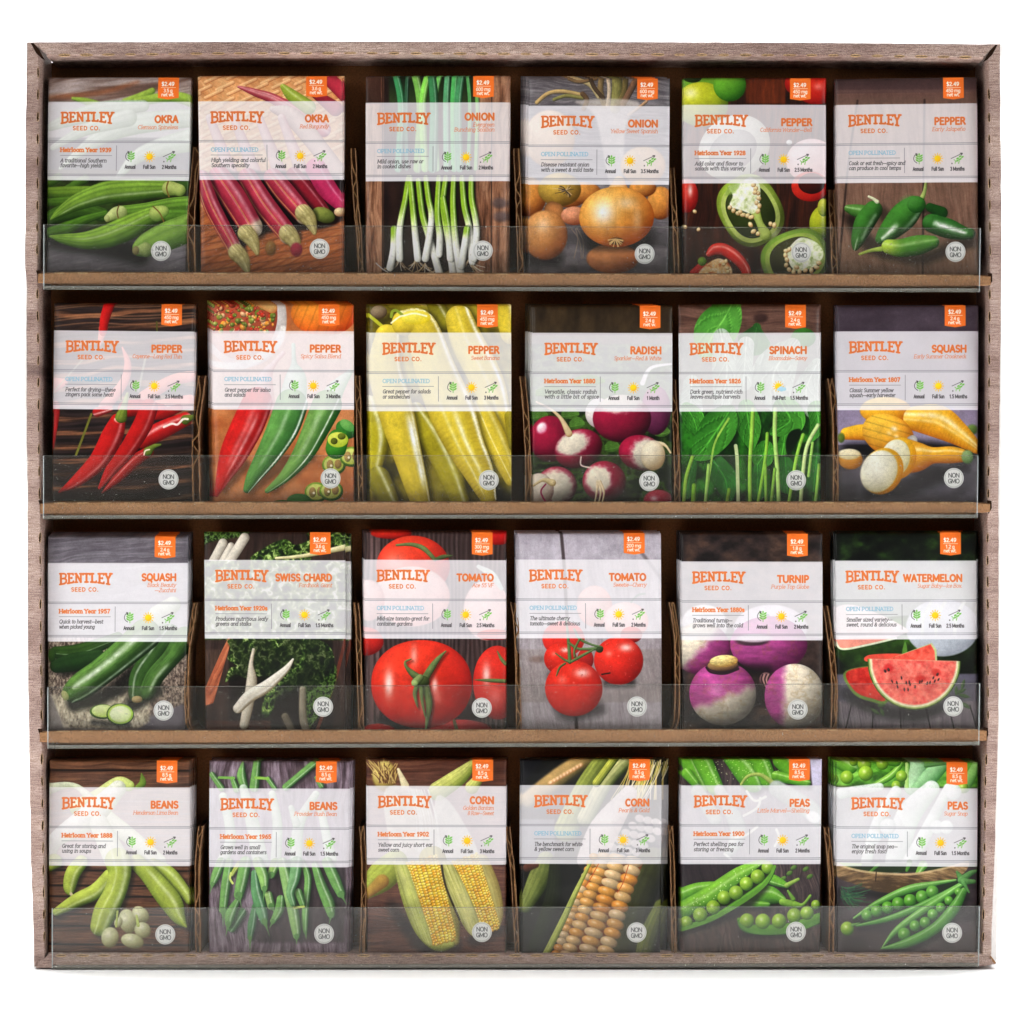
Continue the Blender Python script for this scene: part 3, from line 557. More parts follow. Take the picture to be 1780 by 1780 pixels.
def dark_wavy(c, ang=-3, box=None):
    c.wood([(26, 18, 18), (58, 44, 42), (44, 30, 26), (140, 92, 62)], ang, 420, 24, 3, gain=1.9, rings=17, box=box)
RD, RL = (104, 4, 8), (216, 26, 24)
def a_cayenne(c):
    dark_wavy(c)
    for y in (230, 250, 290, 150, 165): c.line([(c.x0, y), (500, y-30), (800, y-20), (1280, y-50)], (186, 130, 88), 5, bl=4, a=.55)
    for p in ([(730, 440, 6), (770, 560, 26), (740, 700, 34), (600, 880, 44)], [(1280, 640, 40), (1100, 680, 44), (900, 800, 50)], [(1230, 830, 50), (900, 900, 60)], [(220, 720, 60), (300, 700, 30)], [(590, 300, 34), (560, 420, 14)]): c.tube(p, (150, 60, 60), (250, 130, 110))
    c.line([(200, 800), (440, 530)], (160, 170, 120), 6, a=.5); c.line([(850, 760), (900, 520)], (150, 160, 120), 8, a=.6)
    c.tube([(640, 100, 42), (600, 230, 36), (588, 330, 28)], RD, RL, L=(-.6, 0, .7)); c.line([(982, 250), (985, 320)], (90, 90, 30), 6)
    c.tube([(240, 870, 34), (250, 950, 20), (226, 1180, 8)], RD, (190, 30, 30))
    c.tube([(760, 890, 60), (860, 880, 60), (1020, 900, 50)], RD, RL); c.tube([(1150, 880, 30), (1050, 920, 36), (980, 950, 20)], RD, (190, 22, 18))
    for p in ([(600, 1420, 40), (900, 1140, 40)], [(400, 1420, 30), (640, 1200, 40)]): c.shade(p, .6, 25)
    c.line([(505, 930), (450, 1080), (395, 1230)], (120, 120, 40), 8); c.tube([(640, 890, 26), (550, 915, 36)], RD, RL, spec=[(-.3, .2, .6)])
    c.tube([(590, 1505, 6), (700, 1400, 34), (830, 1270, 44), (930, 1200, 38)], (90, 4, 8), (200, 28, 26), spec=[(-.4, .15, .4)])
    c.tube([(925, 1200, 34), (960, 1165, 20), (1015, 1150, 8)], (40, 60, 8), (130, 150, 50)); c.line([(895, 1225), (905, 1195), (935, 1185)], (250, 220, 210), 5)
    c.tube([(880, 1130, 50), (1010, 1050, 66), (1200, 960, 50)], RD, RL, spec=[(-.4, .2, .5)]); c.tube([(1200, 965, 36), (1260, 940, 14)], (40, 60, 8), (120, 140, 40))
    c.line([(1040, 1020), (1100, 995), (1140, 1000), (1180, 962), (1215, 960)], (255, 235, 225), 8)
    c.tube([(930, 880, 66), (880, 1010, 70), (780, 1180, 62), (660, 1330, 46), (570, 1470, 12)], RD, RL, spec=[(-.4, .14, .25)])
    c.tube([(700, 980, 56), (660, 1090, 80), (560, 1270, 70), (400, 1420, 44), (275, 1502, 8)], RD, RL, spec=[(-.45, .16, .3)]); c.ball(705, 975, 34, 22, (200, 20, 16), (255, 200, 180), ang=20)
    c.tube([(725, 950, 44), (745, 880, 26), (770, 780, 12)], (50, 70, 10), (150, 170, 60), ribs=4)
    c.wood([(26, 18, 18), (70, 52, 44)], 0, 420, 40, 6, box=(c.x0, 1480, c.x1, 1580), a=.35)
def a_salsa(c):
    c.mott([(176, 96, 46), (198, 120, 66), (216, 146, 92)], 120, 120, gain=1.4)
    c.ball(400, 230, 320, 360, (190, 180, 175), (250, 248, 245)); c.ball(380, 200, 270, 330, (150, 60, 40), (190, 90, 60))
    rs = np.random.RandomState(8)
    for k in range(170):
        x = rs.uniform(160, 630); y = rs.uniform(90, 330)
        if (x-380)**2/270**2+(y-200)**2/200**2 > 1: continue
        col = [(200, 50, 30), (220, 150, 50), (110, 130, 40), (220, 170, 120), (190, 60, 40), (150, 160, 60)][rs.randint(6)]
        r = rs.uniform(8, 26); c.ball(x, y, r, r*rs.uniform(.5, 1), [v*.5 for v in col], [min(255, v*1.15) for v in col], ang=rs.uniform(0, 180), spec=[(-.3, -.3, .3, .4)])
    c.tube([(520, 100, 40), (610, 150, 40)], (200, 120, 60), (240, 205, 130))
    c.grad((170, 84, 40), (190, 100, 50), box=(710, 100, 760, 320), a=.5)
    c.ball(990, 190, 240, 165, (196, 66, 6), (255, 160, 50), tex=lambda u, v, nz, lam, col: col*(1-.12*np.exp(-(np.sin(u*11+v*3)/.3)**2))[..., None])
    c.grad((236, 206, 200), (236, 210, 200), box=(c.x0, 330, c.x1, 890), a=.75)
    c.tube([(160, 560, 20), (400, 570, 30), (640, 420, 30), (690, 300, 20)], (250, 245, 240), bl=8, a=.8)
    c.tube([(690, 480, 16), (620, 560, 20), (560, 660, 50), (540, 860, 90)], (180, 110, 100), (245, 205, 200), bl=6)
    c.tube([(765, 420, 14), (770, 560, 22), (780, 680, 80), (740, 900, 110)], (120, 160, 120), (220, 235, 215), bl=4); c.tube([(1180, 620, 20), (1080, 740, 60), (1000, 880, 90)], (130, 170, 120), (220, 235, 210), bl=4)
    for p in ([(400, 1300, 40), (250, 1480, 30)], [(700, 1270, 50), (450, 1480, 40)], [(880, 1230, 50), (620, 1480, 30)]): c.shade(p, .4, 30)
    c.tube([(500, 840, 110), (430, 1000, 118), (330, 1200, 104), (250, 1370, 60), (190, 1520, 16)], (130, 4, 8), (224, 34, 30), spec=[(-.3, .12, .4, .2, .7), (.05, .18, .25, .1, .6), (-.8, .1, .3)], na=.2, nu=5)
    c.tube([(750, 860, 118), (690, 1020, 116), (590, 1200, 92), (470, 1380, 56), (415, 1480, 26)], (14, 66, 20), (110, 170, 80), spec=[(-.8, .07, .8), (.1, .14, .3, .1, .6)], na=.22, nu=5)
    c.tube([(1010, 860, 110), (930, 1030, 96), (830, 1220, 76), (700, 1380, 44), (565, 1490, 18)], (20, 76, 20), (130, 178, 86), spec=[(-.55, .06, .75), (.2, .2, .3, .1, .5)], na=.22, nu=5)
    for x, y, a in ((1060, 1300, 0), (930, 1500, 1), (1190, 1240, 0), (1040, 1490, 1)):
        c.ball(x, y, 88, 74, (30, 80, 6), (150, 190, 50)); c.ball(x-2, y-3, 72, 58, (170, 180, 60), (214, 220, 120)); c.ball(x-28, y, 26, 38, (110, 110, 40), (190, 150, 90)); c.ball(x+30, y-6, 26, 34, (110, 90, 40), (180, 140, 80)); c.ball(x-20, y+5, 9, 9, (230, 220, 190), (250, 240, 210))
    c.ball(1150, 1040, 80, 62, (14, 70, 20), (60, 140, 50), ang=35); c.ball(1160, 1010, 60, 36, (70, 150, 60), (120, 180, 90), ang=35)
    c.tube([(1075, 1180, 76), (1090, 1115, 78)], (20, 90, 20), (70, 150, 40)); c.ball(1090, 1115, 76, 56, (170, 190, 40), (220, 225, 90)); c.ball(1062, 1125, 26, 24, (60, 70, 10), (110, 120, 30)); c.ball(1118, 1090, 30, 24, (70, 80, 10), (120, 130, 30))
    c.ball(800, 1560, 90, 50, (30, 90, 20), (70, 140, 50)); c.ball(680, 1580, 80, 24, (30, 90, 20), (50, 110, 30))
def a_banana(c):
    D, Lt = (128, 106, 10), (246, 220, 62)
    c.mott([(70, 62, 14), (130, 116, 20), (170, 155, 40)], 160, 160)
    def pep(p, sp=((-.4, .18, .5), ), d=D, l=Lt, **k): c.shade([(x+26, y+10, r) for x, y, r in p], .45, 26); c.tube(p, d, l, spec=list(sp), na=.1, nu=4, **k)
    pep([(320, 100, 60), (520, 150, 90)], d=(90, 80, 10), l=(210, 195, 50)); pep([(620, 120, 60), (700, 260, 60)], d=(80, 72, 10), l=(170, 160, 30)); pep([(1130, 100, 90), (1190, 330, 90)])
    c.ball(210, 180, 60, 50, (70, 50, 30), (160, 140, 110)); c.line([(120, 190), (240, 290)], (190, 190, 40), 12)
    pep([(800, 230, 100), (860, 400, 120), (1010, 700, 120), (1100, 1000, 90), (1180, 1180, 80)], sp=[(-.75, .12, .8), (0, .1, .25)])
    pep([(130, 900, 110), (180, 1100, 100), (150, 1400, 50)], d=(100, 90, 4), l=(214, 200, 30)); pep([(200, 1400, 90), (280, 1560, 70)], d=(80, 70, 10), l=(170, 160, 30))
    pep([(480, 900, 60), (600, 1100, 90), (720, 1350, 90), (800, 1560, 70)], d=(90, 78, 4), l=(200, 186, 30))
    pep([(960, 900, 80), (1050, 1100, 92), (1190, 1400, 60)], sp=[(.2, .06, .5), (-.6, .15, .3)]); c.shade([(900, 1450, 60), (1190, 1560, 60)], .6, 40)
    pep([(1190, 950, 60), (1210, 1150, 50)], d=(80, 70, 6), l=(170, 155, 30))
    pep([(270, 360, 90), (250, 600, 120), (330, 900, 130), (410, 1200, 108), (470, 1420, 90), (520, 1600, 70)], sp=[(-.62, .2, .85, .5, .8), (-.85, .08, .5)])
    pep([(400, 260, 96), (520, 290, 116), (620, 600, 150), (740, 900, 168), (840, 1150, 140), (940, 1350, 110), (1010, 1540, 60)], sp=[(-.85, .1, .7), (-.1, .12, .55, .55, .85), (.35, .08, .4, .5, .9)])
    c.ball(480, 220, 110, 52, (214, 190, 20), (250, 235, 90)); c.line([(380, 200), (340, 170), (310, 175), (300, 215)], (150, 170, 50), 10); c.line([(300, 260), (360, 215), (400, 205), (470, 190), (560, 210)], (255, 250, 210), 6, bl=3)
    c.grad((30, 26, 12), (40, 34, 20), box=(c.x0, 1560, c.x1, 1600), a=.2)
def radish(c, x, y, rx, ry, wx, wy, wr, ang=0, ww=None, bl=2):
    cw = c3((240, 228, 206))
    def f(u, v, nz, lam, col):
        d = np.sqrt(((u-wx)/wr)**2+((v-wy)/(ww or wr))**2); n = fbm(u*7, v*7, int(x) % 9, 3)
        m = (1-sm(.7, 1.15, d+.28*(n-.5)))[..., None]
        w = cw*(.42+.6*lam)[..., None]
        return col*(1-m)+w*m
    c.ball(x, y, rx, ry, (50, 2, 20), (184, 22, 66), ang=ang, tex=f, bl=bl)
def a_radish(c):
    c.mott([(14, 22, 8), (20, 36, 12), (60, 90, 30), (30, 40, 16)], 70, 50, gain=2)
    c.grad((52, 40, 26), (66, 52, 34), box=(c.x0, 100, c.x1, 420)); c.mott([(40, 30, 20), (86, 66, 40)], 60, 160, box=(c.x0, 100, c.x1, 340), a=.6)
    c.grad((150, 150, 150), (150, 170, 140), box=(c.x0, 340, c.x1, 900), a=.5)
    c.tube([(1170, 560, 8), (1020, 590, 12), (960, 700, 18)], (240, 240, 240), bl=4)
    for x, y, r in ((200, 930, 60), (430, 920, 60), (480, 990, 50), (740, 1160, 50), (1110, 1050, 50), (300, 760, 120), (560, 680, 120)):
        for k in range(3): c.tube([(x-r, y+k*14, 8), (x, y-20+k*20, 24), (x+r, y+k*6, 6)], (30, 60, 14), (110, 160, 60), leaf=5)
    c.ball(640, 920, 100, 110, (150, 130, 130), (245, 240, 235)); c.ball(1060, 900, 110, 180, (60, 8, 40), (140, 60, 100))
    radish(c, 810, 960, 215, 175, -.15, -.75, 1.0, ww=.55)
    radish(c, 280, 1110, 150, 170, -1.5, 0, .2); c.ball(220, 1030, 36, 44, (220, 120, 150), (255, 240, 240), ang=30, bl=10)
    c.shade([(400, 1300, 40), (600, 1260, 50)], .6, 30)
    radish(c, 490, 1180, 180, 140, -.15, -.35, .75, ang=-20, ww=.6)
    c.tube([(180, 840, 7), (280, 890, 9), (360, 960, 14), (420, 1070, 26)], (150, 110, 60), (245, 225, 180))
    radish(c, 950, 1210, 165, 130, .35, .0, .85, ang=10, ww=.95); c.tube([(1040, 1160, 40), (1120, 1150, 12), (1170, 1210, 7)], (160, 120, 70), (240, 225, 190)); c.ball(1040, 1230, 90, 110, (150, 120, 80), (240, 230, 205), bl=4)
    c.shade([(600, 1430, 60), (820, 1500, 60)], .5, 40)
    radish(c, 680, 1420, 160, 150, -.25, -.1, .65, ww=.72); 
    for dx in (-30, 0, 24): c.tube([(640+dx*.3, 1420, 12), (655+dx, 1500, 8), (640+dx, 1580, 5)], (140, 100, 60), (240, 225, 190))
    radish(c, 330, 1450, 150, 140, .0, .05, .9, ww=.95); c.ball(200, 1480, 110, 120, (120, 90, 80), (240, 230, 210), bl=3); c.line([(250, 1440), (215, 1500), (270, 1600)], (160, 30, 80), 6); c.tube([(300, 1430, 26), (230, 1410, 12), (160, 1450, 8)], (140, 110, 60), (230, 210, 160))
    c.ball(1080, 1560, 110, 80, (110, 8, 36), (196, 40, 70), spec=[(-.3, -.2, .25, .7)], bl=6)
    c.line([(510, 1240), (510, 1300), (580, 1320)], (220, 200, 190), 5)
def spin_leaf(c, p, d=(14, 74, 10), l=(96, 186, 60), seed=1, **k):
    c.shade([(x+12, y+14, r) for x, y, r in p], .45, 16); c.tube(p, d, l, leaf=4, seed=seed, **k)
def a_spinach(c):
    c.wood([(70, 44, 36), (104, 72, 60), (134, 98, 84)], 2, 240, 16, 3); c.ball(668, 225, 50, 30, (50, 30, 28), (70, 46, 42), bl=12)
    c.mott([(10, 34, 8), (20, 70, 14), (50, 130, 30)], 60, 90, box=(c.x0, 880, c.x1, 1600))
    c.grad((120, 130, 120), (150, 170, 140), box=(c.x0, 335, c.x1, 900), a=.8)
    c.tube([(460, 120, 60), (400, 230, 130), (330, 330, 150), (260, 460, 60)], (40, 110, 24), (120, 196, 80), leaf=3, seed=3)
    c.tube([(640, 290, 30), (620, 380, 120)], (24, 70, 20), (60, 120, 50), leaf=2); c.ball(980, 370, 90, 72, (24, 90, 20), (60, 130, 40))
    for p in ([(380, 360, 60), (420, 600, 110), (380, 860, 60)], [(900, 430, 60), (760, 640, 160), (800, 880, 60)], [(1080, 560, 40), (1000, 760, 90), (1050, 900, 60)], [(560, 420, 60), (540, 700, 60)], [(160, 700, 60), (150, 880, 90)]): c.tube(p, (110, 130, 105), (205, 225, 200), leaf=4)
    ln = (160, 200, 80)
    for p, s in (([(120, 880, 40), (170, 960, 80), (200, 1060, 30)], 2), ([(850, 900, 100), (880, 980, 110), (760, 1060, 30)], 4), ([(1080, 900, 70), (1090, 1010, 60), (1020, 1140, 14)], 5), ([(560, 880, 60), (580, 1020, 90), (600, 1180, 20)], 6), ([(700, 1180, 60), (680, 1240, 80), (650, 1280, 30)], 7), ([(840, 1120, 40), (830, 1180, 50)], 8)): spin_leaf(c, p, seed=s)
    c.poly([(880, 1060), (960, 1040), (940, 1130), (870, 1230), (850, 1150)], (14, 30, 12), bl=6)
    for p, s in (([(110, 1500, 50), (150, 1350, 40), (190, 1240, 10)], 9), ([(330, 1290, 70), (400, 1400, 90), (420, 1520, 50)], 10), ([(850, 1300, 60), (860, 1450, 60)], 12), ([(1080, 1250, 40), (1060, 1450, 50)], 13), ([(640, 1350, 50), (640, 1500, 60)], 14)): spin_leaf(c, p, d=(10, 60, 12), l=(60, 150, 50), seed=s, bl=4)
    for p in ([(440, 900, 40), (360, 1020, 130), (260, 1160, 100), (200, 1230, 40)], ): spin_leaf(c, p, seed=21)
    c.line([(430, 960), (330, 1130), (295, 1300), (250, 1600)], ln, 7); c.line([(480, 1160), (490, 1260), (497, 1600)], (205, 215, 160), 13)
    for p, w, col in (([(610, 890), (600, 1080), (585, 1300), (585, 1600)], 15, (150, 196, 70)), ([(775, 890), (770, 1080), (790, 1350), (800, 1600)], 16, (170, 205, 110)), ([(715, 1070), (700, 1250), (640, 1600)], 12, (140, 190, 60)), ([(980, 1080), (930, 1250), (870, 1600)], 13, (150, 200, 70)), ([(1090, 1010), (1010, 1160), (980, 1350), (960, 1600)], 15, (190, 210, 140)), ([(1050, 1140), (1020, 1380)], 11, (150, 190, 90)), ([(160, 1240), (110, 1400), (90, 1600)], 14, (140, 180, 60)), ([(700, 1300), (705, 1600)], 12, (130, 180, 60)), ([(770, 1330), (740, 1600)], 12, (130, 180, 60)), ([(1100, 1300), (1070, 1600)], 13, (140, 190, 70)), ([(280, 1300), (250, 1600)], 13, (150, 190, 90)), ([(170, 1450), (160, 1600)], 18, (120, 170, 40)), ([(430, 1480), (410, 1600)], 14, (120, 160, 40))):
        c.tube([(x, y, w) for x, y in p], [v*.45 for v in col], [min(255, v*1.15) for v in col], L=(-.5, 0, .8))
def a_crook(c):
    c.mott([(66, 54, 64), (84, 70, 82)], 200, 100); c.grad((140, 125, 150), (150, 140, 165), box=(c.x0, 880, c.x1, 1160)); c.grad((96, 90, 104), (110, 104, 116), box=(c.x0, 1150, c.x1, 1600))
    c.mott([(40, 36, 40), (110, 104, 116)], 200, 120, box=(c.x0, 1180, c.x1, 1600), a=.6)
    D, Lt = (180, 96, 0), (250, 196, 40)
    c.shade([(150, 1190, 50), (700, 1180, 60), (1050, 1210, 30)], .75, 40); c.ball(1060, 1040, 40, 36, (60, 90, 30), (110, 140, 60), bl=10)
    c.ball(420, 900, 190, 100, D, Lt, bl=3); c.tube([(640, 960, 90), (800, 980, 120), (940, 1060, 90), (1090, 1170, 46)], D, Lt, spec=[(-.3, .2, .5), (.1, .12, .3)], na=.15, nu=5)
    c.tube([(130, 1070, 44), (220, 1060, 56), (300, 1060, 60)], D, Lt, bl=2); c.ball(92, 1100, 26, 36, (60, 80, 20), (110, 130, 40), bl=6)
    c.ball(440, 1080, 200, 148, (170, 84, 0), (252, 200, 60), ang=25, tex=lambda u, v, nz, lam, col: col*(1-.15*np.exp(-(np.sin(v*9+2*u)/.35)**2))[..., None], spec=[(.1, -.4, .12, .7), (.3, -.1, .1, .5), (.0, -.1, .1, .4)])
    c.poly([(580, 1100), (620, 1080), (650, 1100), (650, 1145), (600, 1120)], (220, 216, 210), edge=.3)
    c.ball(160, 1260, 90, 72, (150, 90, 10), (226, 160, 60), bl=4); c.ball(150, 1220, 84, 40, (200, 180, 130), (236, 225, 190), bl=5)
    c.shade([(300, 1500, 40), (600, 1460, 60), (1000, 1320, 30)], .5, 50)
    c.tube([(540, 1230, 130), (640, 1240, 110), (760, 1230, 62), (900, 1225, 62), (980, 1230, 50)], (160, 84, 4), (246, 186, 40), spec=[(-.5, .15, .4)], bl=3); c.ball(1025, 1240, 44, 50, (70, 110, 50), (150, 180, 120), bl=8)
    c.ball(520, 1250, 125, 155, (190, 120, 0), (250, 200, 40), ang=15, bl=2); c.ball(490, 1250, 108, 140, (190, 180, 130), (246, 240, 215), ang=15, bl=3)
    c.ball(395, 1345, 150, 175, (190, 120, 0), (246, 190, 30), ang=28, bl=4); c.ball(370, 1345, 132, 160, (200, 190, 150), (248, 244, 226), ang=28, bl=7, spec=[(0, 0, .5, .3)])
def a_zuc(c):
    c.wood([(84, 78, 86), (112, 106, 114), (146, 140, 148)], -4, 260, 16, 3, gain=1.6); c.grad((210, 208, 212), (200, 200, 195), box=(c.x0, 375, c.x1, 940), a=.5)
    c.mott([(70, 54, 46), (120, 104, 92), (176, 158, 140)], 10, 16, box=(c.x0, 900, c.x1, 1500), gain=2.2)
    c.mott([(120, 108, 92), (186, 174, 150), (214, 204, 180)], 14, 22, box=(c.x0, 1330, 950, 1600), gain=1.6)
    c.poly([(900, 1560), (1215, 1400), (1215, 1620), (860, 1620)], (112, 104, 112), bl=10); c.poly([(180, 1330), (250, 1440), (300, 1620), (170, 1620)], (120, 112, 112), bl=12, a=.8)
    D, Lt = (8, 34, 4), (86, 130, 48)
    c.tube([(1100, 680, 60), (1000, 760, 80)], (130, 150, 110), (220, 230, 205), bl=4)
    for p in ([(300, 1160, 40), (600, 1130, 40)], [(380, 1400, 60), (600, 1350, 50), (850, 1180, 70)], [(820, 1400, 60), (980, 1300, 50)]): c.shade(p, .75, 30)
    c.tube([(245, 1030, 44), (400, 1030, 60), (600, 960, 46), (700, 920, 40)], D, (60, 96, 30), ribs=4, ra=.3, spec=[(.2, .08, .3)]); c.tube([(250, 1130, 50), (380, 1100, 66), (560, 1060, 50)], (6, 30, 6), (40, 76, 26), ribs=3)
    c.ball(215, 1050, 30, 50, (20, 50, 10), (60, 100, 30))
    c.tube([(1080, 900, 80), (980, 1040, 80), (880, 1190, 84), (850, 1320, 70), (850, 1350, 50)], D, (70, 112, 44), ribs=3, ra=.4, spec=[(.5, .1, .5), (-.5, .15, .35, .5, 1)], na=.2, nu=9)
    c.tube([(1190, 930, 90), (1100, 1060, 66), (980, 1200, 66), (920, 1320, 60)], D, (96, 140, 60), ribs=2, ra=.3, spec=[(-.2, .2, .4, .5, .9)], na=.25, nu=9); c.ball(845, 1372, 40, 26, (110, 86, 50), (190, 170, 120))
    c.tube([(900, 900, 116), (740, 1040, 106), (580, 1170, 100), (440, 1270, 100), (370, 1320, 78)], D, (104, 150, 62), ribs=3, ra=.3, spec=[(.25, .22, .6, .1, .85), (-.75, .08, .4)], na=.28, nu=10, ns=22); c.ball(312, 1345, 24, 40, (110, 120, 60), (180, 180, 120), ang=-30)
    c.shade([(520, 1540, 20), (780, 1560, 20)], .6, 20)
    c.ball(590, 1462, 95, 54, (30, 66, 10), (90, 130, 30)); c.ball(595, 1458, 86, 46, (180, 205, 90), (226, 236, 170)); c.ball(720, 1482, 102, 80, (24, 60, 10), (80, 120, 30)); c.ball(722, 1480, 94, 72, (160, 200, 60), (190, 215, 90)); c.ball(722, 1480, 80, 60, (205, 220, 150), (232, 240, 200), bl=4)
def curly(seed, s=24, hi=(176, 196, 116)):
    def f(X, Y):
        wx = X+26*fbm(X/40, Y/40, seed+3, 2); wy = Y+26*fbm(X/40, Y/40, seed+5, 2)
        r = 1-np.abs(fbm(wx/s, wy/s, seed, 3)*2-1); r2 = fbm(wx/(s*.5), wy/(s*.5), seed+2, 2)
        t = np.clip((r-.55)*1.7+(r2-.5)*.9+.1, 0, 1)
        return ramp(t, [(8, 18, 6), (22, 46, 12), (50, 80, 24), (96, 126, 48), hi])
    return f
def a_chard(c):
    c.wood([(34, 22, 20), (60, 42, 36), (84, 62, 54)], 90, 260, 30, 3); c.line([(765, 130), (765, 320)], (30, 18, 16), 4)
    c.wood([(50, 36, 30), (140, 104, 76)], 85, 120, 10, 7, box=(c.x0, 1000, 230, 1260), a=.45)
    c.poly([(100, 130), (420, 130), (400, 180), (200, 210), (100, 240)], curly(4, 20, (110, 140, 90)), bl=8); 
    for p in ([(250, 230, 34), (180, 360, 34), (60, 560, 30)], [(310, 250, 26), (240, 380, 30)], [(410, 190, 36), (320, 330, 36), (160, 560, 34)]): c.tube(p, (120, 110, 96), (232, 224, 208), L=(-.6, 0, .7))
    c.poly([(450, 350), (560, 260), (700, 200), (780, 240), (870, 210), (880, 150), (1150, 150), (1150, 240), (1000, 260), (900, 300), (880, 360), (640, 400)], curly(6, 38)); c.tube([(640, 340, 10), (850, 320, 14), (1160, 255, 22)], (140, 130, 80), (236, 228, 180))
    c.poly([(100, 360), (1150, 360), (1150, 940), (100, 940)], curly(9, 70, (190, 200, 180)), smooth=False, a=.8)
    c.grad((16, 10, 8), (20, 12, 10), box=(280, 935, 1060, 1600), a=.75)
    c.poly([(285, 920), (225, 1040), (110, 1290), (110, 1420), (170, 1400), (230, 1200), (310, 930)], lambda X, Y: ramp(fbm((X+Y*.5)/14, Y/120, 3), [(96, 44, 24), (180, 96, 60), (216, 140, 96)]), smooth=False)
    c.line([(1148, 930), (1060, 1260), (930, 1610)], (110, 50, 34), 12); c.wood([(60, 28, 18), (110, 56, 36)], 20, 300, 20, 5, box=(110, 1520, 600, 1610), a=.8)
    c.poly([(840, 1100), (1060, 1100), (1060, 1300), (900, 1560), (860, 1560)], curly(12, 22, (90, 120, 60)), bl=8)
    c.poly([(310, 930), (760, 920), (980, 950), (1060, 1050), (1050, 1200), (960, 1260), (850, 1260), (740, 1220), (560, 1200), (420, 1220), (330, 1190), (260, 1250), (290, 1150), (350, 1130), (280, 1080), (300, 1000)], curly(14, 40, (206, 220, 150)), bl=2)
    c.poly([(740, 1090), (860, 1080), (850, 1200), (760, 1300), (640, 1360), (600, 1480), (520, 1500), (560, 1330), (640, 1230)], curly(16, 34), bl=3)
    for i, p in enumerate(([(330, 960, 50), (400, 1060, 74), (440, 1180, 30)], [(520, 940, 60), (560, 1080, 84), (560, 1230, 40)], [(760, 950, 70), (700, 1060, 90), (620, 1180, 40)], [(900, 960, 60), (930, 1090, 100), (880, 1230, 50)], [(300, 1210, 30), (360, 1170, 34), (430, 1200, 14)], [(860, 1150, 40), (760, 1240, 60), (640, 1350, 40)])):
        c.shade([(x+12, y+14, r) for x, y, r in p], .5, 18); c.tube(p, (12, 30, 8), (104, 138, 60), leaf=6, na=.5, nu=5, ns=20, seed=i+3, a=.16, bl=8)
    c.tube([(470, 1010, 12), (450, 1120, 18), (455, 1240, 40), (430, 1400, 40), (395, 1560, 34)], (110, 94, 70), (236, 226, 206), bl=4)
    c.tube([(760, 1080, 8), (700, 1160, 26), (560, 1280, 44), (440, 1350, 46), (350, 1440, 36)], (130, 112, 84), (244, 238, 224), bl=3, spec=[(-.4, .2, .4)])
    c.tube([(830, 1300, 26), (830, 1500, 30), (850, 1590, 30)], (70, 58, 44), (160, 150, 130), bl=8); c.tube([(700, 1500, 30), (740, 1590, 30)], (60, 50, 40), (130, 120, 100), bl=8)
def stripes(c, box=None, cols=((38, 26, 26), (66, 48, 46), (96, 76, 74)), ang=90, s=14, seed=3): c.wood(list(cols), ang, 500, s, seed, rings=5.5, box=box, gain=1.4)
TR, TL_ = (126, 4, 4), (240, 52, 34)
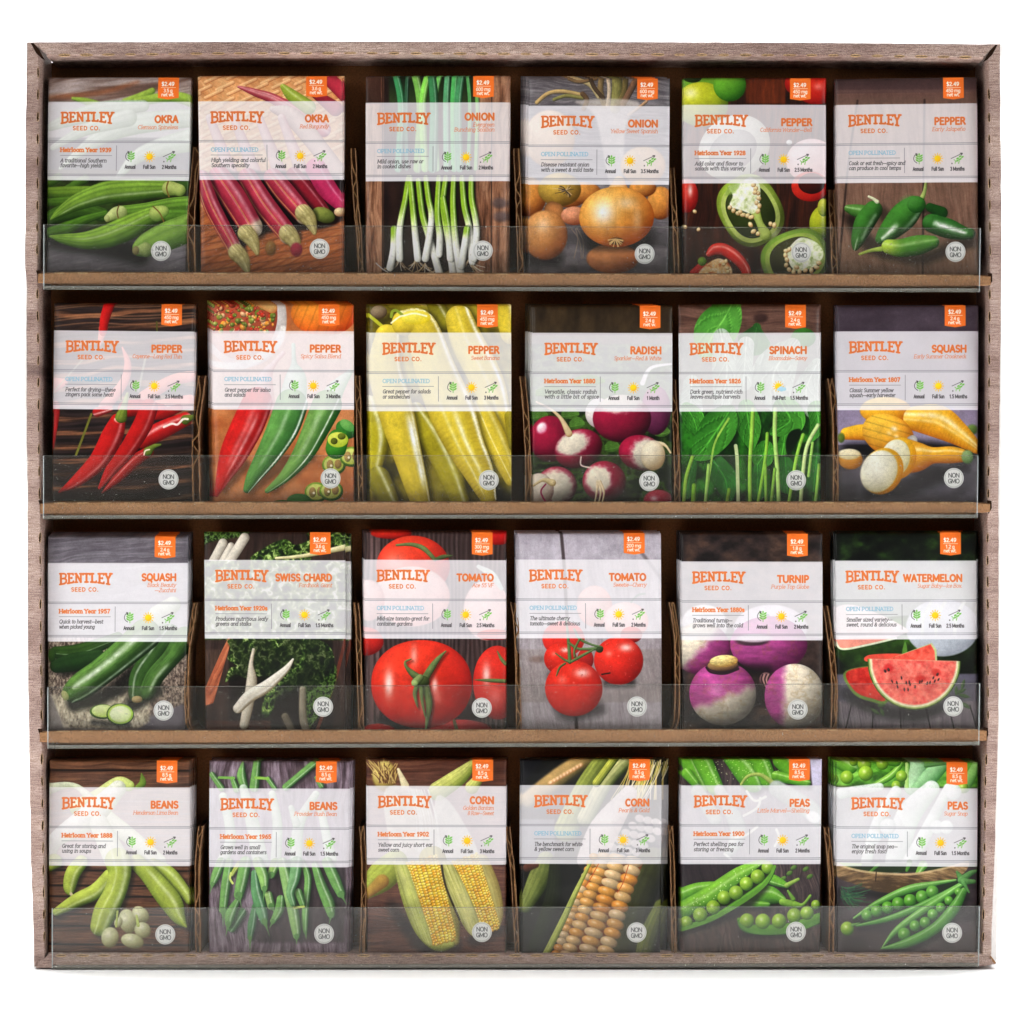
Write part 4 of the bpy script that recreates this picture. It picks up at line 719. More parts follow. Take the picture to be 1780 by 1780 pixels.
def a_tomato(c):
    stripes(c)
    for x in (200, 155): c.line([(x, 130), (x-8, 1620)], (150, 120, 118), 14, bl=6, a=.5)
    c.ball(300, 160, 150, 40, TR, TL_); c.ball(1080, 180, 110, 60, TR, (220, 30, 30)); c.ball(460, 400, 270, 225, TR, (244, 70, 40), spec=[(-.5, -.1, .3, .35)])
    c.tube([(340, 245, 8), (450, 240, 14), (540, 270, 18), (620, 350, 14)], (40, 60, 20), (130, 150, 90)); c.tube([(620, 350, 10), (680, 330, 16), (750, 320, 4)], (30, 40, 16), (90, 110, 60))
    c.ball(450, 620, 280, 220, (200, 130, 120), (250, 205, 195), bl=5); c.ball(1000, 720, 170, 220, (200, 130, 120), (250, 200, 190), bl=5); c.ball(130, 650, 120, 150, (200, 130, 120), (250, 200, 190), bl=5); c.tube([(940, 400, 14), (1040, 460, 26), (1110, 560, 14)], (200, 215, 200), bl=4)
    c.ball(100, 950, 140, 105, TR, TL_); c.ball(1060, 900, 130, 40, TR, TL_)
    c.shade([(250, 1540, 60), (700, 1560, 60), (900, 1480, 60)], .6, 40)
    c.ball(1080, 1250, 180, 270, TR, (232, 50, 34), spec=[(-.45, -.2, .16, .75, .3), (-.1, .4, .3, .3)])
    c.ball(200, 1610, 130, 60, TR, (210, 40, 34), bl=5); c.ball(800, 1600, 240, 80, (100, 8, 8), (196, 40, 40), bl=5); c.tube([(760, 1530, 12), (780, 1600, 14)], (70, 60, 30), (110, 100, 60)); 
    c.ball(520, 1262, 372, 322, (140, 4, 4), (246, 60, 32), n2=1.06, tex=lambda u, v, nz, lam, col: col*(1-.35*np.exp(-((u-.02)**2+(v+.08)**2)/.03)-.10*np.exp(-(np.sin(np.arctan2(v, u)*2.5+.6)/.3)**2)*np.exp(-(u*u+v*v)/.2))[..., None],
           spec=[(-.65, .0, .09, .85, .3), (.26, .02, .06, .75, .16), (.3, .3, .12, .3, .2), (-.15, -.65, .07, .5, .22), (.0, .45, .05, .35, .3)])
    gs, gl = (36, 50, 20), (124, 146, 84)
    for p in ([(520, 1230, 26), (460, 1190, 24), (410, 1140, 12), (400, 1100, 9), (440, 1080, 6)], [(540, 1230, 28), (590, 1150, 26), (640, 1080, 18), (700, 1020, 5)], [(540, 1250, 28), (575, 1400, 26), (560, 1530, 14), (548, 1610, 5)], [(500, 1250, 18), (470, 1330, 16), (490, 1430, 5)], [(520, 1260, 16), (520, 1360, 14), (545, 1500, 5)]):
        c.shade([(x+16, y+14, r) for x, y, r in p], .4, 12); c.tube(p, gs, gl, na=.25)
    c.ball(530, 1240, 46, 40, (30, 44, 14), (90, 110, 50)); c.tube([(510, 1215, 26), (475, 1250, 30)], (40, 56, 20), (150, 170, 100)); c.ball(468, 1254, 24, 22, (110, 140, 70), (180, 200, 130))
    for p in ([(1135, 1240, 14), (1040, 1235, 14), (915, 1230, 4)], [(1150, 1120, 14), (1110, 1080, 12), (1080, 1020, 4)]): c.tube(p, gs, gl)
def cherry(c, x, y, r, **k):
    c.ball(x, y, r, r*.96, (140, 8, 4), (246, 50, 30), spec=[(.3, -.55, .26, .75, .16), (-.4, -.3, .15, .3), (.0, -.2, .03, .4)], **k)
    rs = np.random.RandomState(int(x))
    for i in range(26):
        a, q = rs.uniform(0, 6.28), rs.uniform(.4, .92)
        c.ball(x+r*q*math.cos(a), y+r*q*math.sin(a), rs.uniform(3, 8), rs.uniform(3, 7), (150, 10, 8), (240, 90, 70), spec=[(-.3, -.3, .35, .6)], a=.5)
def a_cherry(c):
    c.wood([(130, 118, 122), (164, 154, 158), (190, 182, 186)], 84, 300, 30, 3, gain=1.3); c.grad((176, 170, 184), (190, 184, 196), box=(c.x0, 100, c.x1, 360), a=.65)
    c.wood([(110, 96, 92), (160, 148, 142)], 78, 120, 10, 5, box=(c.x0, 1000, c.x1, 1400), a=.5)
    c.line([(390, 140), (410, 400), (430, 800), (480, 1300), (490, 1620)], (50, 36, 36), 12, bl=5, a=.8); c.line([(980, 300), (1130, 500)], (110, 100, 104), 12, bl=10, a=.8)
    c.ball(630, 690, 130, 150, (200, 120, 110), (250, 200, 190), bl=6); c.ball(860, 800, 165, 140, (200, 120, 110), (250, 205, 195), bl=6); c.line([(900, 660), (950, 610), (1000, 600)], (110, 130, 110), 7, bl=2)
    c.shade([(340, 1200, 40), (400, 1460, 60), (650, 1440, 50)], .6, 45); c.shade([(720, 1250, 30), (900, 1250, 30)], .6, 30); c.ball(210, 1080, 60, 24, (110, 84, 74), (120, 90, 80), bl=14, a=.6)
    c.ball(400, 930, 155, 130, (170, 20, 16), (236, 50, 34), bl=3); c.ball(900, 900, 80, 60, TR, TL_); c.ball(560, 1080, 60, 80, (120, 8, 8), (200, 30, 24)); cherry(c, 375, 1075, 120); cherry(c, 805, 1090, 182)
    g = ((24, 46, 14), (110, 140, 80))
    cherry(c, 472, 1292, 212)
    for p in ([(420, 780, 6), (430, 880, 9), (440, 1000, 12), (445, 1100, 14)], [(440, 960, 10), (500, 1000, 10), (560, 1005, 10), (680, 1000, 14)], [(480, 860, 8), (520, 930, 10), (600, 970, 8), (680, 990, 8)], [(445, 1100, 10), (400, 1080, 8), (340, 1035, 4)], [(460, 1095, 10), (560, 1040, 10), (620, 1010, 5)], [(410, 1110, 8), (370, 1140, 8), (345, 1200, 5)], [(520, 930, 8), (480, 1010, 8), (480, 1060, 8)]): c.tube(p, *g)
    c.ball(665, 1010, 26, 22, (20, 36, 12), (60, 80, 40)); c.line([(680, 1190), (740, 1180)], (20, 30, 16), 5)
def a_turnip(c):
    c.mott([(30, 24, 24), (56, 44, 42), (84, 62, 52)], 90, 60); c.mott([(100, 74, 60), (44, 34, 32)], 60, 40, box=(700, 160, 1000, 360), a=.5, gain=3); c.grad((170, 165, 165), (180, 175, 172), box=(c.x0, 365, c.x1, 930), a=.5)
    c.mott([(30, 22, 22), (80, 60, 52)], 50, 50, box=(900, 930, c.x1, 1200), a=.6)
    def tn(x, y, rx, ry, wx, wy, ang=0, thr=.2, seed=1, st=1.2, **k):
        def f(u, v, nz, lam, col):
            n = fbm(u*3.5, v*3.5, seed, 4); d = (u*wx+v*wy)*st+(n-.5)*.3
            m = sm(thr-.22, thr+.22, d)[..., None]
            w = c3((246, 232, 208))*(.36+.72*lam)[..., None]*(.86+.24*fbm(u*2, v*9, seed+2, 3))[..., None]
            p = col*c3((.92, .9, .92))*(.82+.4*fbm(u*2.5, v*8, seed+4, 3))[..., None]
            b = np.exp(-((fbm(u*4, v*4, seed+8, 3)-.68)/.06)**2)[..., None]*.22
            q = p*(1-m)+w*m
            return q*(1-b)+c3((190, 140, 60))*(.4+.6*lam)[..., None]*b
        c.ball(x, y, rx, ry, (84, 16, 62), (216, 92, 172), ang=ang, tex=f, **k)
    c.ball(250, 830, 170, 150, (200, 195, 195), (245, 240, 238), bl=8); c.ball(740, 850, 270, 170, (170, 160, 170), (240, 228, 240), bl=6); c.line([(720, 760), (745, 830), (700, 880), (640, 905)], (150, 130, 150), 12, bl=5, a=.7)
    tn(220, 1000, 220, 190, -.8, -.6, thr=-.1, seed=4, bl=5)
    tn(725, 970, 285, 205, .2, .95, thr=1.5, seed=6); c.ball(600, 945, 120, 36, (50, 30, 40), (90, 60, 70), bl=8); c.ball(620, 925, 130, 30, (180, 160, 170), (220, 200, 210), bl=6)
    c.shade([(450, 1160, 60), (700, 1170, 50)], .6, 40); c.shade([(200, 1480, 60), (500, 1540, 60), (640, 1300, 50)], .5, 40)
    c.ball(705, 1230, 50, 56, (40, 24, 30), (140, 100, 100), bl=3)
    for k in range(5): c.line([(680+k*14, 1190), (672+k*12, 1230), (700+k*8, 1290)], (170, 130, 120) if k % 2 else (60, 36, 44), 5)
    tn(385, 1330, 248, 232, .35, .85, thr=.12, seed=1, spec=[(-.2, -.1, .2, .25)])
    tn(915, 1350, 222, 238, .93, .05, thr=-.42, seed=8); 
    c.ball(385, 1130, 120, 52, (40, 26, 30), (90, 60, 56), bl=4); c.ball(385, 1120, 112, 44, (90, 60, 40), (190, 150, 90), ang=-4); c.ball(393, 1092, 104, 44, (160, 120, 50), (246, 226, 150), ang=-4, tex=lambda u, v, nz, lam, col: col*(.75+.5*fbm(u*5, v*5, 3, 3))[..., None])
    c.line([(265, 1140), (300, 1175), (400, 1185), (500, 1150)], (44, 26, 34), 8, bl=2)
def melon(c, P, base=(226, 70, 60)):
    pass
def flesh(seed, a=(196, 36, 34), b=(250, 140, 124)):
    return lambda X, Y: ramp((fbm(X/30, Y/30, seed)-.5)*1.5+.5, [a, b])
def a_melon(c):
    c.mott([(6, 8, 6), (14, 22, 12), (40, 66, 24)], 90, 60, gain=1.6); c.grad((160, 165, 165), (170, 185, 165), box=(c.x0, 355, c.x1, 920), a=.75)
    c.grad((96, 92, 110), (120, 112, 120), box=(c.x0, 1180, c.x1, 1620)); c.wood([(84, 76, 84), (122, 112, 118), (146, 136, 140)], 88, 300, 24, 4, box=(c.x0, 1380, c.x1, 1620), gain=1.4)
    for x0, x1 in ((180, 130), (345, 335), (540, 550), (730, 775), (900, 950), (1060, 1120)): c.line([(x0, 1420), (x1, 1620)], (50, 42, 46), 5)
    c.ball(620, 1000, 560, 240, (8, 16, 6), (50, 86, 24), tex=lambda u, v, nz, lam, col: col*(.5+1.0*fbm(u*9, v*5, 4, 3))[..., None], bl=6)
    c.ball(860, 850, 270, 210, (150, 155, 165), (215, 222, 230), bl=5)
    for x in (720, 820, 960): c.line([(x+60, 660), (x, 780), (x-10, 900)], (225, 235, 220), 12, bl=6, a=.8)
    c.poly([(70, 900), (60, 720), (200, 680), (420, 760), (600, 860), (560, 900), (300, 980), (110, 1005)], (246, 222, 216), bl=4); c.poly([(78, 935), (500, 925), (300, 975), (120, 1000)], (240, 150, 130), bl=3); c.line([(75, 950), (120, 1003), (300, 975), (520, 925)], (226, 232, 200), 7)
    c.shade([(150, 1330, 50), (400, 1450, 50), (700, 1480, 50), (960, 1380, 30)], .55, 40)
    c.poly([(560, 1040), (585, 950), (600, 1030)], (90, 140, 50), bl=3)
    c.poly([(125, 1180), (200, 1330), (320, 1385), (450, 1390), (460, 1160), (300, 1130)], (110, 140, 60), bl=4); c.poly([(145, 1180), (215, 1315), (340, 1365), (440, 1370), (450, 1160), (300, 1135)], flesh(3, (180, 20, 14), (226, 66, 50)), bl=5)
    c.poly([(315, 1048), (560, 1040), (700, 1080), (320, 1100)], (232, 80, 60)); c.poly([(430, 1090), (780, 960), (815, 1010), (820, 1100)], (190, 200, 140), smooth=False); c.poly([(430, 1090), (772, 970), (800, 1020), (805, 1100)], flesh(5, (226, 60, 44), (246, 110, 90)), smooth=False)
    arc = [(995, 1095)]+[(650+345*math.cos(t), 1095+(355*math.sin(t))) for t in [i*math.pi/20 for i in range(1, 20)]]+[(305, 1075)]
    def sc(k, m=0): return [(650+(x-650)*k, 1090+(y-1090)*k+m) for x, y in arc]
    c.poly(sc(1.0), (70, 96, 34), smooth=False); c.poly(sc(.975), (170, 186, 110), smooth=False, bl=2); c.poly(sc(.945), (232, 226, 190), smooth=False, bl=3); c.poly(sc(.90), flesh(7, (228, 76, 68), (252, 150, 130)), smooth=False, bl=7)
    c.ball(460, 1140, 34, 26, (190, 20, 30), (214, 40, 40), bl=10, a=.8); c.ball(690, 1225, 40, 24, (190, 30, 30), (210, 50, 40), bl=10, a=.7); c.ball(810, 1175, 30, 26, (190, 30, 30), (210, 50, 40), bl=10, a=.7)
    for x, y in ((460, 1155), (435, 1165), (820, 1190), (800, 1240), (828, 1228), (485, 1240), (520, 1250), (590, 1250), (612, 1245), (618, 1262), (690, 1245), (706, 1240), (745, 1255), (765, 1250), (525, 1280), (575, 1300), (603, 1300), (655, 1280), (555, 1215), (790, 1215)):
        c.ball(x, y, 6 if y > 1200 else 9, 13, (20, 12, 14), (90, 60, 60), ang=(x-640)*.15)
    for x, y, dx, dy in ((330, 1440, 60, 40), (380, 1420, 50, -10), (400, 1440, 20, 50), (960, 1330, 70, -30), (980, 1340, 80, 20), (960, 1340, 0, -60), (1000, 1300, 20, -70), (1000, 1400, 60, 40)): c.tube([(x, y, 5), (x+dx*.5, y+dy*.5, 14), (x+dx, y+dy, 3)], (40, 66, 30), (84, 112, 60), bl=3)
def brown_boards(c, seams, seed=3, ang=0, cols=((58, 34, 22), (100, 64, 44), (140, 96, 66))):
    c.wood(list(cols), ang, 330, 15, seed, gain=1.8)
    for y in seams: c.line([(c.x0-10, y), (c.x1+10, y+4)], (24, 12, 8), 7, bl=2)
GB, GBL = (60, 84, 8), (196, 210, 84)
def a_lima(c):
    brown_boards(c, (205, 940, 1050, 1130, 1260, 1345, 1480)); c.grad((210, 205, 205), (210, 205, 205), box=(c.x0, 335, c.x1, 890), a=.45)
    for y in (430, 520, 580, 680, 760): c.line([(c.x0, y), (c.x1, y+6)], (150, 140, 140), 5, a=.6, bl=3)
    c.tube([(400, 480, 60), (560, 400, 60), (700, 310, 56), (780, 320, 40)], (110, 140, 40), (220, 228, 140)); c.tube([(840, 330, 16), (880, 300, 26), (872, 230, 5)], (50, 80, 10), (120, 150, 50))
    c.tube([(200, 340, 40), (400, 330, 20), (620, 560, 60), (800, 700, 60), (1000, 880, 60)], (150, 160, 110), (235, 240, 210)); c.tube([(700, 340, 60), (500, 540, 90), (260, 700, 60), (200, 800, 50)], (150, 160, 120), (240, 240, 225)); c.tube([(560, 600, 70), (680, 840, 90)], (160, 170, 120), (240, 242, 220))
    def b(p, **k): c.shade([(x+22, y+18, r) for x, y, r in p], .6, 22); c.tube(p, GB, GBL, na=.12, nu=4, **k)
    b([(230, 880, 60), (200, 920, 30)]); b([(430, 880, 50), (370, 960, 56), (345, 1060, 46), (350, 1110, 16)], spec=[(-.3, .2, .3)]); c.line([(355, 1110), (375, 1140)], (200, 180, 150), 10)
    b([(640, 980, 50), (540, 1090, 56), (400, 1160, 52), (250, 1245, 30)], spec=[(-.3, .2, .3)])
    b([(960, 890, 40), (1080, 960, 50), (1190, 1090, 44), (1230, 1160, 30)], spec=[(-.2, .3, .3)]); b([(840, 880, 60), (930, 970, 66), (1030, 1090, 80), (1100, 1180, 80), (1150, 1280, 50), (1205, 1350, 8)], spec=[(-.25, .2, .35, .2, .8)])
    b([(700, 870, 96), (715, 960, 84), (680, 1100, 82), (610, 1240, 86), (570, 1350, 70)], spec=[(-.5, .2, .35), (.3, .1, .3)])
    for x, y, rx, ry, an in ((775, 1310, 66, 90, -15), (645, 1430, 64, 76, 10), (870, 1260, 52, 70, -50), (885, 1375, 62, 58, 30), (810, 1455, 86, 54, 12), (705, 1320, 30, 40, 20)):
        c.shade([(x+10, y+24, min(rx, ry)*.8)], .5, 20); c.ball(x, y, rx, ry, (110, 106, 60), (220, 220, 172), ang=an, spec=[(-.3, -.3, .3, .4)], bl=3)
    c.tube([(700, 1240, 8), (690, 1350, 8)], (140, 160, 60), (200, 210, 110)); c.tube([(840, 1270, 8), (852, 1340, 12)], (150, 170, 60), (210, 220, 120))
def a_bush(c):
    c.wood([(50, 36, 40), (92, 74, 82), (140, 122, 134), (170, 155, 165)], 88, 200, 26, 3, gain=1.6); c.grad((180, 174, 184), (180, 174, 184), box=(c.x0, 340, c.x1, 900), a=.5)
    c.mott([(28, 20, 22), (60, 44, 46)], 80, 160, box=(440, 900, 1120, 1480), a=.7)
    c.ball(780, 250, 90, 70, (60, 44, 50), (100, 80, 84), bl=30, a=.6)
    def b(p, k=1.0, d=(20, 66, 22), l=(130, 184, 96), tip=None, **kw):
        p = [(x, y, r*k) for x, y, r in p]
        c.shade([(x+16, y+8, r) for x, y, r in p], .5, 14); c.tube(p, d, l, na=.12, nu=3, spec=[(-.25, .18, .4)], L=(-.6, -.2, .75), **kw)
        if tip: x, y, r = p[-1]; c.line([(x, y, r*.7), (x+tip[0]*.5, y+tip[1]*.5, 6), (x+tip[0], y+tip[1], 2)], (100, 150, 80))
    for p in ([(120, 240, 20), (190, 340, 24)], [(345, 150, 8), (335, 250, 34), (360, 340, 30)], [(450, 130, 26), (430, 330, 36)], [(860, 160, 26), (660, 330, 26)], [(270, 270, 18), (300, 350, 24)], [(530, 270, 18), (580, 340, 16)], [(880, 260, 12), (920, 320, 20)]): b(p, bl=3)
    c.line([(170, 262), (280, 265)], (130, 190, 80), 9); c.line([(440, 262), (530, 268)], (150, 200, 80), 10)
    for p in ([(560, 380, 26), (600, 600, 36), (590, 880, 40)], [(880, 380, 26), (760, 600, 40), (740, 880, 44)], [(350, 340, 30), (420, 600, 50), (480, 880, 60)], [(200, 400, 30), (260, 700, 40), (180, 900, 36)], [(920, 500, 26), (1000, 860, 40)], [(700, 480, 20), (740, 600, 30)]): c.tube(p, (130, 160, 125), (225, 238, 220), bl=3)
    b([(790, 880, 22), (830, 1000, 26), (815, 1200, 26), (810, 1330, 26), (815, 1390, 14)], tip=(6, 50)); b([(190, 880, 34), (150, 980, 34), (125, 1040, 20)], tip=(-20, 70)); b([(250, 880, 30), (225, 1050, 36), (205, 1230, 30)], tip=(0, 120)); b([(320, 890, 20), (270, 970, 14)], d=(90, 110, 20), l=(190, 205, 90)); c.line([(262, 960), (255, 1000), (275, 1035)], (214, 226, 120), 8)
    b([(340, 1250, 36), (270, 1360, 34)], d=(20, 60, 24), l=(80, 140, 70)); b([(310, 1160, 20), (260, 1260, 40), (245, 1330, 26)], tip=(-20, 90)); b([(370, 880, 44), (345, 1010, 44), (320, 1120, 36)], spec=None, tip=(20, 90)) if 0 else b([(370, 880, 44), (345, 1010, 44), (320, 1120, 36)], tip=(20, 90))
    b([(440, 1200, 20), (420, 1330, 32), (405, 1430, 20)], d=(14, 60, 30), l=(90, 150, 90), tip=(0, 90)); b([(435, 960, 24), (450, 1090, 40), (490, 1230, 44), (510, 1310, 30)], d=(14, 60, 30), l=(110, 170, 110), tip=(40, 110))
    b([(540, 1120, 30), (560, 1200, 30)], l=(170, 205, 120), tip=(30, 60)); b([(630, 1150, 30), (620, 1230, 36), (575, 1310, 22)], tip=(-26, 50)); b([(590, 890, 40), (560, 970, 30)], l=(160, 200, 100), tip=(-40, 60)); b([(460, 880, 40), (500, 980, 40), (510, 1070, 26)], l=(160, 205, 110), tip=(-10, 100))
    b([(640, 880, 36), (680, 1040, 44), (720, 1220, 44), (745, 1360, 38), (750, 1420, 26)], l=(160, 200, 120), tip=(0, 60)); b([(700, 880, 26), (730, 960, 30)], d=(10, 40, 14), l=(60, 110, 60)); b([(760, 1100, 30), (790, 1180, 24)]); c.line([(730, 1212), (800, 1205)], (206, 220, 110), 9)
    b([(745, 880, 44), (730, 1000, 40), (700, 1100, 30), (720, 1180, 22)], d=(30, 80, 40), l=(130, 180, 120)); b([(880, 900, 26), (930, 1050, 38), (985, 1180, 44), (1005, 1260, 30)], tip=(-15, 70)); b([(970, 880, 40), (1030, 1010, 42), (1075, 1110, 32)], tip=(40, 80))
def cob(c, x0, y0, x1, y1, w0, w1, cols, rows, n, seed, ecc=1.0, ks=1.0):
    rs = np.random.RandomState(seed); dx, dy = x1-x0, y1-y0; L = math.hypot(dx, dy); ux, uy = dx/L, dy/L; an = math.degrees(math.atan2(uy, ux))
    for k in range(rows):
        v = (k+.5)/rows*2-1; ph = math.asin(max(-1, min(1, v*.97)))/(math.pi/2) if 0 else v
        for i in range(n):
            t = (i+.5*(k % 2)*.6+rs.uniform(-.1, .1))/n; w = w0+(w1-w0)*t
            if t > .9: w *= math.sqrt(max(0, 1-((t-.9)/.12)**2))
            q = math.sin(v*1.35)/math.sin(1.35)
            x = x0+dx*t-uy*w*q; y = y0+dy*t+ux*w*q
            rw = w/rows*1.15*math.cos(v*1.2)**.6*ks*1.35; rl = L/n*.56
            col = cols[rs.randint(len(cols))]
            c.ball(x, y, rl*ecc, max(rw, 3), [q2*.62 for q2 in col], [min(255, q2*1.05) for q2 in col], ang=an, n2=1.3, spec=[(-.2, -.35, .34, .9)], sc=(255, 246, 214))
def a_corn(c):
    c.wood([(60, 28, 20), (100, 58, 42), (136, 90, 66)], 0, 330, 15, 3, gain=1.5); c.grad((214, 210, 218), (205, 200, 208), box=(c.x0, 320, c.x1, 880), a=.5)
    c.ball(900, 180, 250, 120, (50, 24, 18), (84, 44, 32), bl=40, a=.5)
    rs = np.random.RandomState(1)
    c.ball(250, 250, 90, 110, (110, 80, 20), (230, 214, 120), bl=12)
    for k in range(60):
        a = rs.uniform(-.9, .5); l = rs.uniform(60, 170); x = 270+rs.uniform(-60, 60)
        c.line([(x, 300), (x+l*math.sin(a)*.6, 300-l*.6), (x+l*math.sin(a)*1.2, 300-l)], (96, 54, 24) if k % 2 else (206, 180, 110), 4, a=.8)
    c.tube([(350, 200, 10), (400, 320, 30)], (200, 180, 130), (240, 230, 190), bl=3)
    def husk(p, d=(90, 100, 20), l=(220, 220, 120), **k): c.tube(p, d, l, ribs=7, ra=.18, na=.15, nu=10, **k)
    husk([(890, 160, 30), (800, 250, 60), (640, 360, 70)], d=(80, 100, 10)); husk([(960, 240, 30), (890, 330, 50)])
    c.poly([(260, 340), (460, 340), (560, 420), (680, 900), (360, 900), (260, 600)], (226, 222, 200), a=.8, bl=6); c.poly([(620, 420), (760, 480), (960, 900), (660, 900)], (222, 222, 205), a=.8, bl=6)
    for k in range(18): x = 420+rs.uniform(0, 160); c.line([(x, 350), (x+60, 560), (x+40+rs.uniform(0, 60), 800)], (240, 238, 225), 3, a=.6)
    husk([(330, 880, 90), (230, 980, 110), (110, 1090, 60)], l=(190, 200, 80)); c.tube([(230, 1020, 50), (110, 1120, 30)], (120, 80, 20), (190, 150, 60), bl=6)
    for p in ([(560, 1500, 60), (780, 1480, 40)], [(300, 1200, 40), (480, 1450, 50)], [(900, 1450, 40), (1090, 1380, 40)]): c.shade(p, .5, 35)
    husk([(600, 860, 100), (680, 1100, 100), (720, 1300, 84), (770, 1460, 30)], d=(90, 80, 20), l=(206, 196, 96)); husk([(340, 880, 30), (440, 1130, 70), (540, 1350, 80), (640, 1470, 60), (740, 1480, 26)], l=(214, 216, 110))
    yc = [(250, 190, 20), (255, 206, 40), (246, 176, 14), (255, 216, 70)]
    cob(c, 520, 860, 690, 1480, 116, 96, yc, 9, 30, 4)
    c.poly([(330, 880), (400, 880), (500, 1150), (600, 1470), (520, 1440), (430, 1250)], lambda X, Y: ramp(fbm((X-Y*.36)/9, Y/200, 4, 3), [(150, 160, 60), (206, 210, 110), (230, 226, 150)]), edge=.2)
    husk([(960, 880, 60), (1040, 1080, 60), (1080, 1250, 44), (1080, 1340, 24)], d=(110, 90, 30), l=(214, 200, 120))
    cob(c, 840, 850, 1030, 1400, 96, 82, yc, 9, 28, 7)
    c.poly([(660, 900), (740, 880), (870, 1120), (940, 1300), (960, 1440), (860, 1390), (770, 1230), (700, 1050)], lambda X, Y: ramp(fbm((X-Y*.4)/9, Y/200, 8, 3), [(150, 150, 60), (210, 206, 120), (232, 226, 160)]), edge=.25); c.line([(668, 900), (700, 1060), (800, 1300)], (40, 26, 10), 7, bl=3)
def a_corn2(c):
    c.mott([(12, 12, 14), (26, 26, 22), (40, 38, 26)], 200, 200); c.poly([(90, 320), (90, 120), (250, 120)], (20, 20, 26), smooth=False, bl=20)
    def husk(p, d=(40, 56, 8), l=(180, 190, 90), **k): c.tube(p, d, l, ribs=6, ra=.2, na=.15, nu=9, **k)
    c.tube([(560, 120, 60), (360, 260, 70), (140, 420, 60)], (60, 56, 24), (196, 160, 96), bl=14); 
    for k in range(10): c.ball(520-k*24, 170+k*14, 22, 16, (180, 120, 70), (236, 196, 140), ang=-40, bl=8, spec=[(0, 0, .4, .5)])
    husk([(700, 110, 60), (560, 320, 70), (420, 640, 90)], l=(170, 180, 80), bl=3); husk([(860, 120, 60), (700, 300, 60), (560, 560, 60)], l=(236, 232, 160)); husk([(780, 110, 30), (640, 300, 30)], l=(220, 220, 90))
    rs = np.random.RandomState(4)
    for k in range(46): x = rs.uniform(880, 1120); c.line([(x, 120+rs.uniform(0, 60)), (x-30, 250), (x-90+rs.uniform(-50, 60), 420)], [(230, 200, 110), (190, 180, 60), (250, 236, 190)][k % 3], 3.5, a=.8)
    c.tube([(880, 380, 60), (700, 640, 110), (600, 860, 100)], (190, 170, 160), (240, 225, 215), bl=3); c.grad((120, 122, 132), (120, 120, 130), box=(c.x0, 560, 340, 880), a=.5)
    for i in range(6):
        for j in range(4): c.ball(1000-i*50+j*60-40, 560+i*52+j*14, 36, 28, (200, 180, 170), (236, 222, 212), ang=20, bl=4, a=.7)
    c.grad((14, 14, 10), (30, 28, 18), box=(c.x0, 885, c.x1, 1560), a=.85)
    husk([(270, 860, 60), (220, 1000, 80), (120, 1200, 50)], l=(150, 160, 80)); c.tube([(130, 920, 30), (200, 900, 20)], (60, 30, 20), (110, 60, 40), bl=6); c.tube([(290, 1050, 6), (300, 1200, 6)], (70, 60, 30), bl=3)
    husk([(340, 880, 40), (320, 1150, 60), (200, 1500, 60)], d=(12, 16, 6), l=(44, 54, 24), bl=5)
    husk([(1060, 890, 120), (950, 1150, 120), (850, 1560, 120)], d=(16, 18, 6), l=(70, 74, 30), bl=5); husk([(1120, 1200, 50), (1040, 1400, 70), (1000, 1560, 70)], d=(30, 36, 6), l=(120, 130, 50), bl=8)
    oc = [(252, 184, 90), (250, 166, 60), (248, 200, 128), (244, 206, 150), (252, 176, 70)]
    rws = 5; r2 = np.random.RandomState(9)
    c.poly([(590, 880), (990, 880), (720, 1560), (320, 1560)], (120, 60, 20), smooth=False)
    for k, (a, b, w) in enumerate((((610, 890), (330, 1600), 34), ((690, 880), (420, 1600), 50), ((800, 880), (560, 1600), 62), ((920, 880), (700, 1600), 56))[::1]):
        n = (15, 13, 12, 11)[k]; N = int(n)+1
        for i in range(-1, N+1):
            t = (i+.3*k)/n; x = a[0]+(b[0]-a[0])*t; y = a[1]+(b[1]-a[1])*t; col = oc[r2.randint(5)]; f = 1 if y < 1210 else .93
            c.ball(x+r2.uniform(-4, 4), y, w*1.16, 720/n*.58, [v*.48 for v in col], [v*f for v in col], ang=18, n2=1.15, spec=[(-.35, -.3, .28, .6)], sc=(255, 240, 210))
    c.tube([(600, 880, 12), (500, 1080, 18), (400, 1300, 24), (270, 1560, 26)], (90, 100, 20), (206, 214, 110), ribs=3)
    for p in ([(660, 890), (600, 1000), (560, 1060)], [(880, 900), (840, 1030), (800, 1100)]): c.line(p, (200, 80, 20), 3)
def pea(c, x, y, r, d=(50, 96, 6), l=(176, 216, 60), **k): c.ball(x, y, r, r*1.02, d, l, spec=[(-.2, -.25, .25, .55)], **k)
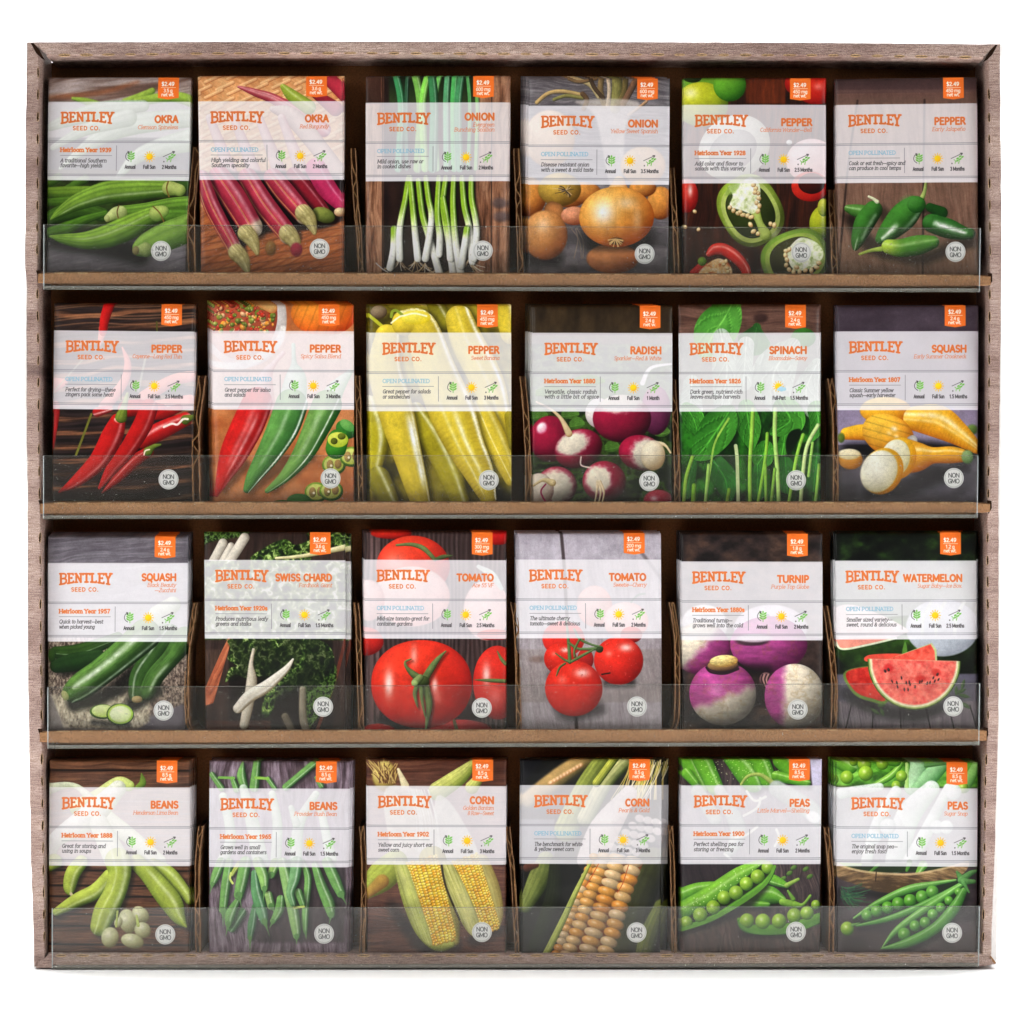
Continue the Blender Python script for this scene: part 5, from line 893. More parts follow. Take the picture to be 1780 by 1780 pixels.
def a_pea1(c):
    c.wood([(34, 26, 30), (70, 56, 58), (110, 90, 84)], 84, 160, 12, 3, gain=1.8); c.grad((36, 28, 34), (44, 34, 40), box=(c.x0, 880, 700, 1160), a=.7)
    c.wood([(60, 46, 44), (130, 106, 92)], 86, 120, 12, 7, box=(c.x0, 1280, c.x1, 1560), a=.55); c.grad((200, 200, 208), (180, 182, 186), box=(c.x0, 315, c.x1, 880), a=.6)
    D, Lt = (22, 84, 8), (130, 200, 50)
    def pod(p, **k): c.shade([(x+16, y+20, r) for x, y, r in p], .6, 22); c.tube(p, D, Lt, na=.12, nu=4, spec=[(-.4, .15, .35)], **k); 
    for p in ([(120, 110, 60), (220, 320, 60)], [(230, 120, 70), (330, 330, 60)], [(470, 110, 80), (590, 260, 90), (620, 320, 50)], [(650, 120, 70), (720, 280, 60)], [(830, 130, 80), (900, 220, 60)], [(780, 250, 40), (1000, 300, 30)], [(120, 230, 40), (180, 300, 30)]): pod(p)
    c.poly([(1020, 120), (1120, 120), (1120, 320), (1040, 320)], (200, 194, 216), smooth=False, bl=6)
    rs = np.random.RandomState(2)
    for k in range(80): x, y = rs.uniform(200, 800), rs.uniform(130, 310); c.ball(x, y, 4, 4, (150, 200, 80), (250, 255, 220), a=.6)
    c.tube([(520, 310, 10), (570, 250, 12), (660, 240, 14), (750, 300, 20)], (80, 110, 30), (190, 200, 110)); 
    for p in ([(360, 350, 40), (500, 640, 60), (440, 800, 40)], [(200, 360, 50), (330, 560, 50)], [(780, 340, 60), (1000, 480, 70), (1090, 560, 60)]): c.tube(p, (130, 142, 135), (198, 208, 196), bl=10)
    for p in ([(560, 360), (620, 430), (700, 400)], [(540, 540), (640, 480), (660, 410)], [(780, 640), (800, 700), (770, 760)], [(480, 700), (560, 680), (640, 620)], [(400, 820), (450, 860)]): c.line(p, (222, 226, 210), 9, bl=3)
    c.ball(1050, 550, 50, 40, (255, 255, 255), (255, 255, 255), bl=10, ang=30)
    for x, y in ((880, 960), (910, 920), (835, 1000), (1000, 930), (1030, 985)): c.ball(x, y, 26, 16, (30, 70, 14), (110, 150, 60), ang=-30)
    pod([(860, 1050, 20), (760, 1010, 40), (700, 1000, 20)]); c.tube([(860, 1050, 18), (945, 1005, 12)], (60, 100, 20), (170, 200, 90))
    pod([(80, 1130, 60), (200, 1080, 50), (330, 1060, 40)]); pod([(600, 1150, 60), (720, 1120, 70), (830, 1150, 26)]); pod([(560, 1180, 30), (720, 1190, 20)]); c.tube([(830, 1170, 26), (920, 1190, 26), (980, 1190, 12), (1035, 1125, 10)], (50, 100, 16), (160, 205, 80)); c.tube([(910, 1150, 16), (870, 1090, 8)], (50, 100, 16), (140, 190, 70))
    c.shade([(100, 1370, 40), (500, 1230, 40), (700, 1060, 30)], .7, 25); c.tube([(80, 1350, 30), (300, 1290, 26), (500, 1170, 24), (700, 1030, 22), (765, 920, 16)], D, (120, 190, 50))
    c.tube([(90, 1240, 70), (300, 1130, 78), (520, 980, 70), (680, 900, 46)], D, (140, 205, 56), spec=[(-.3, .15, .25)], na=.15, nu=4)
    for k in range(60): t = rs.uniform(0, 1); c.ball(120+560*t+rs.uniform(-50, 50), 1230-330*t+rs.uniform(-50, 50), 4.5, 4.5, (160, 210, 80), (255, 255, 225), a=.75)
    c.poly([(150, 1270), (330, 1170), (560, 990), (690, 890), (760, 900), (700, 1000), (500, 1150), (300, 1270), (120, 1330)], (14, 36, 6), bl=6)
    for x, y, r in ((120, 1320, 46), (222, 1265, 54), (318, 1210, 52), (398, 1138, 50), (486, 1103, 52), (562, 1036, 50), (645, 985, 52), (718, 918, 46)): pea(c, x, y, r)
    c.line([(80, 1375, 14), (300, 1300, 12), (520, 1180, 12), (700, 1040, 12), (770, 910, 10)], (100, 160, 44))
    c.shade([(560, 1390, 40), (900, 1390, 40)], .6, 30); c.tube([(510, 1300, 16), (560, 1360, 32), (720, 1375, 40), (900, 1360, 40), (1100, 1290, 40)], D, (110, 170, 50), bl=3)
    for x, y, r in ((568, 1308, 54), (685, 1312, 56), (806, 1310, 54), (918, 1270, 54), (1012, 1250, 50), (1075, 1190, 34)): pea(c, x, y, r, bl=2)
    c.line([(510, 1330, 8), (600, 1385, 12), (760, 1395, 14), (950, 1370, 14), (1100, 1310, 14)], (90, 150, 50), bl=3)
def a_pea2(c):
    c.mott([(44, 34, 40), (70, 56, 62), (84, 70, 74)], 160, 90); c.grad((74, 62, 60), (88, 76, 70), box=(c.x0, 1380, c.x1, 1600), a=.6); c.mott([(50, 100, 24), (90, 160, 40), (140, 200, 80)], 90, 60, box=(c.x0, 120, c.x1, 340)); c.grad((214, 226, 214), (190, 194, 196), box=(c.x0, 340, c.x1, 890), a=.6)
    D, Lt = (26, 92, 20), (130, 196, 84)
    for p in ([(130, 130, 60), (220, 180, 60)], [(380, 330, 16), (520, 250, 26), (600, 160, 16)], [(420, 130, 30), (560, 140, 40)]): c.tube(p, (30, 96, 10), (150, 210, 70), spec=[(-.3, .2, .4)])
    c.tube([(680, 330, 60), (720, 200, 60), (700, 120, 40)], (70, 130, 70), (190, 225, 180)); c.tube([(900, 160, 50), (800, 260, 60), (700, 340, 30)], (50, 120, 50), (160, 210, 150)); c.tube([(940, 150, 12), (780, 170, 16)], (40, 90, 30), (110, 160, 90)); c.tube([(1160, 160, 40), (1060, 330, 40)], (60, 120, 40), (150, 200, 110)); c.tube([(640, 160, 12), (640, 330, 14)], (120, 180, 80), (190, 220, 130))
    for x, y, r in ((330, 165, 50), (338, 232, 54), (200, 262, 48), (600, 250, 42), (560, 318, 34), (460, 160, 44), (250, 150, 30), (1050, 330, 40), (980, 330, 34), (100, 280, 40)): pea(c, x, y, r)
    for p in ([(160, 380, 40), (440, 330, 30)], [(820, 340, 60), (640, 560, 90), (560, 880, 80)], [(940, 330, 30), (760, 700, 50), (640, 900, 50)], [(560, 360, 40), (420, 600, 40), (340, 880, 40)]): c.tube(p, (160, 185, 160), (236, 244, 236), bl=4)
    for x, y, r in ((500, 620, 60), (860, 620, 50), (930, 620, 50), (980, 360, 60), (400, 700, 50)): c.ball(x, y, r, r, (180, 195, 185), (240, 248, 240), bl=5)
    c.poly([(120, 890), (1160, 890), (1000, 930), (700, 950), (400, 960), (200, 940)], (30, 50, 14), bl=6); c.tube([(150, 900, 16), (300, 900, 10)], (60, 130, 20), (150, 200, 60)); c.tube([(760, 900, 34), (710, 980, 14)], (50, 130, 20), (130, 190, 70), spec=[(-.2, .3, .4)]); c.tube([(640, 940, 10), (660, 880, 20)], (50, 130, 20), (96, 150, 56)); c.tube([(430, 900, 12), (360, 960, 8)], (50, 130, 20), (96, 150, 56))
    c.shade([(250, 1100, 30), (600, 1120, 30), (900, 1020, 30)], .6, 30)
    c.poly([(120, 880), (200, 920), (400, 960), (650, 965), (900, 925), (1090, 870), (1060, 960), (900, 1040), (700, 1090), (450, 1100), (250, 1040), (130, 990)], lambda X, Y: ramp((fbm(X/90, (Y-.0003*(X-500)**2)/16, 4)-.5)*1.3+.62-((Y-900)/260), [(84, 62, 36), (150, 118, 76), (206, 176, 124)]), bl=2)
    c.line([(130, 900), (300, 945), (500, 965), (700, 965), (950, 915), (1090, 875)], (216, 188, 140), 8, bl=2, a=.8); c.line([(415, 955), (410, 1020)], (60, 40, 24), 4)
    rs = np.random.RandomState(6)
    for k in range(34):
        x, y = 150+rs.uniform(0, 60), 1100+rs.uniform(-40, 60); a = rs.uniform(-.5, 1.5); l = rs.uniform(60, 190); c.line([(x, y), (x+l*.5*math.cos(a), y+l*.4*math.sin(a)+10), (x+l*math.cos(a), y+l*math.sin(a)*.7)], (36, 90, 60) if k % 2 else (60, 120, 70), 3, a=.8)
    def op(p, q, peas, r):
        c.shade([(x+14, y+26, w) for x, y, w in q], .55, 25)
        c.poly([(x, y) for x, y, w in p]+[(x, y) for x, y, w in q][::-1], (16, 40, 10), bl=5)
        c.tube(p, D, Lt, spec=[(-.4, .2, .3)], na=.15, nu=4)
        for x, y, rr in peas: pea(c, x, y, rr, (20, 80, 14), (120, 196, 60), n2=1.15)
        c.tube(q, D, (110, 180, 70), spec=[(-.5, .15, .3)], na=.15, nu=4)
    op([(250, 1290, 8), (420, 1180, 20), (650, 1080, 30), (850, 1035, 18), (1000, 1010, 8)], [(270, 1345, 8), (480, 1300, 20), (700, 1220, 26), (900, 1120, 22), (1030, 1040, 12)], [(345, 1268, 40), (418, 1236, 44), (498, 1212, 44), (576, 1182, 46), (664, 1160, 46), (752, 1132, 46), (828, 1096, 46)], 0)
    op([(460, 1500, 5), (560, 1380, 22), (720, 1260, 28), (900, 1140, 26), (1050, 1040, 16)], [(450, 1510, 5), (640, 1470, 34), (840, 1370, 40), (980, 1230, 42), (1060, 1090, 26)], [(620, 1405, 46), (700, 1345, 40), (775, 1320, 40), (832, 1262, 40), (890, 1212, 36), (950, 1160, 32), (1020, 1095, 28)], 0)
    for p in ([(1050, 1010, 30), (1010, 950, 10)], [(1040, 1010, 26), (1110, 960, 20), (1160, 940, 8)], [(1060, 1020, 26), (1140, 1020, 14)], [(1060, 1030, 16), (1100, 1100, 6)]): c.tube(p, (30, 90, 30), (110, 170, 90), na=.2)
    pea(c, 200, 1365, 50, bl=3); c.tube([(240, 1340, 12), (290, 1325, 4)], (50, 110, 30), (120, 180, 80))
def q(z, ox, oy, s): return (ox+z[0]/s, oy+z[1]/s)
R1, R2 = 1780/460, 1780/420
def pk(fn, ox, oy, s, quad, by, lx, rx, tx, bad, name, var, hy, desc, mon, net, lab, back=((-1, -1), (2, -2), (3, -4)), **k):
    d = dict(fn=fn, ox=ox, oy=oy, s=s, quad=quad, by=by, lx=lx, rx=rx, tx=tx, bad=bad, name=name, var=var, hy=hy, desc=desc, mon=mon, net=net, lab=lab, back=back); d.update(k); return d
OP = 'OPEN POLLINATED'; H = 'Heirloom Year '
PACKETS = [
 pk(a_okra, 40, 60, R1, ((172, 290), (1130, 290), (1100, 1598), (160, 1590)), 452, 255, 1035, 897, (938, 1447), 'OKRA', ['Clemson Spineless'], H+'1939', ['A traditional Southern', 'favorite\u2014high yields'], '2 Months', '3.5 g', 'green okra pods on grey wood', back=((2, 1), (2, 0), (3, 2))),
 pk(a_okrared, 330, 60, R1, ((54, 285), (1026, 283), (1026, 1600), (76, 1600)), 448, 150, 933, 785, (872, 1435), 'OKRA', ['Red Burgundy'], OP, ['High yielding and colorful', 'Southern specialty'], '2 Months', '3.6 g', 'red okra pods on woven cane', back=((3, -1), (4, -1), (3, 0)), tb=33.5),
 pk(a_scallion, 610, 60, R1, ((100, 283), (1055, 280), (1048, 1600), (100, 1600)), 457, 181, 963, 820, (890, 1447), 'ONION', ['Evergreen', 'Bunching Scallion'], OP, ['Mild onion, use raw or', 'in cooked dishes'], '2 Months', '600 mg', 'bunch of green scallions', back=((4, 0), (5, 1), (3, -1))),
 pk(a_onion, 890, 60, R1, ((113, 292), (1062, 296), (1050, 1605), (106, 1605)), 480, 198, 977, 836, (896, 1470), 'ONION', ['Yellow Sweet Spanish'], OP, ['Disease resistant onion', 'with a sweet & mild taste'], '3.5 Months', '600 mg', 'round yellow onions', back=((-5, -2), (-10, -3), (-14, -3))),
 pk(a_bell, 1165, 60, R1, ((90, 297), (1046, 297), (1045, 1610), (90, 1610)), 472, 169, 952, 805, (881, 1460), 'PEPPER', ['California Wonder\u2014Bell'], H+'1928', ['Add color and flavor to', 'salads with this variety'], '2.5 Months', '450 mg', 'halved green bell peppers', back=((-2, 0), (1, -1), (-1, 0))),
 pk(a_jal, 1440, 60, R1, ((52, 300), (998, 287), (1008, 1610), (62, 1610)), 467, 140, 921, 775, (850, 1455), 'PEPPER', ['Early Jalape\u00f1o'], OP, ['Cook or eat fresh\u2014spicy and', 'can produce in cool temps'], '3 Months', '450 mg', 'small glossy green jalapeno peppers', back=((-3, 1), (-4, 2), (-2, 0))),
 pk(a_cayenne, 40, 500, R2, ((230, 115), (1262, 125), (1252, 1572), (217, 1562)), 318, 317, 1170, 1016, (1077, 1402), 'PEPPER', ['Cayenne\u2014Long Red Thin'], OP, ['Perfect for drying\u2014these', 'zingers pack some heat!'], '2.5 Months', '450 mg', 'glossy red chillies', back=((3, 1), (4, -1), (4, 0))),
 pk(a_salsa, 330, 500, R2, ((166, 120), (1207, 125), (1210, 1578), (182, 1578)), 318, 260, 1112, 952, (1035, 1398), 'PEPPER', ['Spicy Salsa Blend'], OP, ['Great pepper for salsa', 'and salads'], '3 Months', '450 mg', 'one red and two green chillies', back=((-3, -2), (-6, -4), (-9, -6))),
 pk(a_banana, 610, 500, R2, ((133, 125), (1180, 125), (1183, 1575), (140, 1575)), 330, 238, 1092, 931, (1014, 1410), 'PEPPER', ['Sweet Banana'], OP, ['Great pepper for salads', 'or sandwiches'], '3 Months', '450 mg', 'yellow banana peppers', back=((-2, -1), (-5, -1), (-4, 0)), tb=38),
 pk(a_radish, 890, 500, R2, ((152, 130), (1182, 133), (1178, 1575), (148, 1575)), 332, 243, 1097, 939, (1012, 1417), 'RADISH', ['Sparkler\u2014Red & White'], H+'1880', ['Versatile, classic radish', 'with a little bit of spice'], '1 Month', '2.4 g', 'red and white radishes', back=((-4, -1), (-8, -2), (-13, -3)), nw='net w.', tb=38.5),
 pk(a_spinach, 1165, 500, R2, ((60, 133), (1104, 130), (1100, 1572), (77, 1572)), 332, 152, 1004, 846, (928, 1412), 'SPINACH', ['Bloomsdale\u2014Savoy'], H+'1826', ['Dark green, nutrient-rich', 'leaves-multiple harvests'], '1.5 Months', '2.4 g', 'green spinach leaves and stems', back=((1, -1), (0, -2), (2, -1)), part=True, tb=38),
 pk(a_crook, 1440, 500, R2, ((60, 132), (1105, 130), (1096, 1575), (73, 1575)), 320, 158, 1011, 854, (925, 1395), 'SQUASH', ['Early Summer Crookneck'], H+'1807', ['Classic Summer yellow', 'squash\u2014early harvester'], '1.5 Months', '2.4 g', 'sliced yellow crookneck squash', back=((-3, 0), (-4, -1), (-3, -1))),
 pk(a_zuc, 40, 890, R2, ((184, 180), (1216, 180), (1201, 1608), (185, 1605)), 373, 272, 1123, 965, (1041, 1453), 'SQUASH', ['Black Beauty', '\u2014Zucchini'], H+'1957', ['Quick to harvest\u2014best', 'when picked young'], '1.5 Months', '2.4 g', 'dark green zucchini on sackcloth', back=((2, -3), (5, -5), (7, -8))),
 pk(a_chard, 330, 890, R2, ((105, 145), (1143, 150), (1150, 1605), (117, 1605)), 352, 196, 1050, 889, (980, 1427), 'SWISS CHARD', ['Fordhook Giant'], H+'1920s', ['Produces nutritious leafy', 'greens and stalks'], '1.5 Months', '3.6 g', 'curly green leaves with white stalks', back=((10, 2), (11, 4), (8, 6)), tb=37),
 pk(a_tomato, 610, 890, R2, ((97, 145), (1143, 150), (1143, 1605), (105, 1605)), 351, 196, 1050, 892, (964, 1434), 'TOMATO', ['Ace 55 VF'], OP, ['Mid-size tomato-great for', 'container gardens'], '2.5 Months', '300 mg', 'one large red tomato with green calyx', back=((-2, -2), (1, -3), (-4, -4)), tb=38),
 pk(a_cherry, 885, 890, R2, ((65, 155), (1118, 155), (1125, 1605), (84, 1605)), 348, 157, 1010, 849, (938, 1425), 'TOMATO', ['Sweetie\u2014Cherry'], OP, ['The ultimate cherry', 'tomato\u2014sweet & delicious'], '2 Months', '200 mg', 'cherry tomatoes on a green vine', back=((-5, 0), (-2, -3), (-7, -5)), tb=34.5),
 pk(a_turnip, 1165, 890, R2, ((82, 157), (1122, 160), (1122, 1600), (90, 1600)), 363, 168, 1020, 861, (938, 1446), 'TURNIP', ['Purple Top Globe'], H+'1880s', ['Traditional turnip\u2014', 'grows well into the cold'], '2 Months', '1.8 g', 'purple topped turnips', back=((-3, -2), (-6, -4), (-8, -5)), tb=38),
 pk(a_melon, 1435, 890, R2, ((68, 150), (1110, 150), (1115, 1595), (88, 1600)), 356, 157, 1007, 847, (936, 1425), 'WATERMELON', ['Sugar Baby\u2014Ice Box.'], OP, ['Smaller sized variety\u2014', 'sweet, round & delicious'], '2.5 Months', '1.2 g', 'red watermelon slices', back=((-4, -2), (-7, -1), (3, -3)), tb=37.5),
 pk(a_lima, 40, 1290, R2, ((197, 132), (1230, 135), (1226, 1565), (188, 1560)), 330, 290, 1141, 984, (1052, 1405), 'BEANS', ['Henderson Lima Bean'], H+'1888', ['Great for storing and', 'using in soups'], '2 Months', '8.5 g', 'broad lima bean pods and loose beans', back=((3, -2), (7, -4), (10, -5)), tb=37.5),
 pk(a_bush, 340, 1290, R2, ((102, 138), (1138, 143), (1119, 1560), (98, 1560)), 339, 187, 1036, 879, (953, 1403), 'BEANS', ['Provider Bush Bean'], H+'1965', ['Grows well in small', 'gardens and containers'], '1.5 Months', '8.5 g', 'slim green bush beans hanging in a row', back=((5, -2), (8, -3), (4, -5))),
 pk(a_corn, 610, 1290, R2, ((115, 127), (1145, 130), (1139, 1555), (120, 1555)), 320, 205, 1049, 892, (966, 1391), 'CORN', ['Golden Bantam', '8 Row\u2014Sweet'], H+'1902', ['Yellow and juicy short ear', 'sweet corn'], '3 Months', '8.5 g', 'two husked yellow corn cobs', back=((-1, -2), (1, -1), (2, -3))),
 pk(a_corn2, 885, 1290, R2, ((96, 125), (1125, 125), (1113, 1550), (91, 1550)), 314, 188, 1029, 879, (943, 1392), 'CORN', ['Pearls & Gold'], OP, ['The benchmark for white', '& yellow sweet corn'], '3 Months', '8.5 g', 'one orange corn cob on black', back=((-4, 0), (12, 0), (5, -2))),
 pk(a_pea1, 1165, 1290, R2, ((82, 125), (1117, 125), (1099, 1545), (80, 1545)), 316, 177, 1021, 869, (932, 1388), 'PEAS', ['Little Marvel\u2014Shelling'], H+'1900', ['Perfect shelling pea for', 'storing or freezing'], '2 Months', '8.5 g', 'open pea pods on dark wood', back=((-2, -1), (-4, -2), (-5, -3))),
 pk(a_pea2, 1425, 1290, R2, ((120, 138), (1163, 150), (1156, 1556), (125, 1556)), 334, 237, 1085, 930, (975, 1395), 'PEAS', ['Sugar Snap'], OP, ['The original snap pea\u2014', 'enjoy fresh fast!'], '1.5 Months', '8.5 g', 'snap pea pods below a wooden bowl', back=((-5, -2), (-9, -4), (-13, -6)), tb=37),
]
def paint(d, K=2.0):
    (ax, ay), (bx, by), (cx, cy), (dx, dy) = d['quad']
    c = Canvas((ax+dx)/2, (ay+by)/2, (bx+cx)/2, (cy+dy)/2, d['s'], K)
    d['fn'](c)
    _, X, Y = c.reg(c.x0, c.y0, c.x1, c.y1); sd = len(d['lab'])+int(d['ox']) % 17
    m = 1+.13*(fbm(X/16, Y/16, sd, 4)-.5)+.2*(fbm(X/90, Y/90, sd+3, 3)-.5)+.12*(vnoise(X/3.1, Y/3.1, sd+5)-.5)
    c.im = c.im*m[..., None]; g = c.im.mean(2, keepdims=True); c.im = g+(c.im-g)*.89
    c.im = 255*(np.clip(c.im, 0, 255)/255)**1.16
    label(c, d)
    return c
# ---------------------------------------------------------------- helpers
def P(px, py, d):
    """real point that stands d metres behind the display's front plane at photo position (px, py)."""
    k = S*(D+d)/D
    return Vector(((px-890)*k, d, ZC-(py-890)*k))
def lin(c): return tuple(((v/255)/12.92 if v/255 <= .04045 else ((v/255+.055)/1.055)**2.4) for v in c)+(1,)
def mesh(name, vs, fs, mat=None, parent=None, smooth=False, uvs=None, bevel=0):
    m = bpy.data.meshes.new(name); m.from_pydata([tuple(v) for v in vs], [], fs); m.update()
    if uvs is not None:
        l = m.uv_layers.new(name='UVMap')
        for p in m.polygons:
            for li in p.loop_indices: l.data[li].uv = uvs[m.loops[li].vertex_index]
    if smooth: m.polygons.foreach_set('use_smooth', [True]*len(m.polygons))
    if mat: m.materials.append(mat)
    return link(name, m, parent)
def link(name, m, parent=None, loc=(0, 0, 0)):
    o = bpy.data.objects.new(name, m); COL.objects.link(o); o.location = loc
    if parent: o.parent = parent
    return o
def tag(o, label=None, cat=None, group=None, kind=None):
    for k, v in (('label', label), ('category', cat), ('group', group), ('kind', kind)):
        if v: o[k] = v
    return o
def box_v(a, b):
    (x0, y0, z0), (x1, y1, z1) = a, b
    return [(x0, y0, z0), (x1, y0, z0), (x1, y1, z0), (x0, y1, z0), (x0, y0, z1), (x1, y0, z1), (x1, y1, z1), (x0, y1, z1)], [(0, 1, 5, 4), (1, 2, 6, 5), (2, 3, 7, 6), (3, 0, 4, 7), (4, 5, 6, 7), (3, 2, 1, 0)]
def quadslab(q, t):
    """four front corners (Vectors, tl tr br bl) given thickness t backwards."""
    b = [v+Vector((0, t, 0)) for v in q]
    return q+b, [(0, 3, 2, 1), (4, 5, 6, 7), (0, 1, 5, 4), (1, 2, 6, 5), (2, 3, 7, 6), (3, 0, 4, 7)]
def interp(tab, t):
    for (a, va), (b, vb) in zip(tab, tab[1:]):
        if t <= b: return va+(vb-va)*max(0, (t-a)/(b-a))
    return tab[-1][1]
def nt(name):
    m = bpy.data.materials.new(name); m.use_nodes = True; t = m.node_tree
    return m, t, t.nodes['Principled BSDF']
def mk(t, typ, **k):
    n = t.nodes.new(typ)
    for a, b in k.items(): setattr(n, a, b)
    return n
def noise(t, scale, detail=4, vec=None, rough=.6, dist=0):
    n = mk(t, 'ShaderNodeTexNoise'); n.inputs['Scale'].default_value = scale; n.inputs['Detail'].default_value = detail; n.inputs['Roughness'].default_value = rough; n.inputs['Distortion'].default_value = dist
    if vec: t.links.new(vec, n.inputs['Vector'])
    return n.outputs['Fac']
def mapped(t, scale, rot=(0, 0, 0)):
    g = mk(t, 'ShaderNodeNewGeometry'); m = mk(t, 'ShaderNodeMapping'); m.inputs['Scale'].default_value = scale; m.inputs['Rotation'].default_value = rot
    t.links.new(g.outputs['Position'], m.inputs['Vector']); return m.outputs['Vector']
def rampn(t, fac, stops):
    r = mk(t, 'ShaderNodeValToRGB'); e = r.color_ramp.elements
    while len(e) < len(stops): e.new(.5)
    for i, (p, c) in enumerate(stops): e[i].position = p; e[i].color = c if len(c) == 4 else lin(c)
    t.links.new(fac, r.inputs['Fac']); return r.outputs['Color']
def mixc(t, typ, fac, a, b):
    m = mk(t, 'ShaderNodeMix', data_type='RGBA', blend_type=typ)
    for s_, v in ((m.inputs[0], fac), (m.inputs[6], a), (m.inputs[7], b)):
        if hasattr(v, 'links') or hasattr(v, 'is_linked'): t.links.new(v, s_)
        else: s_.default_value = v
    return m.outputs[2]
def bump(t, h, strength, dist, bs):
    b = mk(t, 'ShaderNodeBump'); b.inputs['Strength'].default_value = strength; b.inputs['Distance'].default_value = dist
    t.links.new(h, b.inputs['Height']); t.links.new(b.outputs['Normal'], bs.inputs['Normal'])
# ---------------------------------------------------------------- materials
def m_wood():
    m, t, b = nt('printed wood grain board')
    f = noise(t, 1, 6, mapped(t, (150, 150, 2600)), .75, .4); c = rampn(t, f, [(.30, (112, 84, 76)), (.43, (178, 150, 138)), (.55, (224, 202, 190)), (.70, (248, 232, 220))])
    f2 = noise(t, 1, 3, mapped(t, (12, 12, 60)), .5); c2 = rampn(t, f2, [(.3, (190, 176, 174)), (.5, (226, 218, 216)), (.7, (250, 246, 242))])
    f3 = noise(t, 1, 2, mapped(t, (4, 4, 95), (0, .02, 0)), .4); c3_ = rampn(t, f3, [(.30, (110, 80, 84)), (.36, (255, 255, 255))])
    f4 = noise(t, 1, 2, mapped(t, (1500, 1500, 3400))); c4 = rampn(t, f4, [(.34, (120, 108, 108)), (.5, (225, 222, 222)), (.62, (255, 255, 255))])
    c = mixc(t, 'MULTIPLY', 1., c, c2); c = mixc(t, 'MULTIPLY', .5, c, c3_); c = mixc(t, 'MULTIPLY', .85, c, c4)
    t.links.new(c, b.inputs['Base Color']); b.inputs['Roughness'].default_value = .62
    bump(t, f, .25, .0004, b); return m
def m_kraft(name, base=(160, 124, 92), dk=.78, rib=0):
    m, t, b = nt(name)
    f = noise(t, 900, 5, mapped(t, (1, 1, 1)), .7); lo = tuple(v*dk for v in base); hi = tuple(min(255, v*1.14) for v in base)
    c = rampn(t, f, [(.3, lo), (.5, base), (.72, hi)])
    f2 = noise(t, 30, 3, mapped(t, (1, 1, 1)), .5); c = mixc(t, 'MULTIPLY', .6, c, rampn(t, f2, [(.3, (215, 208, 200)), (.7, (255, 255, 255))]))
    f3 = noise(t, 1600, 1, mapped(t, (1, 1, 1))); c = mixc(t, 'MULTIPLY', .8, c, rampn(t, f3, [(.24, (110, 80, 60)), (.32, (255, 255, 255))]))
    t.links.new(c, b.inputs['Base Color']); b.inputs['Roughness'].default_value = .85; b.inputs['Specular IOR Level'].default_value = .2
    bump(t, f, .3, .0003, b); return m
def m_plain(name, col, rough=.6, spec=.4):
    m, t, b = nt(name)
    f = noise(t, 300, 3, mapped(t, (1, 1, 1))); c = rampn(t, f, [(.3, tuple(v*.9 for v in col)), (.7, tuple(min(255, v*1.05) for v in col))])
    t.links.new(c, b.inputs['Base Color']); b.inputs['Roughness'].default_value = rough; b.inputs['Specular IOR Level'].default_value = spec; return m
def m_clear(name, veil, vcol, gl=.05):
    m, t, b = nt(name); out = t.nodes['Material Output']; t.nodes.remove(b)
    tr = mk(t, 'ShaderNodeBsdfTransparent'); tr.inputs[0].default_value = (.99, .99, .985, 1)
    df = mk(t, 'ShaderNodeBsdfDiffuse'); gs = mk(t, 'ShaderNodeBsdfGlossy'); gs.inputs['Roughness'].default_value = .12
    dust = noise(t, 900, 2, mapped(t, (1, 1, 1)), .5); dc = rampn(t, dust, [(.70, lin(vcol)), (.76, lin((250, 250, 245)))]); t.links.new(dc, df.inputs[0])
    dv = mk(t, 'ShaderNodeMapRange'); t.links.new(dust, dv.inputs[0]); dv.inputs[1].default_value = .7; dv.inputs[2].default_value = .78; dv.inputs[3].default_value = veil; dv.inputs[4].default_value = min(1, veil+.35)
    a = mk(t, 'ShaderNodeMixShader'); t.links.new(dv.outputs[0], a.inputs[0]); t.links.new(tr.outputs[0], a.inputs[1]); t.links.new(df.outputs[0], a.inputs[2])
    lw = mk(t, 'ShaderNodeLayerWeight'); pw = mk(t, 'ShaderNodeMath', operation='POWER'); t.links.new(lw.outputs['Facing'], pw.inputs[0]); pw.inputs[1].default_value = 4
    fr = mk(t, 'ShaderNodeMath', operation='MULTIPLY_ADD'); t.links.new(pw.outputs[0], fr.inputs[0]); fr.inputs[1].default_value = .3; fr.inputs[2].default_value = .015
    a2 = mk(t, 'ShaderNodeMixShader'); t.links.new(fr.outputs[0], a2.inputs[0]); t.links.new(a.outputs[0], a2.inputs[1]); t.links.new(gs.outputs[0], a2.inputs[2])
    t.links.new(a2.outputs[0], out.inputs[0]); return m
WOOD = m_wood(); KR = m_kraft('kraft cardboard', (158, 118, 84)); KRD = m_kraft('inner kraft cardboard', (128, 84, 50)); KRE = m_kraft('torn cardboard edge', (206, 172, 130), .6)
FLU = m_kraft('corrugated fluting', (138, 100, 64), .7); CORE = m_kraft('flute hollows', (84, 54, 32), .6); DARK = m_plain('painted slot shade', (40, 24, 14), .9, .1); WHT = m_plain('white board liner', (214, 208, 204), .6)  # DARK puts the shade of cuts, notches and corner gaps into colour
CLR = m_clear('clear plastic strip', .034, (140, 138, 128)); CLE = m_clear('plastic edge highlight', .55, (196, 206, 206)); CLF = m_clear('clear plastic fold', .5, (150, 147, 138)); CLT = m_clear('plastic rim highlight', .4, (130, 130, 122))  # edge and top rim colours hold the strip's highlights
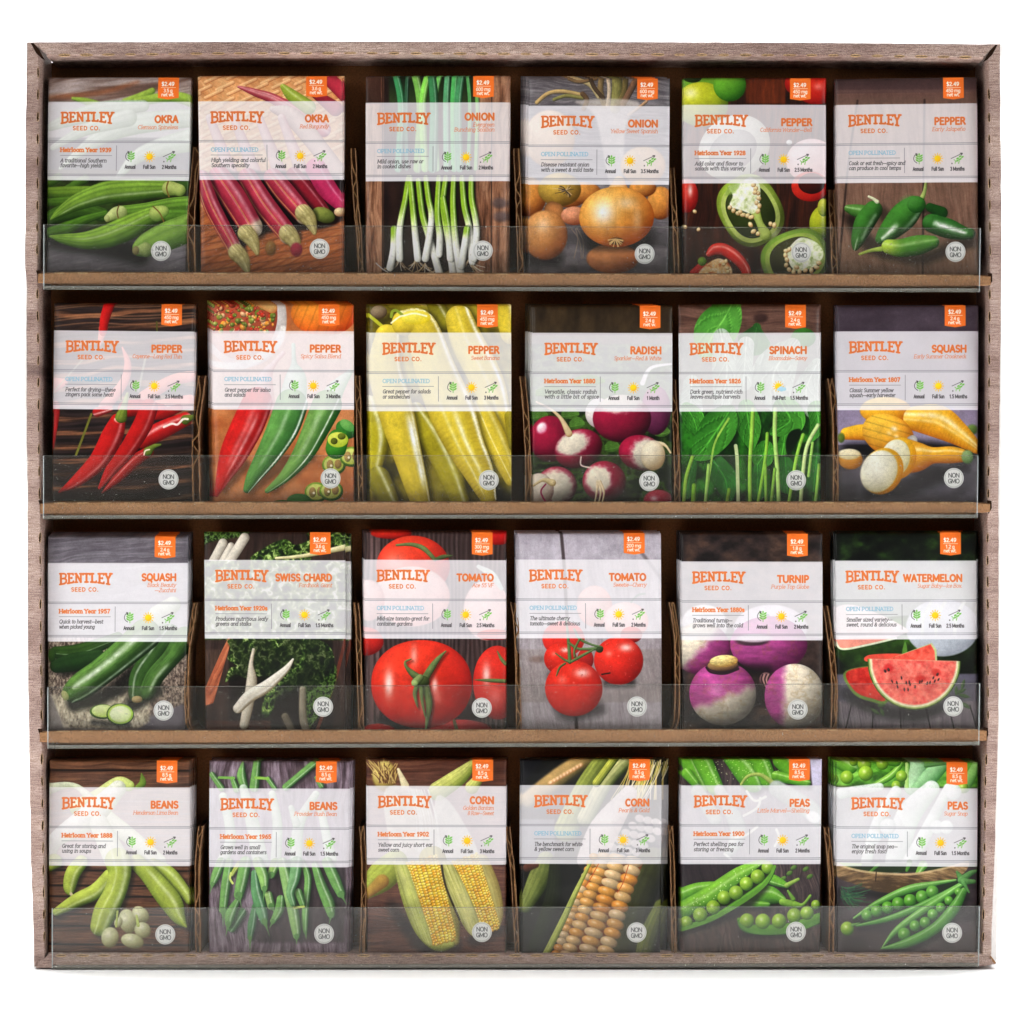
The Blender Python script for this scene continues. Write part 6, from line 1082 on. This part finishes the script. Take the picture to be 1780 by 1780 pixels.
# ---------------------------------------------------------------- surroundings
def backdrop():
    m, t, b = nt('white paper sweep'); f = noise(t, 40, 3, mapped(t, (1, 1, 1))); t.links.new(rampn(t, f, [(.3, (249, 249, 249)), (.7, (252, 252, 252))]), b.inputs['Base Color']); b.inputs['Roughness'].default_value = .9; b.inputs['Specular IOR Level'].default_value = 0
    prof = [(-3.2, 0), (.75, 0)]+[(.75+.45*math.sin(a), .45-.45*math.cos(a)) for a in [i*math.pi/24 for i in range(1, 13)]]+[(1.2, 2.6)]
    vs = []; fs = []
    for x in (-2.6, 2.6):
        for y, z in prof: vs.append((x, y, z-.0006))
    n = len(prof)
    for i in range(n-1): fs.append((i, i+1, n+i+1, n+i))
    o = mesh('backdrop', vs, fs, m, smooth=True); tag(o, kind='structure')
backdrop()
# ---------------------------------------------------------------- the display
rack = bpy.data.objects.new('seed_display_rack', None); COL.objects.link(rack)
tag(rack, 'wide open cardboard display rack printed like pale weathered wood, with kraft shelves inside', 'display rack')
DB = .060
LO = [(73, 47), (160, 45.5), (460, 43.5), (500, 46.5), (700, 46), (900, 48.5), (1100, 48.5), (1300, 50.5), (1500, 54), (1600, 57.5), (1684, 60)]
LF = [(73, 66), (120, 66), (470, 64), (600, 66), (760, 67), (900, 69), (1300, 72), (1684, 77.5)]
RO = [(76, 1738.5), (450, 1740.5), (700, 1738), (850, 1735.5), (1000, 1736), (1250, 1735.5), (1450, 1730), (1684, 1722)]
RF = [(76, 1719), (120, 1719), (450, 1721.5), (600, 1720), (850, 1718.5), (950, 1717), (1250, 1718), (1350, 1713.5), (1684, 1708.5)]
TO = [(47, 73.5), (400, 72.3), (890, 72), (1400, 74), (1740, 77)]
TF = [(47, 96), (75, 95), (400, 91.5), (610, 91), (890, 92.5), (1200, 94), (1450, 95), (1740, 99)]
rng = np.random.RandomState(11)
def side(outer, fold, sgn, y0, y1):
    vs = []; n = 90; prof = 7
    for i in range(n+1):
        y = y0+(y1-y0)*i/n; o = interp(outer, y)+rng.uniform(-.5, .5); f = interp(fold, y)+rng.uniform(-.25, .25)
        A, B = P(o, y, .0006), P(f, y, 0)
        bk = Vector((A.x, .075, A.z)); inn = P(f+sgn*3.2, y, .0035)
        vs += [bk, A, P(o+sgn*2, y, 0), B, P(f+sgn*2, y, .0012), inn, Vector((inn.x, DB, inn.z))]
    fs = [(i*prof+k, i*prof+k+1, (i+1)*prof+k+1, (i+1)*prof+k) for i in range(n) for k in range(prof-1)]
    if sgn < 0: fs = [f[::-1] for f in fs]
    return mesh('side_panel', vs, fs, WOOD, rack)
sl_ = side(LO, LF, 1, 73.5, 1680); sr_ = side(RO, RF, -1, 76.5, 1668)
def rail(name, outer, inner, x_of, d, sgn, n=110, scallop=0):
    """horizontal frame rail; x_of(t) = ends of the rail at outer (t=0) and inner edge (t=1): cut on the mitre."""
    vs = []; prof = 7
    for i in range(n+1):
        s = i/n; rows = []
        for t, q, dd in ((0, 0, .0006), (.08, 2, 0), (1, 0, 0), (1.08, 2, .0012), (1.18, 3.2, .0035)):
            x0, x1 = x_of(min(t, 1)); x = x0+(x1-x0)*s
            oy, iy = interp(outer, x), interp(inner, x)
            y = (oy+sgn*q) if t < .5 else (iy+sgn*q)
            if t < .5 and scallop: y += .7*math.sin(x/6.3)+rng.uniform(-.3, .3)
            rows.append(P(x, y+(rng.uniform(-.25, .25)), d+dd))
        vs += [Vector((rows[0].x, .075, rows[0].z))]+rows+[Vector((rows[-1].x, DB, rows[-1].z))]
    fs = [(i*prof+k, (i+1)*prof+k, (i+1)*prof+k+1, i*prof+k+1) for i in range(n) for k in range(prof-1)]
    if sgn < 0: fs = [f[::-1] for f in fs]
    return mesh(name, vs, fs, WOOD, rack)
rail('top_rail', TO, TF, lambda t: (57+24*t, 1731-21*t), -.0012, 1)
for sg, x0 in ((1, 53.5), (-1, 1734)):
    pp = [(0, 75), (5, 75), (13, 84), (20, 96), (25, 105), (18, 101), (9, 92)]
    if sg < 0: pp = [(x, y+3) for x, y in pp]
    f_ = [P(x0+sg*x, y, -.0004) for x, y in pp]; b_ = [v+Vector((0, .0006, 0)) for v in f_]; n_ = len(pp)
    mesh('corner_gap_shade', f_+b_, [tuple(range(n_))]+[tuple(range(n_, 2*n_))]+[(i, (i+1) % n_, n_+(i+1) % n_, n_+i) for i in range(n_)], DARK, rack)  # dark sliver painting the shade of the crevice at the mitre
BO = [(47, 1682.5), (890, 1681), (1700, 1680), (1728, 1676)]; BF = [(47, 1660.5), (890, 1661.5), (1740, 1660)]
rail('bottom_rail', BO, BF, lambda t: (61+22*t, 1731-21*t), -.0012, -1, scallop=1)
# outer liner of the right side that flares out of the box, and the white liner seen at the left
def strip(name, pts, mat, d0=.001, t=.0008):
    vs = []; fs = []
    for (xa, ya, xb, yb) in pts: vs += [P(xa, ya, d0), P(xb, yb, d0+.05)]
    fs = [(2*i, 2*i+1, 2*i+3, 2*i+2) for i in range(len(pts)-1)]
    return mesh(name, vs, fs, mat, rack)
strip('outer_liner', [(1739, 77, 1742.5, 77), (1740, 200, 1741, 200), (1740, 470, 1741.5, 470), (1735.5, 800, 1741, 800), (1734, 1000, 1739.5, 1000), (1733, 1300, 1737.5, 1300), (1727, 1400, 1735, 1400), (1722, 1600, 1733.5, 1600), (1721.5, 1666, 1732.5, 1672)], WHT)
strip('outer_liner', [(45, 480, 43.5, 480), (46.5, 500, 43.5, 500), (46.5, 700, 43, 700), (48.5, 950, 47.5, 950), (50, 1300, 48.5, 1300)], WHT)
mesh('corner_flap', *quadslab([P(1720, 1662, -.0016), P(1723, 1662, -.0016), P(1732, 1674, -.0014), P(1729, 1676, -.0014)], .0012), KR, rack)
mesh('corner_flap', *quadslab([P(60.5, 1668, -.0006), P(68, 1662, -.0008), P(62, 1676, -.0008), P(59.5, 1683, -.0006)], .0012), WOOD, rack)
# back boards (three sheets, seams near x = 780 and 1012)
for k, (xa, xb, dd) in enumerate(((86, 781, .0), (778, 1015, .0022), (1012, 1700, .0))):
    a = P(xa, 109, DB+dd); b = P(xb, 1645, DB+dd)
    mesh('back_panel', *box_v((a.x, DB+dd, b.z), (b.x, DB+dd+.002, a.z)), KRD if k != 1 else KRD, rack)
# perforation cuts
def slot_mesh(L, W, seed, rim=1):
    r = np.random.RandomState(seed); n = 9; vs = []; fs = []
    for k in range(n+1):
        t = k/n; x = (t-.5)*L; h = W*.5*(math.sin(math.pi*t)**.45 if 0 < t < 1 else 0)*r.uniform(.8, 1.15); h2 = W*.5*(math.sin(math.pi*t)**.45 if 0 < t < 1 else 0)*r.uniform(.7, 1.2)
        vs += [(x, 0, h+.0002), (x, -.00025, h), (x, .00002, h*.35), (x, .00002, -h2*.35), (x, -.00025, -h2), (x, 0, -h2-.0002)]
    for k in range(n):
        for j in range(5): fs.append((6*k+j, 6*k+j+1, 6*(k+1)+j+1, 6*(k+1)+j))
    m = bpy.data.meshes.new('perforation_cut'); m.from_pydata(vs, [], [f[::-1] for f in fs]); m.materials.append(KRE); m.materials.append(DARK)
    for i, p in enumerate(m.polygons): p.material_index = 1 if i % 5 in ((2,) if rim else (1, 2, 3)) else 0  # middle faces painted dark for the shade inside the cut
    m.update(); return m
SM = [slot_mesh(21*S, 3.8*S, s) for s in range(4)]; SV = [slot_mesh(20*S, 3.2*S, s+20, 0) for s in range(4)]; SE = [slot_mesh(20*S, 1.3*S, s+9) for s in range(3)]
def cut(x, y, d, vert=False, ms=SM, par=None, sc=1):
    o = link('perforation_cut', ms[rng.randint(len(ms))], par or rack, P(x, y, d-.0001)); o.scale = (sc*rng.uniform(.85, 1.1), 1, rng.uniform(.75, 1.1))
    if vert: o.rotation_euler = (0, math.radians(90+rng.uniform(-3, 3)), 0)
y = 126
while y < 1650:
    if not any(abs(y-q) < 26 for q in (485, 884, 1281)): cut(interp(LF, y)+.3, y, 0, True, SV, sl_, .9)
    if not any(abs(y-q) < 22 for q in (488, 884, 1279)) and y > 130: cut(interp(RF, y)-.3, y+rng.uniform(-1, 1), 0, True, SV, sr_, .9)
    y += 38.5
x = 112
while x < 1690: cut(x, interp(TF, x)+1.2, -.0012); x += 38.2
x = 106
while x < 1700: cut(x, 1661.2, -.0012, par=None); x += 37.6
# shelves, lips, clear strips
ROWS = [dict(l=(472, 494.5), r=(476.5, 498.5), x=(66, 1722), st=(76.2, 390.7, 1704, 397), sb=(503, 507.5)),
        dict(l=(871.5, 895), r=(871.5, 893), x=(70, 1721), st=(75.6, 792.5, 1700, 791.5), sb=(902, 900.5)),
        dict(l=(1269, 1292.5), r=(1266, 1290), x=(69, 1715), st=(83.2, 1194.5, 1703, 1188), sb=(1301.5, 1295.5)),
        dict(l=None, st=(90.8, 1579, 1702.5, 1575.5), sb=(1684, 1680.5))]
for R in ROWS:
    if R['l']:
        x0, x1 = R['x']; n = 40; vs = []; fs = []
        shelf = mesh('shelf', *(lambda a, b: box_v((a.x, .0005, min(a.z, b.z)-.0018), (b.x, DB-.0002, min(a.z, b.z))))(P(x0+14, R['l'][0]+5.5, .0), P(x1-14, R['l'][0]+5.5, .0)), KRD, rack)
        prof = 8
        for i in range(n+1):
            t = i/n; x = x0+(x1-x0)*t; e = max(0, 1-min(t, 1-t)*n/1.2)  # rounded ends
            yt = R['l'][0]+(R['r'][0]-R['l'][0])*t+2.5*e+rng.uniform(-.3, .3); yb = R['l'][1]+(R['r'][1]-R['l'][1])*t-2.5*e+rng.uniform(-.4, .4)
            d = -.0022+.0012*e
            vs += [P(x, yt+2, d+.0042), P(x, yt, d+.003), P(x, yt+.4, d+.0012), P(x, yt+2.4, d+.0002), P(x, yb-2, d), P(x, yb, d+.0008), P(x, yb-.4, d+.0042), P(x, yt+6, d+.0042)]
        for i in range(n):
            for k in range(prof): fs.append((i*prof+k, i*prof+(k+1) % prof, (i+1)*prof+(k+1) % prof, (i+1)*prof+k))
        fs += [tuple(range(prof))[::-1], tuple(n*prof+k for k in range(prof))]
        lip = mesh('shelf_lip', vs, fs, KR, shelf)
        # dark slabs painting the shade of the torn notch beside each tab
        yy = R['l'][0]; yr = R['r'][0]
        mesh('side_notch_shade', *quadslab([P(x0-3.5, yy-2, -.0004), P(x0+4, yy-2.5, -.0004), P(x0+6, yy+21, -.0004), P(x0+1.5, yy+13, -.0004)], .001), DARK, rack)
        mesh('side_notch_shade', *quadslab([P(x1-5, yr-2, -.0004), P(x1+2.5, yr-1, -.0004), P(x1+3, yr+12, -.0004), P(x1-3, yr+22, -.0004)], .001), DARK, rack)
        x = 96+rng.uniform(0, 20)
        while x < 1690: cut(x, R['l'][0]+(R['r'][0]-R['l'][0])*(x-66)/1655+2.4, -.0022+.0004, ms=SE, sc=1, par=shelf); x += 40.5
    xa, ya, xb, yb = R['st']; ba, bb = R['sb']; d = -.0042 if R['l'] else -.0034
    fs_ = 3.5
    st = mesh('front_strip', *quadslab([P(xa, ya, d), P(xb, yb, d), P(xb-(2 if ya < 1000 and ya > 700 else 0), bb-6, d), P(xa, ba-6, d)], .0004), CLR, rack)
    def rod(name, p, q_, wpx, mat, dd=0, h=.0006):
        dv = Vector((q_[0]-p[0], q_[1]-p[1])).normalized(); nx, ny = -dv.y*wpx/2, dv.x*wpx/2
        mesh(name, *quadslab([P(p[0]+nx, p[1]+ny, d+dd), P(q_[0]+nx, q_[1]+ny, d+dd), P(q_[0]-nx, q_[1]-ny, d+dd), P(p[0]-nx, p[1]-ny, d+dd)][::-1], h), mat, st)
    rod('strip_rim', (xa, ya), (xb, yb), 1.1, CLT, -.0001)  # rims paint the bright edge highlights as pale diffuse colour
    rod('strip_rim', (xa, ya), (xa, ba), 1.7, CLE, -.0001); rod('strip_rim', (xb, yb), (xb-1.5, bb), 1.7, CLE, -.0001)
    # folded channel along the strip's foot; its grey carries the light it catches
    mesh('strip_fold', *quadslab([P(xa, ba-6.2, d-.0003), P(xb-1.5, bb-6.2, d-.0003), P(xb-1.5, bb-1.2, d-.0003), P(xa, ba-1.2, d-.0003)], .0024), CLF, st)
    rod('strip_rim', (xa, ba-.6), (xb-1.5, bb-.6), 1.5, CLT, -.0006, .003)
# dividers
DIV = [([(343, 256), (333.5, 350), (332, 420), (334, 474)], 13), ([(613.5, 258), (618, 344), (624, 410), (627, 474)], 9), ([(897.5, 258), (901, 344), (905, 474)], 10), ([(1167.5, 292), (1170, 330), (1174, 400), (1176.5, 475)], 9), ([(1445, 330), (1447, 380), (1452, 477)], 10),
       ([(351, 653), (341, 736), (340, 800), (341.5, 873)], 13), ([(621, 653), (624, 736), (627, 873)], 9), ([(908, 654), (913.5, 712), (918, 800), (918, 873)], 10), ([(1169.5, 660), (1174, 736), (1177, 800), (1177, 873)], 10), ([(1443, 658), (1450.5, 712), (1453, 800), (1453, 872)], 9),
       ([(339.5, 1048), (333, 1090), (325.5, 1145), (325, 1246), (334, 1272)], 7), ([(619, 1048), (622.5, 1102), (628, 1268)], 9), ([(891.5, 1048), (898, 1102), (902, 1268)], 9), ([(1167, 1047), (1173, 1079), (1177, 1126), (1177, 1240), (1171, 1268)], 9), ([(1435, 1053), (1445.5, 1126), (1451, 1200), (1449, 1268)], 10),
       ([(349, 1436), (344, 1490), (343, 1570), (344.5, 1660)], 9), ([(628.5, 1436), (632.5, 1502), (632, 1570), (629, 1660)], 9), ([(882.5, 1437), (887, 1480), (892, 1526), (899, 1660)], 8), ([(1165.5, 1436), (1169, 1500), (1172, 1660)], 8), ([(1436.5, 1438), (1443.5, 1505), (1446, 1570), (1445, 1660)], 9)]
for pts, wd in DIV:
    C_ = crom([(x_, y_) for x_, y_ in pts], 8); H_ = C_[-1][1]-C_[0][1]; vs = []; fs = []; n = len(C_); K_ = 4
    def dep(yy): t = (yy-C_[0][1])/H_; return .0175-.0115*min(1, max(t*1.25, 0))
    for s_ in (-1, 1):
        o0 = len(vs)
        for i, (x_, y_) in enumerate(C_):
            wv = rng.uniform(-.5, .5); d0 = dep(y_)+rng.uniform(0, .0006); f = P(x_+s_*wd/2+wv, y_, d0); g = -.00042*s_
            vs += [f, f+Vector((g, 0, 0)), Vector((f.x+g, DB-.001, f.z)), Vector((f.x, DB-.001, f.z))]
        for i in range(n-1):
            for k in range(4): fs.append((o0+i*4+k, o0+i*4+(k+1) % 4, o0+(i+1)*4+(k+1) % 4, o0+(i+1)*4+k))
        fs.append((o0, o0+1, o0+2, o0+3))
    dv = mesh('divider', vs, fs, KR, rack)
    vs = []; fs = []; m_ = 46; ph = rng.uniform(0, 6)
    for i in range(m_+1):
        y_ = C_[0][1]+H_*i/m_; x_ = float(np.interp(y_, C_[:, 1], C_[:, 0])); a_ = math.sin(ph+(y_-C_[0][1])/13+2.2*math.sin(i*.21+ph*3))*(wd/2-1.0)
        f = P(x_+a_, y_, dep(y_)+.0002); vs += [f+Vector((-.00035, 0, 0)), f+Vector((.00035, 0, 0)), Vector((f.x+.00035, .035, f.z)), Vector((f.x-.00035, .035, f.z))]
    for i in range(m_):
        for k in range(4): fs.append((i*4+k, i*4+(k+1) % 4, (i+1)*4+(k+1) % 4, (i+1)*4+k))
    mesh('fluting', vs, fs, FLU, dv)
    vs = []
    for x_, y_ in C_: vs += [P(x_-wd/2+1, y_, dep(y_)+.0035), P(x_+wd/2-1, y_, dep(y_)+.0035)]
    mesh('hollow_fill', vs, [(2*i, 2*i+2, 2*i+3, 2*i+1) for i in range(n-1)], CORE, dv)  # added fill behind the fluting, dark brown so the hollows aren't black
# ---------------------------------------------------------------- seed packets
def m_print(name, c):
    H_, W_ = c.H, c.W; im = bpy.data.images.new(name, W_, H_, alpha=False)
    g = np.random.RandomState(len(name)).normal(0, 2.2, (H_, W_, 1)).astype(np.float32)
    a = np.ones((H_, W_, 4), np.float32); a[..., :3] = np.clip((c.im+g)/255, 0, .955); im.pixels.foreach_set(a[::-1].ravel()); im.update(); im.pack()
    m, t, b = nt(name); tx = mk(t, 'ShaderNodeTexImage'); tx.image = im; tx.extension = 'EXTEND'; tx.interpolation = 'Cubic'
    t.links.new(tx.outputs[0], b.inputs['Base Color']); b.inputs['Roughness'].default_value = .3; b.inputs['Specular IOR Level'].default_value = .3
    f = noise(t, 55, 3, mapped(t, (1, 1, 1)), .5); bump(t, f, .25, .0012, b); return m
US = [0, .012, .028, .05]+[.05+.9*i/14 for i in range(1, 14)]+[.95, .972, .988, 1]; VV = [0, .012, .03]+[.03+.94*i/18 for i in range(1, 18)]+[.97, .988, 1]
def packet(name, quad, d0, d1, mat, seed, bulge=.0011, thick=.0030):
    r = np.random.RandomState(seed); q = [P(x_, y_, d) for (x_, y_), d in zip(quad, (d1, d1, d0, d0))]
    ph = r.uniform(0, 6, 6)
    cr = [(r.uniform(.05, .95), r.uniform(.02, .98), r.uniform(-.6, .6), r.uniform(.03, .08), r.uniform(-.0005, .0005)) for _ in range(5)]
    def surf(u, v, off=0):
        p = (q[0]*(1-u)+q[1]*u)*(1-v)+(q[3]*(1-u)+q[2]*u)*v
        e = min(1, min(u, 1-u)*22)*min(1, min(v, 1-v)*26); e = e*(2-e)
        b_ = bulge*e*(.75+.25*math.sin(ph[0]+5*v))+.00022*math.sin(ph[1]+9*u+7*v)+.00016*math.sin(ph[2]-14*u+11*v)+.0004*math.sin(ph[3]+3.3*v)*(u-.5)
        for cu, cv, ca, cw, ch in cr: b_ += ch*math.exp(-(((u-cu)*math.cos(ca)+(v-cv)*math.sin(ca))/cw)**2-(((v-cv)*math.cos(ca)-(u-cu)*math.sin(ca))/.3)**2)*e
        return p+Vector((0, -b_-off, 0))
    nx, ny = len(US)-1, len(VV)-1; vs = []; uv = []; fs = []
    us = US; vv = VV
    for v in vv:
        for u in us: vs.append(surf(u, v)); uv.append((u, 1-v))
    for j in range(ny):
        for i in range(nx): a_ = j*(nx+1)+i; fs.append((a_, a_+nx+1, a_+nx+2, a_+1))
    ring = [i for i in range(nx+1)]+[j*(nx+1)+nx for j in range(1, ny+1)]+[ny*(nx+1)+i for i in range(nx-1, -1, -1)]+[j*(nx+1) for j in range(ny-1, 0, -1)]
    o0 = len(vs)
    for k in ring: vs.append(Vector((vs[k].x, vs[k].y+thick+.0004*math.sin(k), vs[k].z))); uv.append(uv[k])
    m_ = len(ring)
    for k in range(m_): fs.append((ring[k], ring[(k+1) % m_], o0+(k+1) % m_, o0+k))
    fs.append(tuple(o0+k for k in range(m_)))
    o = mesh(name, vs, fs, mat, uvs=uv); o.data.polygons.foreach_set('use_smooth', [i < nx*ny for i in range(len(fs))]); return o, surf
def patch(name, surf, parent, mat, pts_u, rows, off=.00012):
    """rows: list of (v, u0, u1)."""
    vs = []; uv = []; fs = []; n = pts_u
    n = pts_u = len(US)-1
    for v, u0, u1 in rows:
        for i in range(n+1): u = US[i]; vs.append(surf(u, v, off)); uv.append((u, 1-v))
    for j in range(len(rows)-1):
        for i in range(n): a_ = j*(n+1)+i; fs.append((a_, a_+n+1, a_+n+2, a_+1))
    return mesh(name, vs, fs, mat, parent, smooth=True, uvs=uv)
ordn = ('first', 'second', 'third')
for k, d in enumerate(PACKETS):
    c = paint(d); s = d['s']; quad = [(d['ox']+x_/s, d['oy']+y_/s) for x_, y_ in d['quad']]
    nm = 'seed_packet'; vn = d['name'].title(); var = ' '.join(d['var']).replace(' \u2014', '-').replace('\u2014', '-').rstrip('.')
    mat = m_print('print '+vn+' '+var, c)
    low = 3.5; quad[2] = (quad[2][0], quad[2][1]+low*.6); quad[3] = (quad[3][0], quad[3][1]+low*.6)
    o, surf = packet(nm, quad, .0085, .0145, mat, k*7+1)
    word = d['name'].lower().replace('beans', 'bean').replace('peas', 'pea')
    tag(o, '%s seed packet titled %s, showing %s' % (word, var, d['lab']), 'seed packet', 'seed packets at the front of their slots')
    H_ = (c.y1-c.y0); W_ = (c.x1-c.x0)
    v0 = (d['by']-c.y0)/H_; v1 = (d['by']+135.5*s-c.y0)/H_
    patch('label_band', surf, o, mat, 14, [(v0+(v1-v0)*j/8, .0, 1.) for j in range(9)])
    tb = d.get('tb', 35.5)*s/H_; t0 = (d['tx']-c.x0)/W_; t1 = t0+36*s/W_; tm = (t0+t1)/2
    vs = [surf(u, v, .00016) for u, v in ((t0, .0005), (tm, .0005), (t1, .0005), (t1, tb*.5), (t1, tb), (tm, tb+2.6*s/H_), (t0, tb), (t0, tb*.5), (tm, tb*.5))]
    uvl = [(u, 1-v) for u, v in ((t0, .0005), (tm, .0005), (t1, .0005), (t1, tb*.5), (t1, tb), (tm, tb+2.6*s/H_), (t0, tb), (t0, tb*.5), (tm, tb*.5))]
    mesh('price_tag', vs, [(0, 7, 8, 1), (1, 8, 3, 2), (7, 6, 5, 8), (8, 5, 4, 3)], mat, o, uvs=uvl)
    bu, bv = (d['bad'][0]-c.x0)/W_, (d['bad'][1]-c.y0)/H_; ru, rv = 17.3*s/W_, 17.3*s/H_; vs = [surf(bu, bv, .00016)]; uvl = [(bu, 1-bv)]; N = 28
    for rr in (.5, 1):
        for i in range(N): a_ = 2*math.pi*i/N; u, v = bu+ru*rr*math.cos(a_), bv+rv*rr*math.sin(a_); vs.append(surf(u, v, .00016)); uvl.append((u, 1-v))
    fs = [(0, 1+(i+1) % N, 1+i) for i in range(N)]+[(1+i, 1+(i+1) % N, 1+N+(i+1) % N, 1+N+i) for i in range(N)]
    mesh('round_badge', vs, [f if len(f) == 3 else f for f in fs], mat, o, uvs=uvl)
    for j, (dx, dy) in enumerate(d['back']):
        qd = [(x_+dx, y_+(dy if i < 2 else 0)) for i, (x_, y_) in enumerate(quad)]; dd = .0078*(j+1)-.003
        b_, _ = packet(nm, qd, .0085+dd, .0145+dd, mat, k*7+2+j, thick=.0070)
        tag(b_, '%s %s packet behind the front %s one, only its rim showing' % (ordn[j], word, var), 'seed packet', 'seed packets stacked behind the front ones')
